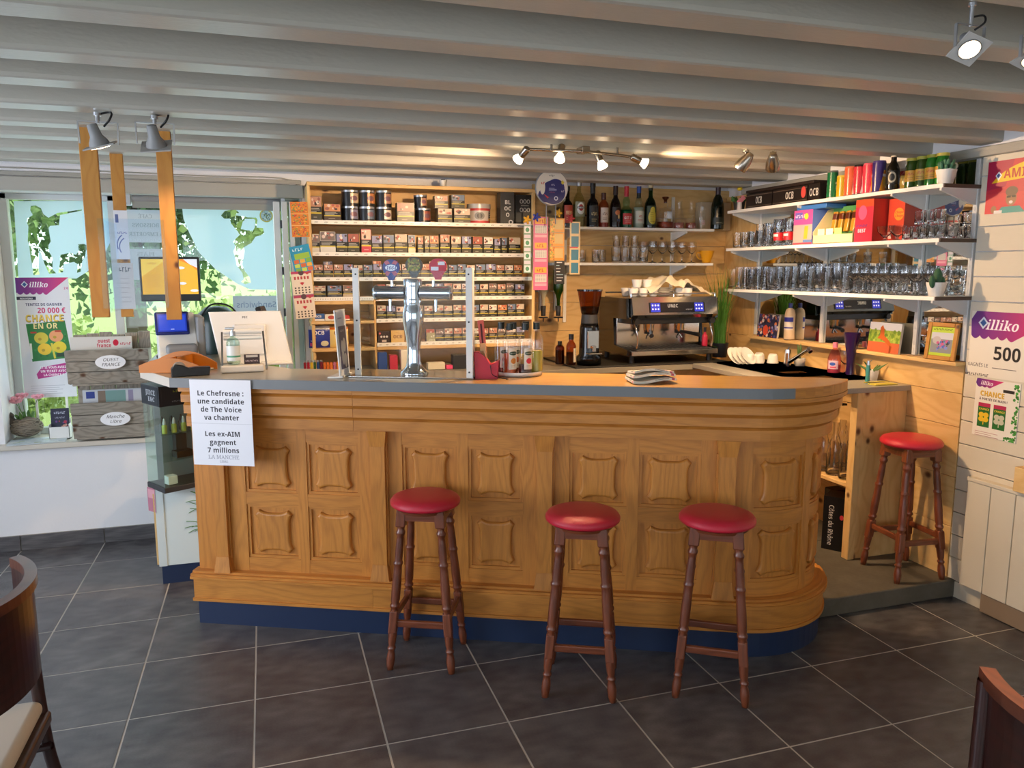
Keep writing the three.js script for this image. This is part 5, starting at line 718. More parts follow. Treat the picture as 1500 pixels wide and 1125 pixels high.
// ================= TICKET RACK AND ROUND SIGN =================
{
  const p = onZ(808, 275, -4.6), s = thing('round_sign', 'round navy and white sign on a clear stem', 'sign', [p.x, p.y, -4.6]);
  const c = print(220, 220, (x, w, h) => { disc(x, '#dcd8cc', 110, 110, 110); disc(x, '#26286a', 118, 140, 84, 76); disc(x, '#26286a', 135, 112, 62, 58); disc(x, '#26286a', 70, 160, 56, 46); disc(x, '#dcd8cc', 44, 110, 18, 46); text(x, '~~~~', 110, 34, 18, '#4a4a48', 'serif', 'italic'); text(x, '~~', 50, 84, 26, '#c03a34'); poly(x, '#c8b83a', [[178, 60], [196, 72], [186, 90], [172, 80]]); text(x, '~~~', 118, 92, 16, '#e8e8f0'); lines(x, '#b8c0e0', 88, 112, 60, 3, 7, 3); text(x, '~~~~~', 112, 140, 14, '#b04a60'); text(x, '~~', 186, 132, 20, '#d8d0d0'); poly(x, '#c83a48', [[50, 150], [90, 172], [78, 180]]); disc(x, '#c8ccdc', 138, 178, 14); disc(x, '#26286a', 138, 178, 8); });
  const d = new THREE.CircleGeometry(0.104, 48); cellUV(d, c); obj('face', [d.translate(0, 0, 0.009)], pm(c, 0.35), s); obj('rim', [rotX(lathe([[0, -0.008], [0.106, -0.008], [0.11, 0], [0.106, 0.008], [0.1, 0.0085], [0, 0.0085]], 48), Math.PI / 2)], M.midGrey, s); obj('stem', [rspan(-0.03, 0.03, -0.2, -0.09, -0.012, -0.004)], M.acrylic, s); obj('stem_rail', [rspan(-0.034, -0.028, -0.22, -0.09, -0.012, -0.002), rspan(0.028, 0.034, -0.22, -0.09, -0.012, -0.002)], M.midGrey, s);
  const r = thing('ticket_rack', 'clear rack on the cabinet end hung with ticket strips', 'rack', [1.77, 0, -4.73]); obj('frame', [rspan(-0.2, 0.2, 1.94, 1.95, -0.07, -0.02), rspan(-0.006, 0.006, 1.6, 1.95, -0.1, -0.09)], M.midGrey, r); obj('back_plate', [span(-0.12, 0.12, 1.6, 1.95, -0.108, -0.102)], M.acrylic, r);
  const st = (u0, v0, u1, v1, draw, label, z = -4.7) => { const a = onZ(u0, v1, z), b = onZ(u1, v0, z), w = b.x - a.x, h = b.y - a.y, c = print(100, Math.min(600, Math.round(100 * h / w)), draw), o = flat('ticket_strip', c, w, h, label, 'tickets', 'hanging ticket strips', 0.35); o.position.set((a.x + b.x) / 2, a.y, z); };
  st(767, 324, 778, 400, (x, w, h) => { for (let k = 0; k < 4; k++) { rect(x, '#7a9a8a', 0, k * h / 4, w, h / 4); rect(x, '#c8c0d0', 8, k * h / 4 + 6, 84, 40); rect(x, '#d8d8e0', 10, k * h / 4 + 60, 80, h / 8); disc(x, '#4a8a6a', 50, k * h / 4 + 100, 26); } }, 'narrow green and lilac ticket strip on the rack', -4.7);
  st(781, 318, 803, 425, (x, w, h) => { for (let k = 0; k < 3; k++) { const o = k * h / 3; rect(x, '#c8608a', 0, o, w, h / 3); rect(x, '#e8a23a', 10, o + 8, 80, 36); text(x, '~~~', 50, o + 27, 30, '#b03a2a'); rect(x, '#c8c4c0', 12, o + 54, 78, 50); for (let i = 0; i < 30; i++) rect(x, '#8a8688', 16 + (i % 6) * 12, o + 58 + Math.floor(i / 6) * 9, 7, 4); rect(x, '#e0a0b0', 10, o + 112, 80, 16); } }, 'pink ticket strip with orange tops on the rack', -4.695);
  st(805, 320, 827, 382, (x, w, h) => { for (let k = 0; k < 3; k++) { const o = k * h / 3; rect(x, '#d8902a', 0, o, w, h / 3 - 2); rect(x, '#cfae6a', 34, o + 10, 56, 60); for (let i = 0; i < 24; i++) disc(x, ['#a84a1c', '#8a9a3a', '#e8c05a'][i % 3], rr(2, 30), o + rr(4, 84), 5); } }, 'orange patterned ticket strip on the rack', -4.705);
  st(834, 325, 850, 402, (x, w, h) => { for (let k = 0; k < 4; k++) { const o = k * h / 4; rect(x, '#d0b88a', 0, o, w, h / 4); rect(x, '#2f7690', 16, o + 12, 70, h / 4 - 24); } rect(x, '#b83a4a', 0, h / 2 - 12, 80, 10); }, 'blue ticket strip in tan frames on the rack', -4.7);
  [[772, 322, 0xd8a020], [786, 318, 0x2c3a9a], [818, 312, 0xd8a020], [836, 320, 0xb03038]].forEach(([u, v, c], i) => { const q = onZ(u, v, -4.69), o = thing('ribbon_bow', ['yellow', 'blue', 'amber', 'red'][i] + ' ribbon bow on top of the ticket rack', 'bow', q, 0, 'ribbon bows'); obj('loops', [0, 1, 2, 3, 4].map((k) => sph(0.015, 0.014, 0, 0, 1, 0.5, 0.35).rotateZ(k * 1.25)), col(c, 0.4), o); });
}
{ const a = onZ(812, 416, -4.707), b = onZ(827, 380, -4.707), c = print(60, 130, (x, w, h) => { rect(x, '#141416', 0, 0, w, h); for (let i = 0; i < 7; i++) rect(x, ['#c8ccd0', '#7fa0b0', '#9a9ca0'][i % 3], rr(6, 16), 14 + i * 16, rr(18, 40), 5); }), o = flat('menu_card', c, b.x - a.x, b.y - a.y, 'narrow black card with white writing below orange tickets', 'card'); o.position.set((a.x + b.x) / 2, a.y, -4.707); }
// wall optics under the rack
for (const [u, hx, nm] of [[796, 0xc8c4a8, 'clear'], [818, 0x3d5a2c, 'green']]) {
  const p = onZ(u, 432, -5.03), t = thing('bottle_optic', nm + ' spirit bottle hung upside down in a wall optic', 'bottle', [p.x, p.y - 0.17, -5.03], 0, 'upside down bottles on wall optics');
  obj('glass', [lathe([[0.011, 0.09], [0.012, 0.14], [0.02, 0.17], [0.036, 0.2], [0.037, 0.34], [0, 0.345]], 24)], hx === 0x3d5a2c ? gl(0x9ac07a) : M.glass, t); obj('liquid', [lathe([[0, 0.095], [0.01, 0.1], [0.011, 0.14], [0.018, 0.17], [0.033, 0.2], [0.034, 0.27], [0, 0.27]], 24)], phy(hx, 0.3), t); obj('measure', [cyl(0.018, 0.016, 0.07, 0, 0.06, 0), rspan(-0.03, 0.03, 0.01, 0.02, -0.02, 0.02), cyl(0.005, 0.004, 0.03, 0, 0.0, 0)], M.darkGrey, t); obj('clamp', [rspan(-0.012, 0.012, 0.06, 0.3, -0.078, -0.04), rspan(-0.04, 0.04, 0.19, 0.2, -0.06, 0.0)], M.silver, t);
}
// ================= BACK SHELVES: BOTTLES =================
function wallShelf(name, label, x0, x1, y, z0, z1, o = {}) {
  const t = thing(name, label, 'shelf'); obj('board', [rspan(x0, x1, y - 0.018, y, z0, z1, 0.002)], M.whiteGloss, t); return t;
}
const LY = 1.955, GY = 1.716;
{
  for (const [y, lab] of [[LY, 'white bottle shelf on the pine back wall'], [GY, 'white glass shelf below the bottles on back wall']]) {
    const t = wallShelf('wall_shelf', lab, 1.84, 3.07, y, ZB + 0.02, -4.88);
    for (const x of [2.02, 2.86]) obj('bracket', [extr([[0, 0], [0.2, 0], [0.2, -0.012], [0.02, -0.06], [0, -0.065]], 0.014).rotateY(-Math.PI / 2).translate(x + 0.007, y - 0.018, ZB + 0.025)], M.whiteGloss, t);
  }
  for (const x of [2.02, 2.86]) tag(obj('shelf_upright', [rspan(x - 0.012, x + 0.012, 1.3, 2.19, ZB + 0.018, ZB + 0.03, 0.002), ...Array.from({ length: 22 }, (_, i) => box(0.004, 0.018, 0.004, x, 1.33 + i * 0.04, ZB + 0.03))], M.whiteGloss), x < 2.5 ? 'white slotted upright behind the dark bottles' : 'white slotted upright behind the carafes', 'upright', 'slotted uprights on pine wall');
  const Z = -4.98, G = 'spirit bottles on the back shelf';
  const L = (s, bg, fg, o = {}) => ({ w: 130, h: o.h ?? 90, size: o.size ?? 0.08, y: o.y ?? 0.08, arc: o.arc ?? 2, r: o.r, draw: o.draw ?? ((x, w, h) => { rect(x, bg, 0, 0, w, h); text(x, s, w / 2, h * 0.42, o.fs ?? 26, fg, o.font ?? 'serif', 'bold', 'center', w - 16); lines(x, fg, 30, h * 0.68, 70, 2, 9, 2); }) });
  bottle([1.985, LY, Z], { R: 0.036, h: 0.27, glass: gl(0x3a1a14), liquid: phy(0x24100c, 0.2), fill: 0.6, cap: M.black, lab: L('PRESO', '#b8442a', '#f0c890', { size: 0.12, y: 0.085 }), label: 'dark aperitif bottle with orange red label by the round sign', group: G });
  bottle([2.068, LY, Z], { R: 0.041, h: 0.305, nr: 0.014, ss: 0.52, ns: 0.76, glass: gl(0xe8e6cc), liquid: phy(0xb9b58a, 0.25, { transmission: 0.6, thickness: 0 }), fill: 0.5, cap: M.silver, lab: L('MARTINI', '#cfd0c8', '#26262a', { size: 0.1, y: 0.12, h: 120, draw: (x, w, h) => { rect(x, '#8a8a6a', 0, 0, w, h); disc(x, '#e0e0da', 65, 54, 44, 48); disc(x, '#a8302c', 65, 48, 26); rect(x, '#15151a', 22, 40, 86, 16); text(x, 'MARTINI', 65, 48, 18, '#eee'); } }), label: 'clear vermouth bottle with round silver label', group: G });
  bottle([2.17, LY, Z], { R: 0.04, h: 0.3, nr: 0.016, ss: 0.5, ns: 0.66, glass: phy(0x0b0b0c, 0.08), cap: M.black, sleeve: [col(0x202022, 0.3), 0.14], lab: L('~~~~~', '#111112', '#d8c890', { size: 0.13, y: 0.08, font: 'serif' }), label: 'black port bottle with gold script', group: G });
  bottle([2.252, LY, Z], { R: 0.034, h: 0.235, nr: 0.014, ss: 0.62, ns: 0.78, glass: gl(0xe8b8a0), liquid: phy(0xb0583c, 0.25), fill: 0.45, cap: col(0x4a2418, 0.3), capH: 0.045, lab: L('~~~~~', '#d8c8b8', '#6a4a3a', { size: 0.1, y: 0.085 }), label: 'short pink liqueur bottle with pale label', group: G });
  bottle([2.341, LY, Z], { R: 0.037, h: 0.285, nr: 0.0145, ss: 0.5, ns: 0.72, glass: phy(0x1a0d0a, 0.1), cap: col(0x2a1410, 0.3), capH: 0.06, lab: L('~~~~~~~', '#2a1a14', '#d8b888', { size: 0.1, y: 0.09, draw: (x, w, h) => { rect(x, '#21120e', 0, 0, w, h); disc(x, '#c8784a', 70, 34, 34, 16); disc(x, '#d8c08a', 84, 58, 14); rect(x, '#3a4a6a', 60, 72, 40, 14); } }), label: 'dark brown cream liqueur bottle with amber label', group: G });
  bottle([2.424, LY, Z], { R: 0.042, h: 0.285, nr: 0.014, glass: gl(0xd6ecd8), prof: [[0, 0], [0.95, 0], [1, 0.03], [1, 0.38], [0.86, 0.46], [0.5, 0.52], [0.62, 0.62], [0.55, 0.68], [0.36, 0.76], [0.33, 0.97]], liquid: phy(0x0b5a38, 0.15), fill: 0.44, cap: col(0xc0303a, 0.3), capH: 0.07, lab: L('GET 27', '#c0302f', '#f4e8e0', { size: 0.075, y: 0.062, fs: 30, font: 'sans-serif' }), label: 'green mint liqueur bottle with red label and cap', group: G });
  bottle([2.519, LY, Z], { R: 0.038, h: 0.287, nr: 0.0135, glass: gl(0xeaf0ea), prof: [[0, 0], [0.95, 0], [1, 0.03], [1, 0.42], [0.9, 0.5], [0.62, 0.55], [0.7, 0.62], [0.5, 0.72], [0.37, 0.78], [0.36, 0.97]], liquid: phy(0xb8c0b4, 0.3), fill: 0.5, cap: col(0x2a4a9a, 0.3), capH: 0.045, sleeve: [M.black, 0.12], lab: L('~~~', '#c9cdc0', '#b03a34', { size: 0.085, y: 0.075 }), label: 'frosted white spirit bottle with blue cap', group: G });
  bottle([2.61, LY, Z], { R: 0.041, h: 0.3, nr: 0.0145, ss: 0.5, ns: 0.72, glass: gl(0x4f7a34), liquid: phy(0x24361a, 0.2), fill: 0.55, cap: col(0xc8b890, 0.35), capH: 0.02, sleeve: [col(0x2a2410, 0.3), 0.06], lab: L('~~~~~~~~~~', '#c8b83a', '#6a5a14', { size: 0.13, y: 0.09, h: 110, arc: 2.3, draw: (x, w, h) => { rect(x, '#2c3f20', 0, 0, w, h); disc(x, '#cbbb3e', 65, 66, 44, 40); disc(x, '#cbbb3e', 65, 30, 26, 24); lines(x, '#8a7a1c', 40, 40, 50, 6, 10, 2); } }), label: 'green wine bottle with yellow shield label', group: G });
  { const t = thing('decanter', 'square crystal whisky decanter with stopper and amber rest', 'decanter', [2.728, LY, Z], 0.2); obj('glass', [lathe([[0, 0], [0.062, 0], [0.064, 0.01], [0.064, 0.125], [0.05, 0.145], [0.018, 0.152], [0.016, 0.18], [0.022, 0.185]], 4).rotateY(Math.PI / 4)], M.glass, t); obj('whisky', [lathe([[0, 0.006], [0.058, 0.006], [0.058, 0.05], [0, 0.05]], 4).rotateY(Math.PI / 4)], phy(0x9a3a1a, 0.15), t); obj('stopper', [lathe([[0.012, 0.18], [0.012, 0.2], [0.026, 0.215], [0.026, 0.222], [0, 0.225]], 8)], gl(0xb07a5a), t); obj('plate', [rspan(-0.02, 0.02, 0.07, 0.12, 0.046, 0.048)], M.silver, t); }
  for (const [x, l] of [[2.826, 'clear waisted carafe beside the crystal decanter'], [2.872, 'clear waisted carafe behind the others'], [2.925, 'clear waisted carafe beside the tall glass']]) bottle([x, LY, Z + (x === 2.872 ? -0.06 : 0.02)], { name: 'carafe', cat: 'carafe', R: 0.042, h: 0.2, glass: M.glass, prof: [[0, 0.01], [0.85, 0.01], [0.95, 0.04], [0.98, 0.3], [0.6, 0.62], [0.42, 0.78], [0.5, 0.95], [0.62, 1]], liquid: phy(0xc87a6a, 0.2, { transmission: 0.5, thickness: 0 }), fill: 0.22, label: l, group: 'carafes on the back shelf' });
  bottle([3.02, LY, Z], { name: 'beer_glass', cat: 'glass', R: 0.037, h: 0.165, glass: M.glass, prof: [[0, 0.02], [0.75, 0.02], [0.8, 0.05], [1, 0.7], [0.86, 1]], lab: L('', '#c8b0a8', '#c03a34', { size: 0.035, y: 0.05, r: 0.86, arc: 1 }), label: 'clear beer glass at the end of the bottle shelf' });
  bottle([3.12, LY - 0.002, -4.93], { name: 'champagne_bottle', R: 0.047, h: 0.315, nr: 0.0155, ss: 0.45, ns: 0.78, glass: phy(0x12180f, 0.12), cap: col(0x3a2a34, 0.3), capH: 0.09, lab: L('', '#23281f', '#cfcabc', { size: 0.05, y: 0.06, arc: 2.6 }), label: 'dark champagne bottle in the shelf corner' });
  const t = thing('corner_box', 'pale wooden box behind the champagne bottle', 'box', [3.13, LY, -5.06]); obj('box', [rspan(-0.09, 0.16, 0, 0.2, -0.04, 0.04, 0.003)], std(0xb9a88c, 0.6), t);
}
// ---------- glassware ----------
const GP = {
  tumbler: [[0, 0.004], [0.026, 0.002], [0.028, 0.0], [0.03, 0.01], [0.035, 0.105], [0.0335, 0.105], [0.028, 0.014], [0, 0.012]],
  highball: [[0, 0.003], [0.024, 0.0], [0.027, 0.004], [0.03, 0.15], [0.0287, 0.15], [0.0255, 0.012], [0, 0.01]],
  beer: [[0, 0.003], [0.027, 0.0], [0.029, 0.006], [0.026, 0.02], [0.031, 0.08], [0.037, 0.13], [0.034, 0.168], [0.0328, 0.168], [0.0355, 0.13], [0.0295, 0.08], [0.024, 0.024], [0, 0.018]],
  stem: [[0, 0.002], [0.031, 0.0], [0.031, 0.003], [0.006, 0.01], [0.004, 0.02], [0.004, 0.06], [0.012, 0.068], [0.031, 0.09], [0.034, 0.115], [0.03, 0.15], [0.029, 0.15], [0.0328, 0.115], [0.03, 0.092], [0.01, 0.071], [0, 0.07]],
  cup: [[0, 0.003], [0.03, 0.0], [0.03, 0.003], [0.008, 0.009], [0.008, 0.02], [0.02, 0.03], [0.043, 0.055], [0.05, 0.09], [0.0488, 0.09], [0.0415, 0.057], [0.018, 0.033], [0, 0.03]],
  mug: [[0, 0.003], [0.032, 0.0], [0.035, 0.004], [0.036, 0.02], [0.037, 0.095], [0.034, 0.095], [0.032, 0.016], [0, 0.014]],
};
const protoG = {};
for (const k in GP) { protoG[k] = [prep(lathe(GP[k], 20))]; if (k === 'mug') protoG[k].push(prep(tube([[0.036, 0.08, 0], [0.058, 0.08, 0], [0.066, 0.055, 0], [0.058, 0.028, 0], [0.036, 0.024, 0]], 0.0055, 18, 8))); }
function glass(kind, p, label, group, turn = 0, sc = 1) {
  const names = { tumbler: 'tumbler_glass', highball: 'highball_glass', beer: 'beer_glass', stem: 'wine_glass', cup: 'dessert_glass', mug: 'glass_mug' };
  if (kind === 'mug') { const t = thing('glass_mug', label, 'mug', p, turn, group); obj('cup', protoG.mug[0], M.ware, t); obj('handle', protoG.mug[1], M.ware, t); t.scale.setScalar(sc); return t; }
  const o = tag(obj(names[kind], protoG[kind][0], M.ware), label, 'glass', group); p.isVector3 ? o.position.copy(p) : o.position.set(...p); o.rotation.y = turn; o.scale.setScalar(sc); return o;
}
{ // glasses on the lower back shelf
  let x = 2.03; const G = 'glasses on the lower back shelf';
  for (let i = 0; i < 4; i++, x += 0.075) glass('tumbler', [x, GY, -4.93 - (i % 2) * 0.075], 'short tumbler at the ticket end of the lower back shelf', G, 0, 0.85);
  for (let i = 0; i < 4; i++, x += 0.07) { glass('tumbler', [x, GY, -4.93], 'tumbler at the bottom of a stack on the lower back shelf', G); if (i < 3) glass('tumbler', [x, GY + 0.106, -4.93], 'tumbler stacked on another on the lower back shelf', G, 0, 0.75); }
  for (let i = 0; i < 5; i++, x += 0.078) { glass('stem', [x, GY, -4.93], 'stemmed glass in the front row, lower back shelf', G); glass('stem', [x - 0.03, GY, -5.02], 'stemmed glass in the back row, lower back shelf', G); }
  
  const y = thing('yellow_cup', 'yellow ceramic cup with dark lettering', 'cup', [3.05, GY, -4.94], Math.PI); obj('cup', [lathe([[0, 0.002], [0.026, 0], [0.03, 0.006], [0.045, 0.05], [0.055, 0.088], [0.052, 0.088], [0.042, 0.05], [0.024, 0.01], [0, 0.008]], 28)], col(0xd99a1c, 0.3), y); obj('handle', [tube([[0.048, 0.07, 0], [0.075, 0.075, 0], [0.08, 0.055, 0], [0.062, 0.032, 0], [0.036, 0.028, 0]], 0.005, 18, 8)], col(0xd99a1c, 0.3), y);
}
// ================= RIGHT SHELVES =================
const SX = 3.2, RY = [2.072, 1.816, 1.537];
{
  ['top', 'middle', 'lower'].forEach((nm, k) => {
    const y = RY[k], t = thing('side_shelf', `white ${nm} shelf before the mirror on the right wall`, 'shelf'); obj('board', [rspan(3.085, XR - 0.012, y - 0.02, y, -4.75, -2.95, 0.002)], M.whiteGloss, t); obj('end_face', [rspan(3.088, XR - 0.014, y - 0.019, y - 0.001, -2.951, -2.943, 0.001)], col(0x4a3a30, 0.6), t).userData.label = 'raw brown end of the shelf board';
    for (const z of [-4.69, -4.006, -3.27, -2.965]) obj('bracket', [extr([[0, 0], [-0.22, 0], [-0.22, -0.012], [-0.03, -0.07], [0, -0.075]], 0.012).translate(XR - 0.022, y - 0.02, z - 0.006)], std(0xc4c6c6, 0.4), t);
  });
  [[-4.69, 'by the back corner'], [-4.006, 'behind the faucet end of the mirror'], [-3.27, 'behind the horse painting'], [-2.965, 'at the edge of the plank wall']].forEach(([z, w]) => tag(obj('shelf_upright', [rspan(XR - 0.024, XR - 0.009, 1.215, 2.195, z - 0.012, z + 0.012, 0.002), ...Array.from({ length: 24 }, (_, i) => box(0.004, 0.02, 0.004, XR - 0.0245, 1.24 + i * 0.04, z))], std(0xc9cbcb, 0.4)), 'white slotted shelf upright ' + w, 'upright', 'slotted uprights on the mirror'));
}
{ // top shelf
  const y = RY[0], ocb = (sub) => print(300, 60, (x, w, h) => { rect(x, '#241c18', 0, 0, w, h); rect(x, '#8a7a6a', 0, 8, w, 1.5); rect(x, '#8a7a6a', 0, 50, w, 1.5); text(x, 'OCB', 150, 30, 36, '#d4d0c8'); if (sub) disc(x, '#d8504a', 268, 24, 20); });
  const bx = (z0, z1, c, label) => { const g = rotY(pbox(z1 - z0, 0.1, 0.07, c, '#1c1614'), -Math.PI / 2).translate(0, 0.05, 0), o = tag(obj('paper_carton', [g], pm(c, 0.4)), label, 'carton', 'long brown paper cartons'); o.position.set(3.165, y, (z0 + z1) / 2); };
  bx(-4.6, -4.32, ocb(false), 'long brown paper carton at the corner of the top shelf'); bx(-4.31, -3.98, ocb(true), 'long brown paper carton with red dot on the top shelf'); bx(-3.97, -3.87, print(90, 60, (x, w, h) => { rect(x, '#241c18', 0, 0, w, h); text(x, 'OCB', 45, 30, 36, '#d4d0c8', 'sans-serif', 'bold', 'center', 78); }), 'short brown paper carton behind the green can');
  const top2 = rspan(3.11, 3.29, y + 0.102, y + 0.12, -4.58, -3.9); tag(obj('paper_carton', [top2], col(0x2a1f1a, 0.5)), 'flat dark carton lying on the brown paper cartons', 'carton');
  const can = (z, x0, h, R, draw, label, lid = M.silver) => { const c = print(200, 110, draw), t = thing('crisp_can', label, 'can', [x0, y, z], 0, 'snack cans on the top shelf'), g = new THREE.CylinderGeometry(R, R, h - 0.02, 28, 1, true).translate(0, h / 2, 0); cellUV(g, c); g.rotateY(-1.2 + Math.PI); obj('body', [g], pm(c, 0.25), t); obj('rim', [cyl(R * 0.92, R, 0.012, 0, h - 0.006, 0, 28), cyl(R, R * 0.92, 0.012, 0, 0.006, 0, 28)], lid, t); };
  const D = (bg, a, b) => (x, w, h) => { rect(x, bg, 0, 0, w, h); for (const o of [0, 100]) { poly(x, a, [[o + 20, h], [o + 40, 30], [o + 70, 30], [o + 85, h]]); disc(x, b, o + 55, 70, 18, 22); rect(x, '#f0ead8', o + 34, 44, 40, 10); } };
  can(-3.8, 3.16, 0.16, 0.03, D('#1c6a3c', '#2a8a50', '#c8d8c0'), 'tall green soda can on the top shelf'); can(-3.73, 3.17, 0.125, 0.031, D('#c8a41c', '#e0bc2a', '#8a4a1c'), 'short yellow can beside the green one', col(0xd8b83a, 0.4)); can(-3.655, 3.16, 0.165, 0.033, D('#d8603a', '#e8a060', '#d83a3a'), 'orange snack can on the top shelf', col(0xd87050, 0.4)); can(-3.585, 3.16, 0.165, 0.033, D('#c0303c', '#d8d0d0', '#2a3a8a'), 'red snack can with dark lid', M.black); can(-3.515, 3.16, 0.165, 0.033, D('#d0384c', '#e8c8d0', '#3a3a8a'), 'pink red snack can on the top shelf', col(0xd05a6a, 0.4)); can(-3.445, 3.16, 0.168, 0.034, D('#3a2a6a', '#e0922a', '#d8b03a'), 'purple and orange snack can on the top shelf', col(0x4a3a7a, 0.4));
  bottle([3.16, y, -3.345], { name: 'beer_bottle', R: 0.032, h: 0.205, nr: 0.0135, ss: 0.5, ns: 0.72, glass: phy(0x1c1408, 0.1), cap: col(0x8a8a8a, 0.3), capH: 0.01, sleeve: [col(0xc8b8a0, 0.4), 0.1], lab: { w: 100, h: 70, size: 0.07, y: 0.07, arc: 2.6, turn: -0.9, draw: (x, w, h) => { rect(x, '#141008', 0, 0, w, h); disc(x, '#a8a290', 50, 34, 24, 28); disc(x, '#141008', 50, 34, 16, 18); } }, label: 'dark brown beer bottle with pale neck on the top shelf' });
  bottle([3.18, y, -3.275], { name: 'round_bottle', R: 0.034, h: 0.155, glass: M.glass, prof: [[0, 0], [0.8, 0.01], [1, 0.2], [0.9, 0.45], [0.4, 0.6], [0.36, 0.75], [0.55, 0.78], [0.5, 0.98]], liquid: phy(0xc8a84a, 0.2, { transmission: 0.4, thickness: 0 }), fill: 0.48, label: 'small clear bottle of golden liquid between beer and jars' });
  [-3.215, -3.15, -3.09, -3.03].forEach((z, i) => { const t = thing('preserve_jar', `green glass preserve jar with yellow label, ${['beside the golden bottle', 'second from the golden bottle', 'second from the succulent', 'beside the succulent'][i]}`, 'jar', [3.155, y, z], -1.0, 'jars on the top shelf'); const c = print(110, 50, (x, w, h) => { rect(x, i === 1 ? '#d0a84a' : '#d8a23a', 0, 0, w, h); text(x, '~~~~~', 55, 16, 18, '#c04a3a', 'serif', 'italic bold'); lines(x, '#8a5a2a', 20, 32, 70, 2, 8, 2); }); obj('glass', [lathe([[0, 0], [0.029, 0], [0.031, 0.006], [0.031, 0.115], [0.026, 0.128], [0.026, 0.14]], 24)], phy(i < 2 ? 0x3a5a1c : 0x2f8a2c, 0.12, { transmission: 0.35, thickness: 0 }), t); const g = new THREE.CylinderGeometry(0.0316, 0.0316, 0.055, 18, 1, true, -1.3, 2.6).translate(0, 0.062, 0); cellUV(g, c); obj('label', [g], pm(c, 0.4), t); obj('lid', [cyl(0.029, 0.029, 0.014, 0, 0.144, 0, 24)], col(i === 3 ? 0xc8b84a : 0xa8a83a, 0.35), t); });
  const pot = (x, yy, z, label, kind) => { const t = thing('succulent_pot', label, 'plant', [x, yy, z], 0.2, 'white square pots'); obj('pot', [lathe([[0, 0], [0.032, 0], [0.048, 0.068], [0.043, 0.068], [0.036, 0.052], [0, 0.052]], 4).rotateY(Math.PI / 4)], M.white, t); if (kind === 'cactus') { obj('cactus', [sph(0.02, 0.004, 0.09, 0, 1, 2.4, 1), sph(0.014, -0.026, 0.075, 0, 1, 2.2, 1).rotateZ(0.15), sph(0.013, 0.028, 0.07, 0.01, 1, 2, 1)], col(0x2f5a3c, 0.7), t); obj('pebbles', Array.from({ length: 14 }, () => sph(0.007, rr(-0.028, 0.028), 0.055, rr(-0.028, 0.028))), col(0x9a9284, 0.9), t); } else obj('leaves', Array.from({ length: 18 }, (_, i) => sph(0.012, 0.014 + (i % 3) * 0.007, 0.01, 0, 0.7, 1.7, 0.7).rotateZ(-0.5 + (i % 3) * 0.1).rotateY(i * 1.1).translate(0, 0.06 + (i % 4) * 0.012, 0)), col(0x4a7a5a, 0.6), t); return t; };
  pot(3.135, y, -2.985, 'green succulent in white pot at the end of the top shelf', 'suc'); pot(3.135, RY[2], -2.99, 'cactus in white pot at the end of the lower shelf', 'cactus');
  const fl = thing('flower_pot', 'small potted plant with yellow flower at top shelf corner', 'plant', [3.13, y, -4.68]); obj('pot', [cyl(0.04, 0.032, 0.06, 0, 0.03, 0)], col(0x3a3430), fl); obj('leaves', Array.from({ length: 26 }, (_, i) => sph(0.03, 0.02, 0.02, 0, 0.3, 1.3, 0.15).rotateZ(-0.6 - rnd() * 0.5).rotateY(i * 0.7).translate(0, 0.06, 0)), col(0x3f6a2c, 0.6), fl); obj('flower', [sph(0.018, -0.02, 0.14, 0.03, 1, 0.7, 1)], col(0xd8c02a), fl);
  const pk = thing('pink_clip', 'pink eraser-like clip on a white stub at shelf end', 'ornament', [3.1, y, -4.63]); obj('stub', [cyl(0.014, 0.018, 0.05, 0, 0.025, 0)], col(0xd8ccc8), pk); obj('tip', [rotZ(rbox(0.03, 0.06, 0.02, 0, 0.03, 0, 0.004), -0.8).translate(-0.01, 0.045, 0)], col(0xe08a94), pk);
}
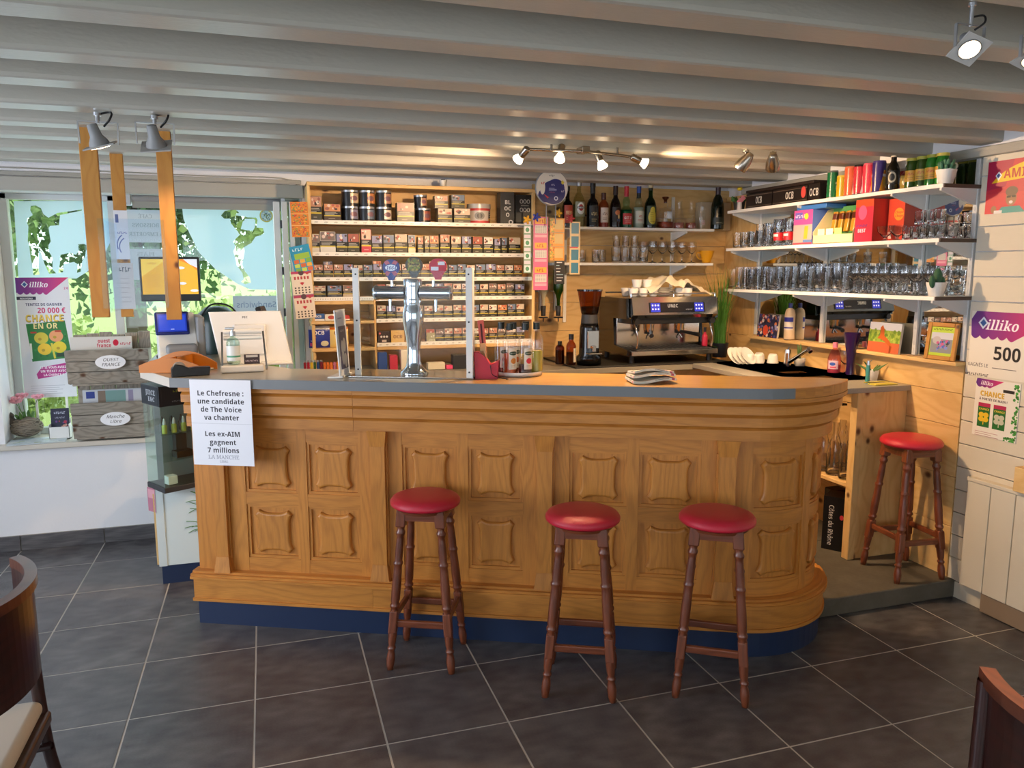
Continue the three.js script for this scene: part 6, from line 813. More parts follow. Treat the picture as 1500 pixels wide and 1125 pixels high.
{ // middle shelf
  const y = RY[1], G = 'glasses on the middle shelf';
  for (let i = 0; i < 5; i++) for (let j = 0; j < 2; j++) glass(i < 3 ? 'tumbler' : 'highball', [3.13 + j * 0.085, y, -4.68 + i * 0.085], i < 3 ? 'tumbler at the corner end of the middle shelf' : 'tall glass before the candy box on the middle shelf', G);
  for (let i = 0; i < 3; i++) { const t = glass('beer', [3.135 + (i % 2) * 0.06, y, -4.24 + i * 0.05], 'beer glass with red print beside the candy box', G); const c = print(80, 40, (x, w, h) => { rect(x, '#b8242c', 0, 0, w, h); rect(x, '#e0dcd8', 40, 8, 30, 12); text(x, '~~~~', 26, 24, 18, '#f0e8e8', 'serif', 'italic bold'); }); const g = new THREE.CylinderGeometry(0.0325, 0.0295, 0.05, 18, 1, true).translate(0, 0.06, 0); cellUV(g, c); obj('red_print', [g], pm(c, 0.3), t); }
  const face = (z0, z1, h, d, draw, label, name, side = '#888') => { const c = print(150, Math.round(150 * h / (z1 - z0)), draw), o = tag(obj(name, [rotY(T(pbox(z1 - z0, h, d, c, side), 0, h / 2, 0), -Math.PI / 2)], pm(c, 0.4)), label, 'box', 'sweet boxes on the middle shelf'); o.position.set((z0 === -3.39 ? 3.19 : 3.1) + d / 2, y, (z0 + z1) / 2); };
  face(-4.05, -3.88, 0.205, 0.14, (x, w, h) => { rect(x, '#b8a0a0', 0, 0, w, h); rect(x, '#c8509a', 0, 0, w, h * 0.42); rect(x, '#6a5ab8', 10, 12, 60, 36); text(x, '~~~~~~', 54, 32, 26, '#e8e0f0', 'sans-serif', 'bold', 'center', 80); disc(x, '#e0c83a', 100, 34, 16); poly(x, '#e0a83a', [[90, 84], [120, 84], [112, 150], [84, 150]]); rect(x, '#5a7ab0', 80, h - 26, 70, 18); rect(x, '#c8485a', 0, h - 12, 150, 12); }, 'pink and blue sweets box on the middle shelf', 'sweet_box', '#5a78c0');
  const lid = tag(obj('sweet_box', [rspan(3.11, 3.25, y + 0.206, y + 0.232, -4.04, -3.78, 0.002)], col(0x3a70b8, 0.4)), 'flat blue sweets carton lying on the pink box', 'box', 'sweet boxes on the middle shelf');
  { // open display carton with lollies
    const t = thing('lolly_display', 'open cream display carton of wrapped chocolate lollies', 'display box', [3.095, y, -3.7]), z0 = -0.165, z1 = 0.165, cm = std(0xdcc89c, 0.6);
    obj('tray', [span(0, 0.004, 0, 0.05, z0, z1), span(0, 0.14, 0, 0.004, z0, z1)], cm, t); obj('cheek', [extr([[0, 0], [0.14, 0], [0.14, 0.21], [0.1, 0.2], [0, 0.07]], 0.004).translate(0, 0, z0)], cm, t); obj('cheek', [extr([[0, 0], [0.14, 0], [0.14, 0.21], [0.1, 0.2], [0, 0.07]], 0.004).translate(0, 0, z1 - 0.004)], cm, t); obj('backboard', [span(0.135, 0.14, 0, 0.215, z0, z1)], col(0x5aa05a, 0.5), t);
    for (let i = 0; i < 5; i++) { const q = thing('wrapped_lolly', 'gold and brown wrapped lolly in the cream carton', 'lolly', [3.16, y + 0.006, -3.78 + i * 0.052], 0, 'lollies in the carton'); obj('wrapper', [rotZ(rbox(0.022, 0.12, 0.035, 0, 0.12, 0, 0.008, 3), -0.15)], col(0xb8842a, 0.25), q); obj('band', [rotZ(rbox(0.0235, 0.04, 0.036, 0, 0.15, 0, 0.006, 2), -0.15)], col(0x5a2a14, 0.3), q); }
    [[-3.8, 0xe0d8b8], [-3.73, 0xe8e0c8], [-3.66, 0xa8d07a]].forEach(([z, c], i) => { const o = tag(obj('price_card', [rspan(3.099, 3.102, y + 0.03, y + 0.085, z - 0.028, z + 0.028, 0.001)], col(c, 0.6)), ['cream price card at the left of the lolly carton', 'cream price card in the middle of the lolly carton', 'green price card on the lolly carton'][i], 'card', 'price cards'); });
  }
  face(-3.53, -3.4, 0.225, 0.1, (x, w, h) => { rect(x, '#c8304a', 0, 0, w, h); rect(x, '#d8502a', 0, 0, w, 46); disc(x, '#e8608a', 60, 80, 36, 44); text(x, 'BEST', 60, h - 70, 30, '#e8e0f0', 'sans-serif', 'bold'); text(x, '~~~~~~~~', 60, h - 100, 22, '#3a3a9a'); }, 'tall red lollipop box on the middle shelf', 'lollipop_box', '#c8382c');
  face(-3.39, -3.28, 0.22, 0.12, (x, w, h) => { rect(x, '#d0442c', 0, 0, w, h); disc(x, '#e0962a', 100, 110, 44); text(x, 'Chupa', 100, 96, 24, '#c03a2a', 'serif', 'italic bold'); text(x, 'Chups', 100, 122, 24, '#c03a2a', 'serif', 'italic bold'); rect(x, '#e0d0c0', 10, h - 60, 30, 40); }, 'orange red lollipop box beside the tall red one', 'lollipop_box', '#b8402c');
  for (let i = 0; i < 7; i++) { const z = -3.34 + i * 0.058; glass(i < 2 ? 'cup' : 'mug', [i < 2 ? 3.135 : 3.13, y, i < 2 ? -3.345 + i * 0.085 : -3.19 + (i - 2) * 0.05], i < 2 ? 'dessert glass before the lollipop boxes' : 'glass mug in the front row of the middle shelf', 'glasses at the near end of the middle shelf', 0.6, i < 2 ? 0.85 : 0.68); }
  for (let i = 0; i < 4; i++) glass('mug', [3.2, y, -3.16 + i * 0.058], 'glass mug in the second row of the middle shelf', 'glasses at the near end of the middle shelf', 0.6, 0.75);
  for (let i = 0; i < 3; i++) glass('mug', [3.165, y + 0.074, -3.15 + i * 0.06], 'glass mug stacked on the mugs of the middle shelf', 'glasses at the near end of the middle shelf', 0.6, 0.72);
}
{ // lower shelf: rows of tall glasses
  const y = RY[2], G = 'glasses on the lower shelf'; let z = -4.71, i = 0;
  while (z < -3.09) {
    const far = z < -4.1, mid = z < -3.55; const k = far ? (i % 3 ? 'highball' : 'tumbler') : mid ? (i % 2 ? 'highball' : 'beer') : 'stem';
    glass(k, [3.13, y, z], far ? 'tall glass in the front row above the sink, corner end' : mid ? 'beer glass in the front row above the faucet' : 'stemmed glass in the front row above the painting', G, 0, k === 'tumbler' ? 1.3 : 1); glass(far ? 'highball' : mid ? 'beer' : 'stem', [3.205, y, z + 0.02], far ? 'tall glass in the second row above the sink' : mid ? 'beer glass in the second row above the faucet' : 'stemmed glass in the second row above the painting', G);
    if (i % 2 === 0) glass('tumbler', [3.275, y, z + 0.03], 'tumbler in the back row against the mirror', G, 0, 1.2); z += k === 'stem' ? 0.07 : 0.073; i++;
  }
}
// ================= COFFEE CORNER =================
const CY = 1.057;
{ // espresso machine
  const x0 = 2.262, x1 = 2.905, w = x1 - x0, zf = -4.55, t = thing('espresso_machine', 'chrome two group espresso machine with blue lit buttons', 'coffee machine', [x0, CY, zf]);
  obj('feet', [[0.03, -0.03], [w - 0.03, -0.03], [0.03, -0.42], [w - 0.03, -0.42]].map(([x, z]) => cyl(0.018, 0.02, 0.05, x, 0.025, z)), M.black, t);
  obj('drip_base', [rspan(0, w, 0.05, 0.085, -0.45, 0.03, 0.006, 2)], M.steel, t); obj('drip_grid', [rspan(0.04, w - 0.04, 0.085, 0.092, -0.2, 0.02, 0.002), ...Array.from({ length: 16 }, (_, i) => box(0.008, 0.004, 0.2, 0.06 + i * 0.035, 0.094, -0.09))], M.darkGrey, t);
  obj('back_body', [rspan(0.0, w, 0.085, 0.3, -0.45, -0.21, 0.008, 2)], M.steel, t); obj('side_panel', [extr([[-0.45, 0.05], [0.0, 0.05], [0.0, 0.09], [-0.2, 0.11], [-0.22, 0.29], [-0.02, 0.29], [-0.03, 0.425], [-0.45, 0.425]], 0.02).rotateY(-Math.PI / 2).translate(0.0, 0, 0)], M.blackGloss, t); obj('side_panel', [extr([[-0.45, 0.05], [0.0, 0.05], [0.0, 0.09], [-0.2, 0.11], [-0.22, 0.29], [-0.02, 0.29], [-0.03, 0.425], [-0.45, 0.425]], 0.02).rotateY(-Math.PI / 2).translate(w + 0.02, 0, 0)], M.blackGloss, t);
  obj('head_underside', [rspan(0.02, w - 0.02, 0.255, 0.3, -0.4, -0.03, 0.006)], M.black, t);
  const hd = obj('head_panel', [extr([[-0.42, 0.3], [-0.01, 0.3], [0.02, 0.32], [-0.005, 0.43], [-0.42, 0.43]], w - 0.02, [], 0.004).rotateY(-Math.PI / 2).translate(w - 0.01, 0, 0)], M.steel, t);
  const c = print(420, 70, (x, W, H) => { rect(x, '#15151a', 0, 0, W, H); text(x, 'UNIC', 175, 24, 32, '#9a9a98', 'sans-serif', 'bold'); text(x, '~~~~~~', 300, 50, 16, '#8a8a88', 'serif', 'italic'); for (const o of [10, 340]) { rect(x, '#2a36b8', o, 4, 70, 62); for (let i = 0; i < 6; i++) disc(x, '#d8defa', o + 14 + (i % 3) * 21, 20 + Math.floor(i / 3) * 26, 6); } });
  obj('button_screen', [rotX(pbox(0.41, 0.066, 0.003, c, '#15151a'), -0.22).translate(w / 2 + 0.01, 0.366, 0.0165)], std(0xffffff, 0.25, { map: c.s.t, emissive: 0xffffff, emissiveMap: c.s.t, emissiveIntensity: 0.5 }), hd);
  obj('cup_rail', [rod([0.01, 0.455, -0.02], [w - 0.01, 0.455, -0.02], 0.005), rod([0.01, 0.455, -0.42], [w - 0.01, 0.455, -0.42], 0.005), ...[0.01, w / 2, w - 0.01].map((x) => rod([x, 0.43, -0.02], [x, 0.455, -0.02], 0.004))], M.chrome, t);
  for (const x of [0.19, 0.42]) { const g = obj('group_head', [cyl(0.038, 0.034, 0.05, x, 0.235, -0.11, 28), cyl(0.034, 0.03, 0.02, x, 0.2, -0.11, 28)], M.chrome, t); obj('portafilter', [rod([x, 0.2, -0.08], [x + (x < 0.3 ? -0.06 : 0.06), 0.185, 0.05], 0.009, 0.014), cyl(0.034, 0.03, 0.028, x, 0.2, -0.11, 24)], M.black, g); obj('spout', [rod([x, 0.185, -0.11], [x - 0.02, 0.155, -0.1], 0.007), rod([x, 0.185, -0.11], [x + 0.02, 0.155, -0.1], 0.007)], M.chrome, g); }
  for (const x of [0.045, w - 0.04]) { const s = obj('steam_wand', [tube([[x, 0.27, -0.03], [x, 0.22, 0.0], [x + 0.008, 0.14, 0.005], [x + 0.004, 0.1, 0.0]], 0.006, 18)], M.chrome, t); obj('knob', [rotX(cyl(0.02, 0.02, 0.03, 0, 0, 0, 16), Math.PI / 2).translate(x, 0.275, 0.0)], M.black, s); }
  const r = bottle([x0 + w - 0.05, CY + 0.093, zf - 0.06], { name: 'spray_bottle', R: 0.02, h: 0.13, nr: 0.008, glass: col(0xb02440, 0.3), cap: M.black, label: 'small pink bottle standing on the drip tray' });
  // plates and cups on the machine
  const Y = CY + 0.436;
  for (let i = 0; i < 5; i++) { const o = tag(obj('saucer', [lathe([[0, 0.004], [0.03, 0.004], [0.06, 0.012], [0.062, 0.014], [0.055, 0.012], [0.028, 0.001], [0, 0]], 32)], M.whiteGloss), 'white saucer in the stack on the coffee machine', 'saucer', 'saucers on the coffee machine'); o.position.set(x0 + 0.29, Y + i * 0.011, zf - 0.1); }
  const cup = (x, y, z, ry, lab, rx = 0) => { const q = thing('coffee_cup', lab, 'cup', [x, y, z], ry, 'white coffee cups'); obj('cup', [lathe([[0, 0], [0.02, 0], [0.026, 0.01], [0.034, 0.055], [0.032, 0.055], [0.024, 0.012], [0, 0.008]], 24)], M.whiteGloss, q); obj('handle', [tube([[0.03, 0.042, 0], [0.048, 0.044, 0], [0.05, 0.028, 0], [0.028, 0.016, 0]], 0.0035, 14, 6)], M.whiteGloss, q); if (rx) q.rotation.set(rx, ry, 0, 'YXZ'); return q; };
  for (const [dx, dy, dz, r] of [[0.045, 0, -0.06, 0], [0.115, 0, -0.05, 1], [0.19, 0, -0.06, 2], [0.08, 0.056, -0.08, 0.5], [0.155, 0.056, -0.08, 2.5], [0.04, 0, -0.16, 1], [0.12, 0, -0.15, 2], [0.395, 0, -0.07, 2], [0.45, 0, -0.06, 1]]) cup(x0 + dx, Y + dy, zf + dz, r, dx > 0.3 ? 'white cup right of the saucers on the coffee machine' : dy ? 'white cup stacked on cups on the coffee machine' : 'white cup left of the saucers on the coffee machine');
  // rumpled tea towel
  const g = new THREE.PlaneGeometry(0.46, 0.3, 46, 30).rotateX(-Math.PI / 2), p = g.attributes.position;
  for (let i = 0; i < p.count; i++) { const x = p.getX(i), z = p.getZ(i), e = Math.max(0, 1 - Math.pow(Math.abs(x + 0.03) / 0.24, 2.2)), f = noise(x * 6 + 3, z * 5) * 0.02 + Math.abs(noise(x * 8 + z * 9, z * 3 + 8)) * 0.02; p.setY(i, Y + 0.03 + 0.085 * e * (1 - 0.3 * Math.abs(z) / 0.15) + f * (0.4 + e) - (z > 0.1 ? (z - 0.1) * 0.5 : 0)); p.setX(i, x + noise(z * 14, x * 5) * 0.012); }
  g.computeVertexNormals(); const tw = obj('tea_towel', [g.translate(x0 + 0.36, 0, zf - 0.14)], std(0xe8dcc2, 0.9, { side: THREE.DoubleSide })); tag(tw, 'rumpled cream tea towel over the cups on coffee machine', 'towel');
}
{ // grinder
  const p = onZ(866, 540, -4.56), t = thing('coffee_grinder', 'black coffee grinder with smoky bean hopper', 'grinder', [p.x, CY, -4.6]);
  obj('body', [lathe([[0, 0], [0.08, 0], [0.082, 0.05], [0.065, 0.07], [0.062, 0.24], [0.055, 0.27], [0, 0.27]], 28)], M.blackGloss, t); obj('front_plate', [rspan(-0.04, 0.04, 0.11, 0.225, 0.055, 0.068, 0.004, 2)], M.chrome, t); obj('fork', [rspan(-0.045, 0.045, 0.075, 0.085, 0.05, 0.11), rspan(-0.012, 0.012, 0.09, 0.13, 0.06, 0.09)], M.steel, t); obj('collar', [cyl(0.05, 0.055, 0.06, 0, 0.3, 0, 28)], M.darkGrey, t);
  obj('beans', [lathe([[0, 0.33], [0.052, 0.33], [0.062, 0.375], [0, 0.38]], 28)], col(0x140b06, 0.6), t); obj('hopper', [lathe([[0.05, 0.325], [0.056, 0.34], [0.079, 0.475]], 32)], gl(0xb07848), t); obj('hopper_lid', [cyl(0.083, 0.083, 0.012, 0, 0.481, 0, 32)], gl(0x5a4030), t);
  const q = onZ(838, 535, -4.6); bottle([q.x, CY, -4.62], { name: 'pourer_bottle', R: 0.032, h: 0.2, nr: 0.014, ss: 0.6, ns: 0.76, glass: gl(0xc89060), liquid: phy(0x2a120a, 0.2), fill: 0.42, cap: M.black, capH: 0.035, lab: { w: 70, h: 100, size: 0.09, y: 0.065, arc: 1.5, turn: 0.9, draw: (x, w, h) => { rect(x, '#d8cfb8', 0, 0, w, h); lines(x, '#7a7266', 14, 20, 40, 5, 12, 2); } }, label: 'brown pourer bottle with cream label beside the grinder', group: 'brown bottles by the grinder' }); bottle([q.x - 0.055, CY, -4.68], { name: 'pourer_bottle', R: 0.03, h: 0.15, nr: 0.012, ss: 0.7, ns: 0.85, glass: gl(0xb07040), liquid: phy(0x3a160c, 0.2), fill: 0.6, cap: M.black, label: 'shorter brown bottle behind the pourer bottle', group: 'brown bottles by the grinder' });
}
{ // tall grass plant in the corner
  const t = thing('grass_plant', 'tall green grass plant in a dark pot beside coffee machine', 'plant', [3.06, CY, -4.74]);
  obj('pot', [lathe([[0, 0], [0.05, 0], [0.06, 0.1], [0.054, 0.1], [0.05, 0.085], [0, 0.085]], 24)], col(0x1c2230, 0.4), t);
  const bl = []; for (let i = 0; i < 150; i++) { const a = rr(0, 6.283), L = rr(0.3, 0.58), b = rr(0.03, 0.36), w = 0.008, g = new THREE.PlaneGeometry(1, 1, 1, 6), p = g.attributes.position; for (let k = 0; k < p.count; k++) { const q = p.getY(k) + 0.5, x = p.getX(k) * w * (1 - q * 0.9); p.setXYZ(k, x, 0.085 + L * q * (1 - 0.25 * b * q), 0.01 + b * L * q * q); } bl.push(g.rotateY(a).translate(rr(-0.03, 0.03), 0, rr(-0.03, 0.03))); }
  bl.forEach((g) => g.computeVertexNormals()); obj('blades', bl, [0].map(() => phy(0x4f8a2c, 0.6, { transmission: 0.25, thickness: 0, side: THREE.DoubleSide }))[0], t);
}
// ================= SINK COUNTER ON THE RIGHT =================
{
  const t = thing('sink_counter', 'grey topped pine counter with open shelf along right wall', 'counter');
  obj('top', [rspan(2.88, XR - 0.02, 1.02, 1.05, -3.52, -3.27, 0.004), rspan(2.7, 2.853, 1.02, 1.05, -4.498, -3.621, 0.004), rspan(3.267, XR - 0.02, 1.02, 1.045, -4.498, -3.621, 0.004), rspan(2.853, 3.267, 1.02, 1.045, -4.498, -4.457, 0.004)], std(0x9a958a, 0.4), t);
  const P = (n, g, gr = 'y') => obj(n, [metre(g, gr)], M.pine, t); P('end_panel', rspan(3.02, XR - 0.021, 0.093, 1.02, -3.31, -3.29)); P('corner_post', rspan(2.975, 3.018, 0.093, 1.02, -3.335, -3.285)); P('shelf', rspan(2.98, XR - 0.03, 0.49, 0.512, -4.45, -3.32), 'z'); P('divider', rspan(2.99, XR - 0.03, 0.093, 1.02, -4.2, -4.18));
  const s = thing('sink', 'black composite sink with two bowls and drainer', 'sink', [3.06, 1.046, -3.95]), bm = std(0x1c1c1d, 0.35);
  obj('rim', [extr([[-0.2, -0.5], [0.2, -0.5], [0.2, 0.42], [-0.2, 0.42]], 0.012, [[[-0.15, -0.05], [-0.15, 0.15], [0.1, 0.15], [0.1, -0.05]], [[-0.15, 0.18], [-0.15, 0.38], [0.1, 0.38], [0.1, 0.18]]], 0.004).rotateX(-Math.PI / 2).scale(1, 1, -1)], bm, s); obj('bowl', [span(-0.15, 0.1, -0.15, -0.14, -0.05, 0.15)], bm, s); obj('bowl', [span(-0.15, 0.1, -0.15, -0.14, 0.18, 0.38)], bm, s);
  const f = thing('faucet', 'chrome mixer tap with slanting spout over sink', 'faucet', [3.13, 1.06, -4.08]); obj('body', [cyl(0.02, 0.022, 0.09, 0, 0.045, 0), cyl(0.018, 0.02, 0.02, 0, 0.1, 0)], M.chrome, f); obj('spout', [rod([0, 0.03, 0.01], [-0.02, 0.135, 0.22], 0.012, 0.011), rod([-0.02, 0.135, 0.21], [-0.02, 0.12, 0.235], 0.014)], M.chrome, f); obj('lever', [rod([0, 0.105, 0], [0.03, 0.12, -0.03], 0.006)], M.chrome, f);
  // crockery drying
  for (let i = 0; i < 4; i++) { const o = tag(obj('drying_saucer', [rotX(lathe([[0, 0.004], [0.03, 0.004], [0.062, 0.012], [0.064, 0.014], [0.058, 0.011], [0.029, 0], [0, -0.001]], 32), Math.PI / 2)], M.whiteGloss), 'white saucer leaning in the row on the drainer', 'saucer', 'saucers on the drainer'); o.position.set(2.88 + i * 0.03, 1.06 + 0.05, -4.3 + i * 0.006); o.rotation.set(-0.62, 0.35, 0, 'YXZ'); }
  [[3.0, -4.3, 1], [3.07, -4.3, 2], [3.12, -4.36, 3], [3.16, -4.27, 0.5], [3.03, -4.4, 2]].forEach(([x, z, r]) => { const q = thing('upturned_cup', 'white coffee cup upside down on the drainer', 'cup', [x, 1.0635, z], r, 'upturned cups on the drainer'); obj('cup', [lathe([[0, 0.06], [0.022, 0.06], [0.03, 0.048], [0.038, 0.0], [0.036, 0.0], [0.028, 0.046], [0, 0.056]], 24)], M.whiteGloss, q); obj('handle', [tube([[0.033, 0.014, 0], [0.052, 0.012, 0], [0.054, 0.032, 0], [0.031, 0.044, 0]], 0.004, 14, 6)], M.whiteGloss, q); });
  bottle([3.215, 1.05, -3.76], { name: 'soap_bottle', R: 0.038, h: 0.19, glass: gl(0xf0c0cc), prof: [[0, 0], [0.9, 0], [1, 0.05], [1, 0.5], [0.6, 0.75], [0.3, 0.82], [0.3, 0.9]], liquid: phy(0xd87a94, 0.3, { transmission: 0.4, thickness: 0 }), fill: 0.3, nr: 0.0125, cap: col(0xe07a92, 0.4), capH: 0.03, lab: { w: 80, h: 60, size: 0.05, y: 0.06, arc: 1.6, turn: -0.9, draw: (x, w, h) => { rect(x, '#e0b8c8', 0, 0, w, h); disc(x, '#3a5ab0', 36, 24, 22, 12); rect(x, '#d04a6a', 20, 42, 44, 10); } }, label: 'pink washing up liquid bottle beside the sink' });
  bottle([3.245, 1.05, -3.66], { name: 'tall_vase', cat: 'vase', R: 0.046, h: 0.255, glass: phy(0x3a1a5a, 0.15, { transmission: 0.5, thickness: 0 }), prof: [[0, 0], [0.6, 0.0], [0.55, 0.05], [0.5, 0.25], [0.55, 0.5], [0.85, 0.8], [1, 1], [0.94, 1], [0.8, 0.8], [0.5, 0.5], [0.44, 0.25], [0, 0.04]], label: 'tall purple glass vase beside the sink' });
  glass('stem', [3.25, 1.05, -3.71], 'stemmed glass standing between soap and vase', undefined);
  const l = thing('gas_lighter', 'small green and blue gas lighter on counter end', 'lighter', [3.135, 1.05, -3.4]); obj('body', [cyl(0.011, 0.012, 0.1, 0, 0.05, 0)], col(0x3f8a8a, 0.3), l); obj('head', [cyl(0.008, 0.01, 0.025, 0, 0.112, 0), rod([0, 0.115, 0], [0.02, 0.125, 0], 0.004)], M.silver, l);
  const wp = (x, z, sc, label, lf) => { const q = thing('window_pot', label, 'plant', [x, 1.05, z], 0.3, 'small white pots by the sink'); obj('pot', [lathe([[0, 0], [0.035, 0], [0.045, 0.06], [0.041, 0.06], [0.035, 0.045], [0, 0.045]], 4)], M.white, q); obj('leaves', Array.from({ length: 7 }, (_, i) => lathe([[0.006, 0], [0.009, 0.04], [0, 0.11]], 6).scale(1, 1, 0.5).rotateZ(lf ? rr(-0.4, 0.4) : rr(-1.2, -0.8)).rotateY(i).translate(0, 0.045, 0)), col(0x5a7a44, 0.6), q); q.scale.setScalar(sc); };
  wp(3.235, -4.1, 1, 'aloe in a small white pot behind the tap', true); wp(3.255, -3.5, 0.95, 'small white pot with dry stalks at counter end', false);
  const yb = tag(obj('yellow_cloth', [rspan(3.1, 3.25, 1.05, 1.056, -3.36, -3.3, 0.002), rspan(3.09, 3.26, 1.0565, 1.062, -3.38, -3.37, 0.002)], col(0xc8b84a, 0.8)), 'folded yellow cloth at the counter end', 'cloth');
  // bottles and boxes under the counter
  [[3.05, -3.42], [3.05, -3.52], [3.13, -3.46], [3.05, -3.62], [3.14, -3.57], [3.05, -3.72]].forEach(([x, z]) => { const q = thing('swing_carafe', 'clear water carafe on the shelf under the counter', 'carafe', [x, 0.512, z], 0, 'carafes under the counter'); obj('glass', [lathe([[0, 0.004], [0.04, 0.0], [0.043, 0.01], [0.043, 0.13], [0.026, 0.2], [0.014, 0.24], [0.017, 0.3], [0.015, 0.3], [0.012, 0.24], [0.024, 0.2], [0.04, 0.13], [0.04, 0.014], [0, 0.012]], 24)], M.ware, q); });
  const c = print(110, 300, (x, w, h) => { rect(x, '#0d0d0f', 0, 0, w, h); x.save(); x.translate(40, 160); x.rotate(Math.PI / 2); text(x, 'Côtes du Rhône', 0, 0, 32, '#e6e2dc', 'sans-serif', 'normal'); x.restore(); disc(x, '#c83a4a', 92, 110, 10, 14); });
  const wb = tag(obj('wine_box', [rotY(T(pbox(0.12, 0.31, 0.14, c, '#0d0d0f'), 0, 0.155, 0), -0.95)], pm(c, 0.4)), 'black wine box with white upright lettering on step', 'box', 'wine boxes under the counter'); wb.position.set(3.06, 0.093, -3.48); const wb2 = tag(obj('wine_box', [rbox(0.1, 0.3, 0.1, 0, 0.15, 0, 0.01)], M.black), 'plain black wine box behind the lettered one', 'box', 'wine boxes under the counter'); wb2.position.set(3.17, 0.093, -3.62);
}
{ // things on the ledge before the mirror
  const sheet = (z0, z1, h, draw, label, name, cat, tilt = 0.1, x = 3.27) => { const c = print(160, Math.round(160 * h / (z1 - z0)), draw), o = tag(obj(name, [rotX(T(pbox(z1 - z0, h, 0.014, c, '#c8c0b0'), 0, h / 2, 0), -tilt).rotateY(-Math.PI / 2)], pm(c, 0.45)), label, cat); o.position.set(x, 1.211, (z0 + z1) / 2); return o; };
  sheet(-4.6, -4.38, 0.155, (x, w, h) => { rect(x, '#2a2a4a', 0, 0, w, h); for (let i = 0; i < 90; i++) disc(x, ['#4a4a8a', '#b8483a', '#8a8ab8', '#c87a4a', '#1a1a2a', '#d8c8c0'][i % 6], rr(0, w), rr(0, h), rr(3, 10)); disc(x, '#c84a34', w * 0.4, h * 0.7, 20, 26); }, 'small colourful card with a red figure on the ledge', 'picture_card', 'picture');
  sheet(-3.56, -3.33, 0.165, (x, w, h) => { rect(x, '#8aa03a', 0, 0, w, h); rect(x, '#c8ccd8', 0, 0, w, h * 0.26); for (let i = 0; i < 60; i++) disc(x, ['#6a8a2a', '#a0b44a', '#5a7a2a'][i % 3], rr(0, w), rr(h * 0.26, h * 0.66), rr(3, 9)); rect(x, '#c0603a', 0, h * 0.66, w, h); poly(x, '#b85a22', [[56, 20], [66, 10], [76, 26], [80, 50], [108, 68], [126, 90], [122, 112], [112, 90], [84, 72], [62, 64], [46, 62], [58, 48]]); poly(x, '#8a3a14', [[112, 84], [122, 90], [120, 114], [112, 114]]); }, 'painting of a rearing brown horse on the ledge', 'horse_painting', 'painting');
  const f = thing('photo_frame', 'pine photo frame with green border picture on ledge', 'frame', [3.262, 1.211, -3.06], -Math.PI / 2 + 0.12); const c = print(120, 150, (x, w, h) => { rect(x, '#b8d03a', 0, 0, w, h); text(x, '~~~~~~~~~~~~', 60, 14, 15, '#3a4a14', 'serif', 'italic'); rect(x, '#8a8a8c', 4, 30, w - 8, h - 46); rect(x, '#c8c8d0', 4, 30, w - 8, 34); disc(x, '#b8b0b0', 34, 70, 22, 20); for (let i = 0; i < 30; i++) disc(x, ['#4a6ab8', '#c85a8a', '#7a8ac8', '#3a3a3c'][i % 4], rr(40, 100), rr(70, 120), rr(3, 10)); }); const tl = (g) => rotX(g, -0.12);
  obj('border', [tl(rspan(-0.085, -0.063, 0, 0.19, -0.008, 0.008)), tl(rspan(0.063, 0.085, 0, 0.19, -0.008, 0.008)), tl(rspan(-0.063, 0.063, 0, 0.022, -0.008, 0.008)), tl(rspan(-0.063, 0.063, 0.168, 0.19, -0.008, 0.008))].map((g) => metre(g)), M.plankWood, f); obj('picture', [tl(pbox(0.126, 0.148, 0.004, c, '#aaa').translate(0, 0.095, 0))], pm(c, 0.35), f);
  bottle([3.285, 1.211, -4.28], { name: 'cleaner_bottle', R: 0.034, h: 0.24, glass: col(0xc8b090, 0.4), prof: [[0, 0], [0.95, 0], [1, 0.04], [1, 0.7], [0.8, 0.82], [0.3, 0.88], [0.3, 0.95]], nr: 0.011, cap: col(0x2a2a7a, 0.4), lab: { w: 60, h: 80, size: 0.09, y: 0.11, arc: 2.4, turn: -1.2, draw: (x, w, h) => { rect(x, '#c8c0b4', 0, 0, w, h); rect(x, '#26268a', 0, 6, w, 26); rect(x, '#26268a', 0, 62, w, 8); } }, label: 'beige cleaner bottle with blue bands on the ledge' });
}
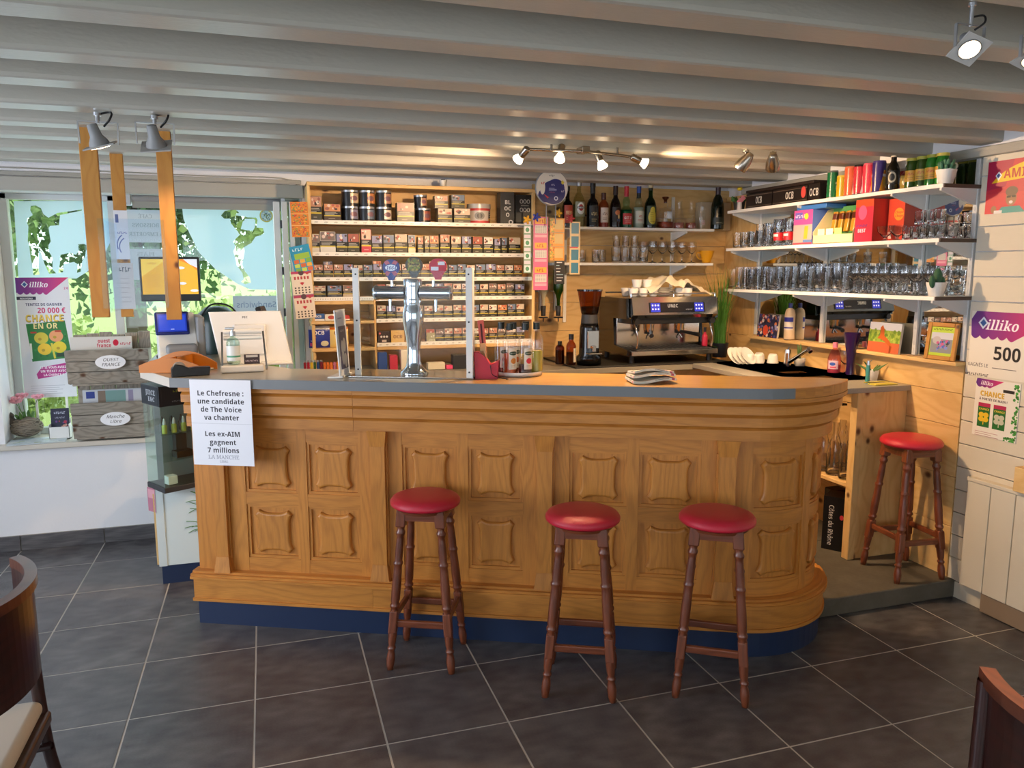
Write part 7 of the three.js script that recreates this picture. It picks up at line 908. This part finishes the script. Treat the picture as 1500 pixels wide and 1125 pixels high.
// ================= RIGHT WALL =================
{
  const wallSheet = (u0, v0, v1, len, draw, label, name, W = 500) => { const a = onX(u0, v0, XR - 0.02), b = onX(u0 - 4, v1, XR - 0.02), h = a.y - b.y, c = print(W, Math.round(W * h / len), draw), o = tag(obj(name, [rotY(T(pbox(len, h, 0.002, c, '#ddd'), len / 2, h / 2, 0), -Math.PI / 2)], pm(c, 0.4)), label, 'poster'); o.position.set(XR - 0.0205, b.y, a.z); return o; };
  // the print runs from the mirror edge towards the room, so its left side lies at the far end
  wallSheet(1449, 238, 314, 0.62, (x, w, h) => { rect(x, '#c8283c', 0, 0, w, h); poly(x, '#b01f48', [[0, 0], [110, 0], [80, h * 0.5], [0, h * 0.55]]); rect(x, '#d2333f', 0, h * 0.62, w, h * 0.4); x.fillStyle = '#e8c21c'; x.beginPath(); x.moveTo(20, h * 0.42); x.quadraticCurveTo(100, -10, 330, 8); x.lineTo(400, h * 0.3); x.closePath(); x.fill(); poly(x, '#e8ecf4', [[34, h * 0.28], [48, h * 0.2], [62, h * 0.28], [48, h * 0.38]]); poly(x, '#2c4a94', [[40, h * 0.28], [48, h * 0.235], [56, h * 0.28], [48, h * 0.33]]); text(x, 'AMIGO', 148, h * 0.26, 46, '#b8241c', 'sans-serif', 'bold'); disc(x, '#a07050', 108, h * 0.72, 22, 30); disc(x, '#6a5040', 108, h * 0.6, 25, 18); rect(x, '#241c1a', 90, h * 0.68, 16, 7); rect(x, '#241c1a', 110, h * 0.68, 16, 7); disc(x, '#f0e4e0', 108, h * 0.8, 8, 6); poly(x, '#3a9a94', [[50, h], [72, h * 0.88], [144, h * 0.88], [168, h]]); disc(x, '#a07050', 38, h * 0.92, 12, 14); disc(x, '#a07050', 178, h * 0.9, 12, 14); rect(x, '#e6e0dc', 40, h * 0.94, 34, 12); rect(x, '#e4e2dc', 235, h * 0.4, 200, h * 0.3); rect(x, '#e4e2dc', 235, h * 0.76, 160, 26); }, 'red and yellow lottery poster beside the mirror', 'lottery_poster');
  wallSheet(1425, 455, 549, 0.7, (x, w, h) => { rect(x, '#e6e0d2', 0, 0, w, h); const g = x.createLinearGradient(0, 0, 260, 0); g.addColorStop(0, '#5c2a86'); g.addColorStop(1, '#d8326e'); x.fillStyle = g; x.beginPath(); x.moveTo(20, 0); x.lineTo(330, 0); x.lineTo(170, 92); for (let i = 0; i < 5; i++) x.quadraticCurveTo(156 - i * 34, 106, 140 - i * 34, 84); x.lineTo(0, 30); x.fill(); poly(x, '#e8f0fa', [[48, 18], [68, 40], [48, 62], [28, 40]]); poly(x, '#2c5aa0', [[48, 27], [60, 40], [48, 53], [36, 40]]); text(x, 'illiko', 118, 46, 46, '#f4eef4', 'serif', 'italic bold'); text(x, '500 €', 172, 140, 62, '#1c1a18', 'sans-serif', 'bold'); text(x, 'GAGNÉS LE', 40, 186, 16, '#3a3430', 'sans-serif', 'normal'); rect(x, '#4a4440', 96, 190, 90, 2); text(x, '~~~~~~~~~~~~', 40, 220, 14, '#3a3430', 'sans-serif', 'normal'); }, 'white lottery poster reading five hundred euros', 'lottery_poster');
  const o = wallSheet(1431, 553, 636, 0.235, (x, w, h) => { rect(x, '#e9e6dd', 0, 0, w, h); const g = x.createLinearGradient(0, 0, 180, 0); g.addColorStop(0, '#5c2a86'); g.addColorStop(1, '#d8326e'); x.fillStyle = g; x.beginPath(); x.moveTo(6, 0); x.lineTo(190, 4); x.lineTo(110, 48); for (let i = 0; i < 3; i++) x.quadraticCurveTo(98 - i * 34, 62, 78 - i * 34, 46); x.lineTo(0, 30); x.fill(); text(x, 'illiko', 74, 26, 32, '#f4eef4', 'serif', 'italic bold'); text(x, 'CHANCE', 120, 92, 42, '#8a6a20'); text(x, 'CHANCE', 118, 90, 42, '#e0b83a'); text(x, 'À PORTÉE DE MAIN !', 128, 124, 20, '#2a2430', 'sans-serif', 'bold', 'center', 200); rect(x, '#1c1a18', 190, 50, 74, 18); for (let i = 0; i < 80; i++) disc(x, ['#3a8a34', '#4aa040', '#2a6a28'][i % 3], 274 + rr(-10, 22) - (i > 56 ? rr(0, 60) : 0), i > 56 ? h - rr(0, 24) : rr(10, h), rr(4, 9)); for (const [a, k] of [[30, '#e6c02a'], [136, '#c4c6b0']]) { rect(x, '#1c6a2c', a, 150, 84, 150); rect(x, '#b82a5a', a, 150, 84, 24); text(x, 'CHANCE', a + 42, 188, 18, '#e8c84a'); for (const [p, q] of [[-16, -14], [16, -14], [-16, 14], [16, 14]]) disc(x, k, a + 42 + p, 238 + q, 19, 16); rect(x, k, a + 39, 250, 6, 36); } lines(x, '#b88a8a', 20, 330, 180, 5, 12, 3); }, 'small lottery poster with two green clover tickets', 'lottery_poster', 300);
  // low panelling of upright boards
  const t = thing('radiator_cover', 'white upright board panel low on the plank wall', 'panel', [XR - 0.045, 0, -2.84]);
  for (let i = 0; i < 9; i++) obj('board', [rspan(-0.012, 0.012, 0.1, 0.635, i * 0.13, i * 0.13 + 0.126, 0.003)], M.plankWhite, t); obj('top_rail', [rspan(-0.016, 0.025, 0.635, 0.655, -0.005, 1.2, 0.004)], M.plankWhite, t); obj('kick_board', [metre(rspan(-0.006, 0.02, 0.005, 0.1, 0.12, 1.2, 0.003), 'z')], std(0x8a7660, 0.7), t);
  const p = onX(1480, 712, XR - 0.06), b = tag(obj('pine_block', [metre(rspan(-0.03, 0.03, 0, 0.115, 0, 0.24, 0.003), 'z')], M.pine), 'short pine board standing on the white panel', 'board'); b.position.set(XR - 0.052, 0.656, p.z + 0.03);
  const rl = tag(obj('red_leaflet', [rspan(-0.004, 0.004, 0, 0.25, 0, 0.16, 0.002)], col(0xb8283c, 0.4)), 'red leaflet standing above the pine board', 'leaflet'); rl.position.set(XR - 0.052, 0.772, p.z + 0.115);
}
// ================= CEILING LIGHTS =================
const warm = 0xffd2a0;
const bulbOn = std(0xfff4e0, 0.3, { emissive: 0xffe2b8, emissiveIntensity: 9 }), bulbDim = std(0xf2eee6, 0.25, { emissive: 0xffe8cc, emissiveIntensity: 0.5 });
function aim(g, dir) { g.quaternion.setFromUnitVectors(V(0, -1, 0), dir.clone().normalize()); return g; }
function spotHead(parent, at, dir, kind, on, I, hostName = 'spot_head') {   // built pointing down, then turned
  const h = new THREE.Group(); h.name = hostName; parent.add(h); h.position.copy(at); aim(h, dir);
  if (kind === 'gu10') { obj('housing', [lathe([[0, 0.03], [0.012, 0.03], [0.018, 0.024], [0.018, -0.024], [0.014, -0.024]], 20)], M.nickel, h); obj('bulb', [lathe([[0.013, -0.02], [0.018, -0.034], [0.026, -0.052], [0.026, -0.058], [0, -0.06]], 20)], on ? bulbOn : bulbDim, h); }
  else if (kind === 'bell') { obj('housing', [lathe([[0, 0.045], [0.014, 0.045], [0.022, 0.03], [0.034, -0.01], [0.036, -0.045], [0.031, -0.045], [0.03, -0.01], [0.0, 0.02]], 24)], M.nickel, h); obj('bulb', [lathe([[0.012, -0.0], [0.026, -0.03], [0.026, -0.036], [0, -0.038]], 20)], on ? bulbOn : bulbDim, h); }
  else { obj('housing', [lathe([[0, 0.075], [0.018, 0.073], [0.022, 0.03], [0.034, 0.01], [0.04, -0.012], [0.036, -0.012], [0.03, 0.006], [0, 0.01]], 24)], M.midGrey, h); obj('plate', [extr([[-0.055, -0.055], [0.055, -0.055], [0.055, 0.055], [-0.055, 0.055]], 0.005, [Array.from({ length: 24 }, (_, i) => [0.041 * Math.cos(i * 0.2618), 0.041 * Math.sin(i * 0.2618)])]).rotateX(Math.PI / 2).translate(0, -0.004, 0)], col(0xb4b4b2, 0.5), h); obj('bulb', [lathe([[0.036, -0.004], [0.034, -0.014], [0, -0.017]], 28)], on ? bulbOn : bulbDim, h); }
  if (on) { const l = new THREE.SpotLight(warm, I, 0, kind === 'gu10' ? 1.05 : 0.85, 0.6, 2); l.castShadow = true; l.shadow.radius = 1.2; const d = dir.clone().normalize(); parent.updateMatrixWorld(); const w = at.clone().applyMatrix4(parent.matrixWorld), off = kind === 'gu10' ? 0.066 : kind === 'bell' ? 0.05 : 0.026; l.position.copy(w).addScaledVector(d, off); l.target.position.copy(w).addScaledVector(d, 1); scene.add(l, l.target); }
  return h;
}
{
  const z = -3.6, t = thing('spot_rail', 'bent brass ceiling rail with four spotlights over bar', 'ceiling light');
  const a = onZ(771, 207, z), m = onZ(852, 210, z), b = onZ(930, 219, z - 0.05);
  obj('rail', [rod([a.x, 2.235, z], [m.x, 2.232, z + 0.04], 0.007), rod([m.x, 2.232, z + 0.04], [b.x, 2.225, z - 0.02], 0.007)], M.nickel, t); obj('canopy', [rspan(m.x - 0.02, m.x + 0.02, 2.225, 2.255, z - 0.02, z + 0.06)], M.nickel, t); obj('mount', [cyl(0.006, 0.006, 0.03, a.x + 0.12, 2.245, z + 0.02), cyl(0.006, 0.006, 0.04, b.x - 0.12, 2.245, z)], M.nickel, t);
  for (const [u, v, d, on, I] of [[768, 223, [-0.5, -0.75, -1], true, 6], [822, 220, [-0.35, -1, 0.45], true, 7], [877, 230, [0.3, -1, 0.35], true, 7], [932, 233, [1, -0.42, 0.1], true, 6]]) { const p = onZ(u, v, z); obj('stem', [rod([p.x, 2.235, z], [p.x, p.y + 0.02, z], 0.004)], M.nickel, t); spotHead(t, V(p.x, p.y, z), V(...d), 'gu10', on, I); }
}
{
  const z = -3.42, t = thing('spot_pair', 'pair of brushed metal bell spotlights under a beam', 'ceiling light');
  for (const [u, v, d] of [[1092, 236, [-0.45, -1, -0.75]], [1132, 236, [0.55, -1, -0.7]]]) { const p = onZ(u, v, z); obj('stem', [rod([p.x, 2.26, z], [p.x, p.y + 0.03, z], 0.005), cyl(0.016, 0.016, 0.01, p.x, 2.248, z)], M.nickel, t); spotHead(t, V(p.x, p.y, z), V(...d), 'bell', true, d[0] > 0 ? 6 : 8); }
}
function bracketSpot(u, v, z, dir, on, label, I = 4, k = 1) {
  const p = onZ(u, v, z), t = thing('bracket_spot', label, 'ceiling light', [p.x, p.y, z], 0, 'bracket spotlights');
  obj('stem', [cyl(0.008, 0.008, (HB - p.y) / k - 0.055, 0, 0.055 + ((HB - p.y) / k - 0.055) / 2, 0), cyl(0.014, 0.014, 0.012, 0, (HB - p.y) / k - 0.006, 0)], M.silver, t);
  obj('yoke', [bar([-0.068, 0.06, 0], [0.068, 0.06, 0], 0.005, 0.012), bar([-0.068, 0.06, 0], [-0.066, -0.02, 0], 0.005, 0.012), bar([0.068, 0.06, 0], [0.066, -0.02, 0], 0.005, 0.012)], M.silver, t); obj('cable', [tube([[0.006, 0.09, 0], [0.05, 0.095, 0.01], [0.045, 0.07, 0.02], [0.02, 0.045, 0]], 0.004, 18, 6)], M.black, t);
  t.scale.setScalar(k); spotHead(t, V(0, -0.02, 0), V(...dir), 'par', on, I);
}
bracketSpot(145, 203, -3.35, [0.28, -1, -0.25], true, 'grey bracket spotlight above the unlit pine board', 0.35);
bracketSpot(228, 204, -3.35, [0.12, -1, -0.55], true, 'grey bracket spotlight shining on the warm pine board', 1.1);
bracketSpot(1420, 62, -1.42, [-0.3, -0.75, 0.62], true, 'lit bracket spotlight hanging before the near beam', 8, 0.6);
bracketSpot(1514, 78, -1.42, [-0.3, -0.9, 0.3], true, 'bracket spotlight beside the lit one on the beam', 6, 0.6);
{ const p = onZ(1405, 8, -1.42); }
renderer.render(scene, camera);
